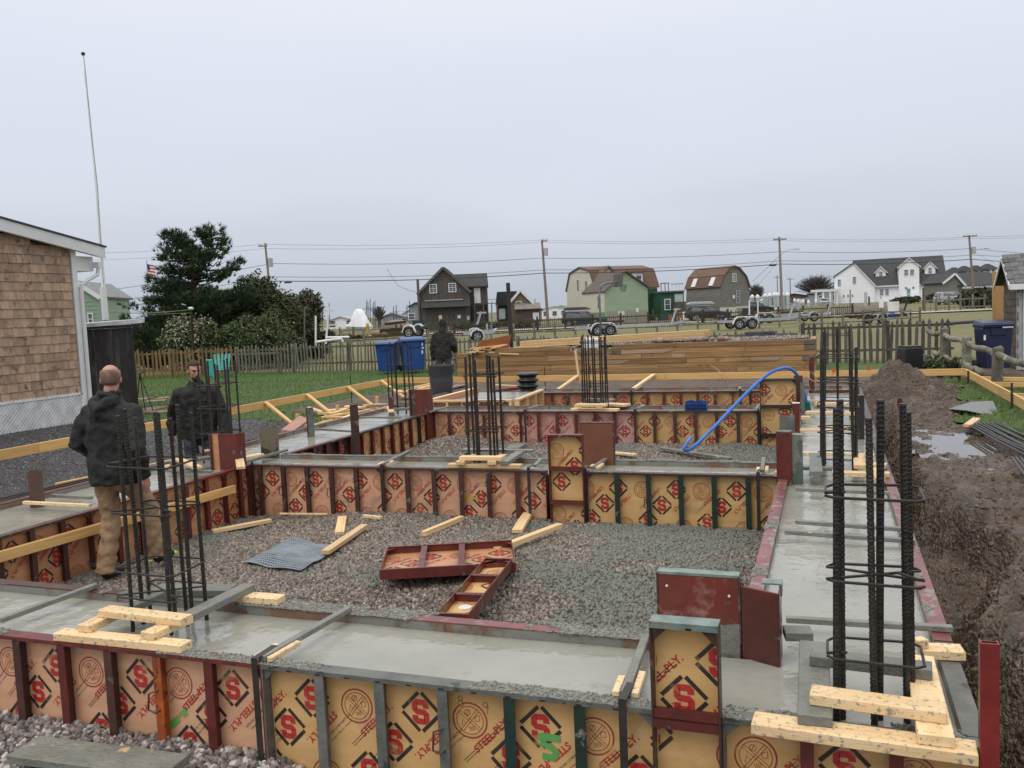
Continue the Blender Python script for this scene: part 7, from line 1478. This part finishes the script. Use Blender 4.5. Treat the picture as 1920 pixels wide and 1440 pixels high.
# flag
t = T('flag', 'small american flag on a thin pole behind the pine tree', 'flag', P(279, 600, 60)); top = P(275, 487, 60)-t.location; MB().tube([(0, 0, 0), tuple(top)], .03, 6).build('pole', WGR, t)
f0 = P(276, 495, 60)-t.location; RS = mat('flag_red', (.5, .03, .05), bump=0); NB = mat('flag_blue', (.03, .05, .22), bump=0)
ax = Vector((math.cos(YAW), math.sin(YAW), 0)); dn = Vector((0, 0, -1)); W_, H_ = .55, .95
def fp(u, v): return f0+ax*(u*W_*.95+.04*math.sin(v*6))+dn*(v*H_+u*.22)+Vector((0, .05*math.sin(u*5), 0))
b = MB()
for i in range(13): b.add([fp(i/13, 0), fp((i+1)/13, 0), fp((i+1)/13, 1), fp(i/13, 1)], [(0, 1, 2, 3)], 0 if i % 2 == 0 else 1)
b = MB()
for i in range(9):
    v0, v1 = i/9, (i+1)/9; b.add([fp(0, v0), fp(1, v0-.1), fp(1, v1-.1), fp(0, v1)], [(0, 1, 2, 3)], i % 2)
b.build('cloth', [RS, WHT], t); b = MB(); b.add([fp(0, 0)-Vector((0, .03, 0)), fp(.5, -.05)-Vector((0, .03, 0)), fp(.5, .38)-Vector((0, .03, 0)), fp(0, .42)-Vector((0, .03, 0))], [(0, 1, 2, 3)]); b.build('canton', NB, t)
# ------------------------------------------------------------------ basketball hoop
t = T('basketball_hoop', 'basketball hoop on a curved grey pole seen edge on', 'basketball hoop', GG(1127, 640), YAW); d_ = (t.location-EYE).dot(FW); s = d_/FPX
GPL = mat('galvanised_pole', (.20, .24, .27), rough=.5); h_ = 3.35
MB().tube([(0, 0, 0), (0, 0, h_*.83), (.04, 0, h_*.93), (.2, 0, h_*.99), (.45, 0, h_*1.01), (1.05, 0, h_*1.02)], .055, 10).build('pole', GPL, t, smooth=True)
MB().box((1.12, 0, h_*1.05), (.05, 1.1, .75), (0, .06, .35)).build('backboard', GTR, t); MB().box((1.19, -.05, h_*1.03), (.03, .6, .5), (0, .06, .35)).build('backboard_frame', BLK, t)
MB().tube([(1.40+.23*math.cos(a*PI/8), .23*math.sin(a*PI/8), h_*.965) for a in range(17)], .012, 6).build('rim', GTR, t)
b = MB()
for k in range(12): a = k*PI/6; b.tube([(1.40+.23*math.cos(a), .23*math.sin(a), h_*.965), (1.40+.12*math.cos(a+.3), .12*math.sin(a+.3), h_*.965-.38)], .006, 3); b.tube([(1.40+.23*math.cos(a), .23*math.sin(a), h_*.965), (1.40+.12*math.cos(a-.3), .12*math.sin(a-.3), h_*.965-.38)], .006, 3)
b.build('net', GTR, t, kind='stuff')
# ------------------------------------------------------------------ trailers, cars
ALU = mat('aluminium', (.55, .57, .60), (.42, .44, .47), rough=.35, metal=.5); TYR = mat('tyre_rubber', (.018, .018, .019), rough=.8, bump=0)
def wheel(t, x, y, z, r, w=.2, rim=ALU):
    o = MB().tube([(0, -w/2, 0), (0, -w/2+.02, 0), (0, w/2-.02, 0), (0, w/2, 0)], [r*.9, r, r, r*.9], 20, side=(1, 0, 0)).build('wheel', TYR, t); o.location = (x, y, z)
    b = MB().tube([(0, -w/2-.006, 0), (0, -w/2-.002, 0)], r*.56, 16, mi=1)
    for k in range(5): a = 2*PI*k/5; b.box((r*.30*math.cos(a), -w/2-.018, r*.30*math.sin(a)), (r*.48, .012, r*.13), (0, -a, 0))
    b.tube([(r*.56*math.cos(i*PI/9), -w/2-.012, r*.56*math.sin(i*PI/9)) for i in range(19)], r*.035, 5)
    b.build('rim', [rim, TYR], o); return o
def trailer(label, px, py, d, Lpx, wx, rpx, rz, two=True, jack=True, fend=WHT, frame=ALU, jx=None):
    """px,py = ground point under the (first) wheel; wx = wheel offset list in pixels"""
    q = P(px, py, d); s = px2(d); t = T('boat_trailer', label, 'trailer', (q.x, q.y, q.z), YAW+rz, None); r = rpx*s
    x0, x1 = Lpx[0]*s, Lpx[1]*s; zf = r*1.55
    for yy in (.0, 1.8): MB().beam((x0, yy, zf), (x1*.8, yy, zf+.02), .08, .14).build('side_beam', frame, t); MB().beam((x1*.8, yy, zf+.02), (x1, .9, zf+.12), .08, .12).build('tongue', frame, t)
    for k in range(4): xx = x0+(x1*.8-x0)*(k+.2)/4; MB().b2((xx-.04, .0, zf-.05), (xx+.04, 1.8, zf+.03)).build('crossmember', frame, t)
    for yy in (.4, 1.4): MB().beam((x0+.1, yy, zf+.28), (x0+(x1-x0)*.45, yy, zf+.34), .12, .12).build('bunk', BLK, t); MB().b2((x0+.6, yy-.03, zf), (x0+.66, yy+.03, zf+.24)).build('bunk_bracket', frame, t)
    for w_ in wx:
        for yy in (-.16, 1.96): wheel(t, w_*s, yy, r, r)
    a0 = min(wx)*s-r*1.25; a1 = max(wx)*s+r*1.25
    for yy in (-.29, 1.85):
        b = MB(); pr = [(a0, r*1.15), (a0+r*.4, r*2.1), (a0+r*1.0, r*2.45), (a1-r*1.0, r*2.45), (a1-r*.4, r*2.1), (a1, r*1.15)]; pi_ = [(x_*.999+(.02 if i < 3 else -.02), z_-.05) for i, (x_, z_) in enumerate(pr)]
        b.prism(pr+list(reversed(pi_)), yy, yy+.26); b.build('fender', fend, t)
    if jack: jx_ = jx*s if jx else x1*.86; MB().beam((jx_, .9, zf), (jx_+.35, .9, zf+1.0), .10, .10).b2((jx_+.15, .86, zf+.9), (jx_+.6, .94, zf+.98)).build('winch_post', frame, t); MB().tube([(jx_+.6, .9, 0.1), (jx_+.6, .9, zf+.4)], .05, 8).build('jack', frame, t)
    MB().b2((x0-.08, .05, zf-.12), (x0-.02, .3, zf+.05)).build('tail_light', mat('tail_light_red', (.35, .01, .01), rough=.3, bump=0), t); return t
trailer('long aluminium boat trailer with twin wheels behind the basketball pole', 1120, 631, 55, (-42, 170), (0, 24), 10.5, .03)
trailer('aluminium boat trailer with twin wheels to the right of the timber bed lumber', 1385, 618, 60, (-40, 122), (0, 24), 10, .04)
trailer('second twin wheeled trailer half hidden behind the nearer one', 1425, 607, 72, (-30, 90), (0, 17), 8.5, .04)
trailer('small trailer with one white fender right of the twin wheeled ones', 1652, 608, 62, (-40, 62), (0,), 9, .05, fend=ALU, frame=BLK)
trailer('trailer with a large white rimmed wheel seen over the blue bins', 769, 634, 40, (-55, 26), (0,), 10.5, -.1, frame=BLK, jack=False)
trailer('trailer with a white rimmed wheel and winch behind the hooded man', 895, 641, 41, (-25, 40), (0,), 10.5, .1, frame=ALU, jx=-2)
trailer('dark trailer with one wheel beyond the log fence left of the white house', 1525, 603, 70, (-60, 40), (0,), 8, .02, fend=ALU)
q = P(757, 634, 41); 
t = T('tarp_load', 'tan tarpaulin load on the trailer over the blue bins', 'tarpaulin', P(745, 628, 43)); b = MB(); b.ball((0, 0, .35), (.8, .5, .40), 12); b.ball((-.7, 0, .1), (.8, .4, .2), 10); b.build('tarp', mat('tan_tarp', (.30, .23, .16), (.22, .17, .12), rough=.8, bump=.5, bscale=5, bd=.1), t, smooth=True)
def suv(label, px, py, d, Lm, rz, body, box=True):
    q = P(px, py, d); t = T('parked_car', label, 'car', (q.x, q.y, gz(q.x, q.y)), YAW+rz); W_ = 1.85; L = Lm/2
    b = MB(); pr = [(-L, .35), (-L-.03, .8), (-L+.05, 1.05), (L-1.2, 1.05), (L-.15, .88), (L, .7), (L, .35)]; b.prism(pr, -W_/2, W_/2); bevel(b.build('body', body, t), .08, 2)
    b = MB(); lo = [(-L+.08, 1.03), (L-1.25, 1.03), (L-2.0, 1.60), (-L+.55, 1.66), (-L+.30, 1.6)]; n = len(lo); vs = [(x, -W_/2+.06+(.16 if z > 1.2 else 0), z) for x, z in lo]+[(x, W_/2-.06-(.16 if z > 1.2 else 0), z) for x, z in lo]; b.add(vs, [tuple(range(n)), tuple(reversed(range(n, 2*n)))]+[(i, i+n, (i+1) % n+n, (i+1) % n) for i in range(n)]); b.build('cabin', body, t)
    b = MB(); b.add([(-L+.45, -W_/2+.075, 1.10), (L-1.45, -W_/2+.075, 1.10), (L-2.0, -W_/2+.19, 1.52), (-L+.65, -W_/2+.205, 1.56)], [(0, 1, 2, 3)]); b.add([(-L+.03, -W_/2+.2, 1.1), (-L+.03, W_/2-.2, 1.1), (-L+.24, W_/2-.3, 1.55), (-L+.24, -W_/2+.3, 1.55)], [(0, 3, 2, 1)]); b.build('window', GLASS, t)
    for x_ in (-L+.85, L-.95):
        for y_ in (-W_/2+.08, W_/2-.08): wheel(t, x_, y_, .36, .36, .22)
    MB().beam((-L+.4, -W_/2+.3, 1.70), (L-2.1, -W_/2+.3, 1.68), .04, .05).beam((-L+.4, W_/2-.3, 1.70), (L-2.1, W_/2-.3, 1.68), .04, .05).build('roof_rail', ALU, t)
    if box: b = MB(); b.prism([(-L+.1, 1.80), (L-1.8, 1.80), (L-1.6, 1.88), (L-2.1, 2.12), (-L+.5, 2.14), (-L+.05, 1.92)], -.45, .45); bevel(b.build('roof_box', BPL if body is not None and box == 1 else ALU, t), .06, 2)
    for y_ in (-.8, .62): MB().b2((-L-.05, y_, .78), (-L-.02, y_+.18, .98)).build('tail_light', mat('tail_light_red', (.35, .01, .01), rough=.3, bump=0), t)
    return t
CB = mat('black_car_paint', (.015, .016, .02), rough=.15, bump=0, spec=.7, rnd=0)
suv('black parked car with a black roof box behind the twin wheeled trailer', 1096, 613, 97, 4.7, -.35, CB, 1)
suv('dark parked car with a silver roof box beside the grey gambrel house', 1327, 601, 98, 4.8, -.05, CB, 2)
suv('silver parked car by the thicket at the far right', 1786, 562, 118, 4.6, .1, mat('silver_car_paint', (.45, .47, .5), rough=.2, bump=0), False)
suv('dark parked car at the marina right of the garage opening', 1420, 588, 120, 4.2, .0, CB, False)
# ------------------------------------------------------------------ field fences, signs, stakes
DKP = mat('dark_field_picket', (.085, .07, .06), (.05, .042, .036), rough=.9, rnd=.2)
def field_fence(label, a, c, d0, d1, h, step, zp=None, m_=DKP, postn=6):
    A, C_ = P(*a, d0), P(*c, d1); A.z = gz(A.x, A.y); C_.z = gz(C_.x, C_.y); t = T('picket_fence', label, 'fence', A, math.atan2(C_.y-A.y, C_.x-A.x)); L = (C_.xy-A.xy).length; n = int(L/step); b = MB()
    for i in range(n+1): b.b2((i*step, 0, .05), (i*step+.05, .03, h*(.93+.07*math.sin(i*9.1))))
    b.build('pickets', m_, t, kind='stuff'); MB().b2((0, .031, h*.25), (L, .08, h*.32)).b2((0, .031, h*.78), (L, .08, h*.85)).build('rail', m_, t)
    for k in range(postn+1): MB().b2((L*k/postn-.08, .081, 0), (L*k/postn+.08, .2, h*1.12)).build('fence_post', m_, t)
    return t
field_fence('far grey picket fence below the wrapped boat', (637, 630), (790, 622), 78, 78, 1.1, .16, m_=PKG)
field_fence('far dark picket fence from the barn to the grey gambrel house', (800, 622), (1320, 604), 82, 82, 1.25, .19, postn=10)
field_fence('dark picket fence below the marina', (1318, 604), (1600, 588), 82, 84, 1.2, .2)
field_fence('wire and post fence in front of the white house', (1735, 583), (1870, 576), 90, 90, 1.5, .5, m_=PKG)
def railf(label, a, c, d0, d1, n, hs=(.45, .85), rr=.05, m_=LOGM):
    A, C_ = P(*a, d0), P(*c, d1); A.z = gz(A.x, A.y); C_.z = gz(C_.x, C_.y); t = T('rail_fence', label, 'fence', A)
    for i in range(n+1): q = (C_-A)*(i/n); MB().tube([q, q+Vector((0, 0, 1.1))], .08, 7).build('post', m_, t)
    for i in range(n):
        for h in hs: MB().tube([(C_-A)*(i/n)+Vector((0, 0, h)), (C_-A)*((i+1)/n)+Vector((0, 0, h+.04*math.sin(i*5)))], rr, 6).build('rail', m_, t)
railf('low pale log rail fence across the field left of the barn', (600, 640), (960, 628), 60, 62, 9, (.5,), .07)
railf('low pale log rail fence across the field behind the lumber stack', (964, 628), (1500, 617), 62, 62, 14, (.5,), .07)
railf('two rail log fence across the field before the white house', (1500, 622), (1725, 612), 52, 58, 6, (.45, .85))
def stk(label, x, y0, y1, d, r, m_, name='stake', cat='stake', lean=0, group=None):
    q = P(x, y0, d); t = T(name, label, cat, (q.x, q.y, q.z), 0, group); tp = P(x+lean, y1, d)-t.location; MB().tube([(0, 0, 0), tuple(tp)], r, 7).build('shaft', m_, t); return t
stk('thin grey pole standing at the right end of the hedge', 571, 650, 579, 40, .035, GTR); stk('upright white plastic stake beside the hedge', 592, 650, 592, 40, .045, WHT); stk('leaning white plastic stake beside the hedge', 611, 645, 575, 40, .05, WHT, lean=6)
t = T('white_bar', 'white painted pipe frame lying on the fence top by the hedge', 'pipe frame', P(594, 641, 36)); MB().tube([(0, 0, 0), P(640, 635, 36)-t.location, P(643, 641, 36)-t.location], .05, 8).build('pipe', WHT, t); MB().tube([P(612, 633, 37)-t.location, P(655, 632, 37)-t.location], .05, 8).build('pipe', WHT, t)
stk('tall grey pole in the field right of the hooded man', 922, 632, 566, 60, .05, GPL); stk('white guide pole of the nearer twin wheeled trailer', 1405, 612, 563, 64, .045, WHT, 'guide_pole', 'pole'); stk('second white guide pole beside the marina pilings', 1421, 612, 565, 64, .045, WHT, 'guide_pole', 'pole')
stk('thin sign post before the white house, left one', 1594, 588, 543, 100, .06, DKG, 'sign_post', 'post'); stk('grey post before the white house wing', 1623, 578, 548, 110, .18, WGR, 'post', 'post'); stk('dark leaning post before the white house', 1630, 575, 556, 110, .12, GTR, 'post', 'post', lean=-1); stk('tall brown post right of the white house steps', 1731, 582, 540, 92, .09, BRN, 'post', 'post')
t = T('notice_board', 'white sign on a post in front of the white house', 'sign', P(1652, 590, 88), YAW); MB().tube([(0, 0, -.4), (0, 0, 1.8)], .05, 7).build('post', GTR, t); MB().b2((-.22, -.08, .7), (.22, -.055, 1.6)).build('board', WHT, t)
t = T('yard_tank', 'pale open tank on legs above the blue bag beyond the log fence', 'tank', P(1675, 583, 86), YAW); MB().tube([(0, 0, 0), (0, 0, .9)], [.5, .55], 12).build('tank', WHT, t)
t = T('tarp_load', 'bright blue tarp bundle beyond the log fence below the pale tank', 'tarpaulin', P(1673, 594, 75), YAW); MB().box((0, 0, .1), (.55, .4, .5), taper=.6).build('tarp', HB, t)
t = T('kiosk', 'small white roofed kiosk by the marina left of the white house', 'kiosk', (P(1550, 574, 150).x, P(1550, 574, 150).y, gz(*P(1550, 574, 150).xy)), YAW)
for i in range(4): MB().b2((-1.9+i*1.2, 0, 0), (-1.6+i*1.2, .3, 2.3)).build('pillar', WHT, t)
MB().b2((-2.2, -.1, 2.3), (2.4, 1.5, 2.7)).build('roof', WHT, t)
for i, (x_, y_, w_) in enumerate(((1606, 590, 3.2), (1640, 587, 3.4), (1570, 592, 2.2))):
    q = P(x_, y_, 92); q.z = gz(q.x, q.y); b = MB(); b.ball((0, 0, 0), (w_, 1.5, 1.0), 14); o = b.build('gravel_mound', mat('mound_earth', (.17, .15, .12), (.12, .105, .085), rough=.9, scale=2, bump=.5), smooth=True, label=['pale earth mound nearest the lamp pole before the white house', 'larger earth mound in front of the white house', 'low brown mound left of the other mounds'][i], cat='mound'); o.location = q
q = P(690, 626, 74); t = T('fire_hydrant', 'yellow hydrant by the far grey picket fence', 'hydrant', (q.x, q.y, q.z)); MB().tube([(0, 0, 0), (0, 0, .7), (0, 0, .9)], [.14, .14, .08], 8).build('barrel', mat('hydrant_yellow', (.5, .32, .04)), t); MB().tube([(-.2, 0, .55), (.2, 0, .55)], .07, 8).build('nozzle', mat('hydrant_yellow', (.5, .32, .04)), t)
q = P(784, 622, 104); t = T('dumpster', 'dark green dumpster left of the dark barn', 'dumpster', (q.x, q.y, gz(q.x, q.y)), YAW); bevel(MB().prism([(-.5, 0), (.5, 0), (.62, 1.3), (-.62, 1.3)], -.6, .6).build('bin_body', mat('dumpster_green', (.02, .09, .05)), t), .03); MB().b2((-.64, -.62, 1.3), (.64, .62, 1.38)).build('lid', BLK, t)
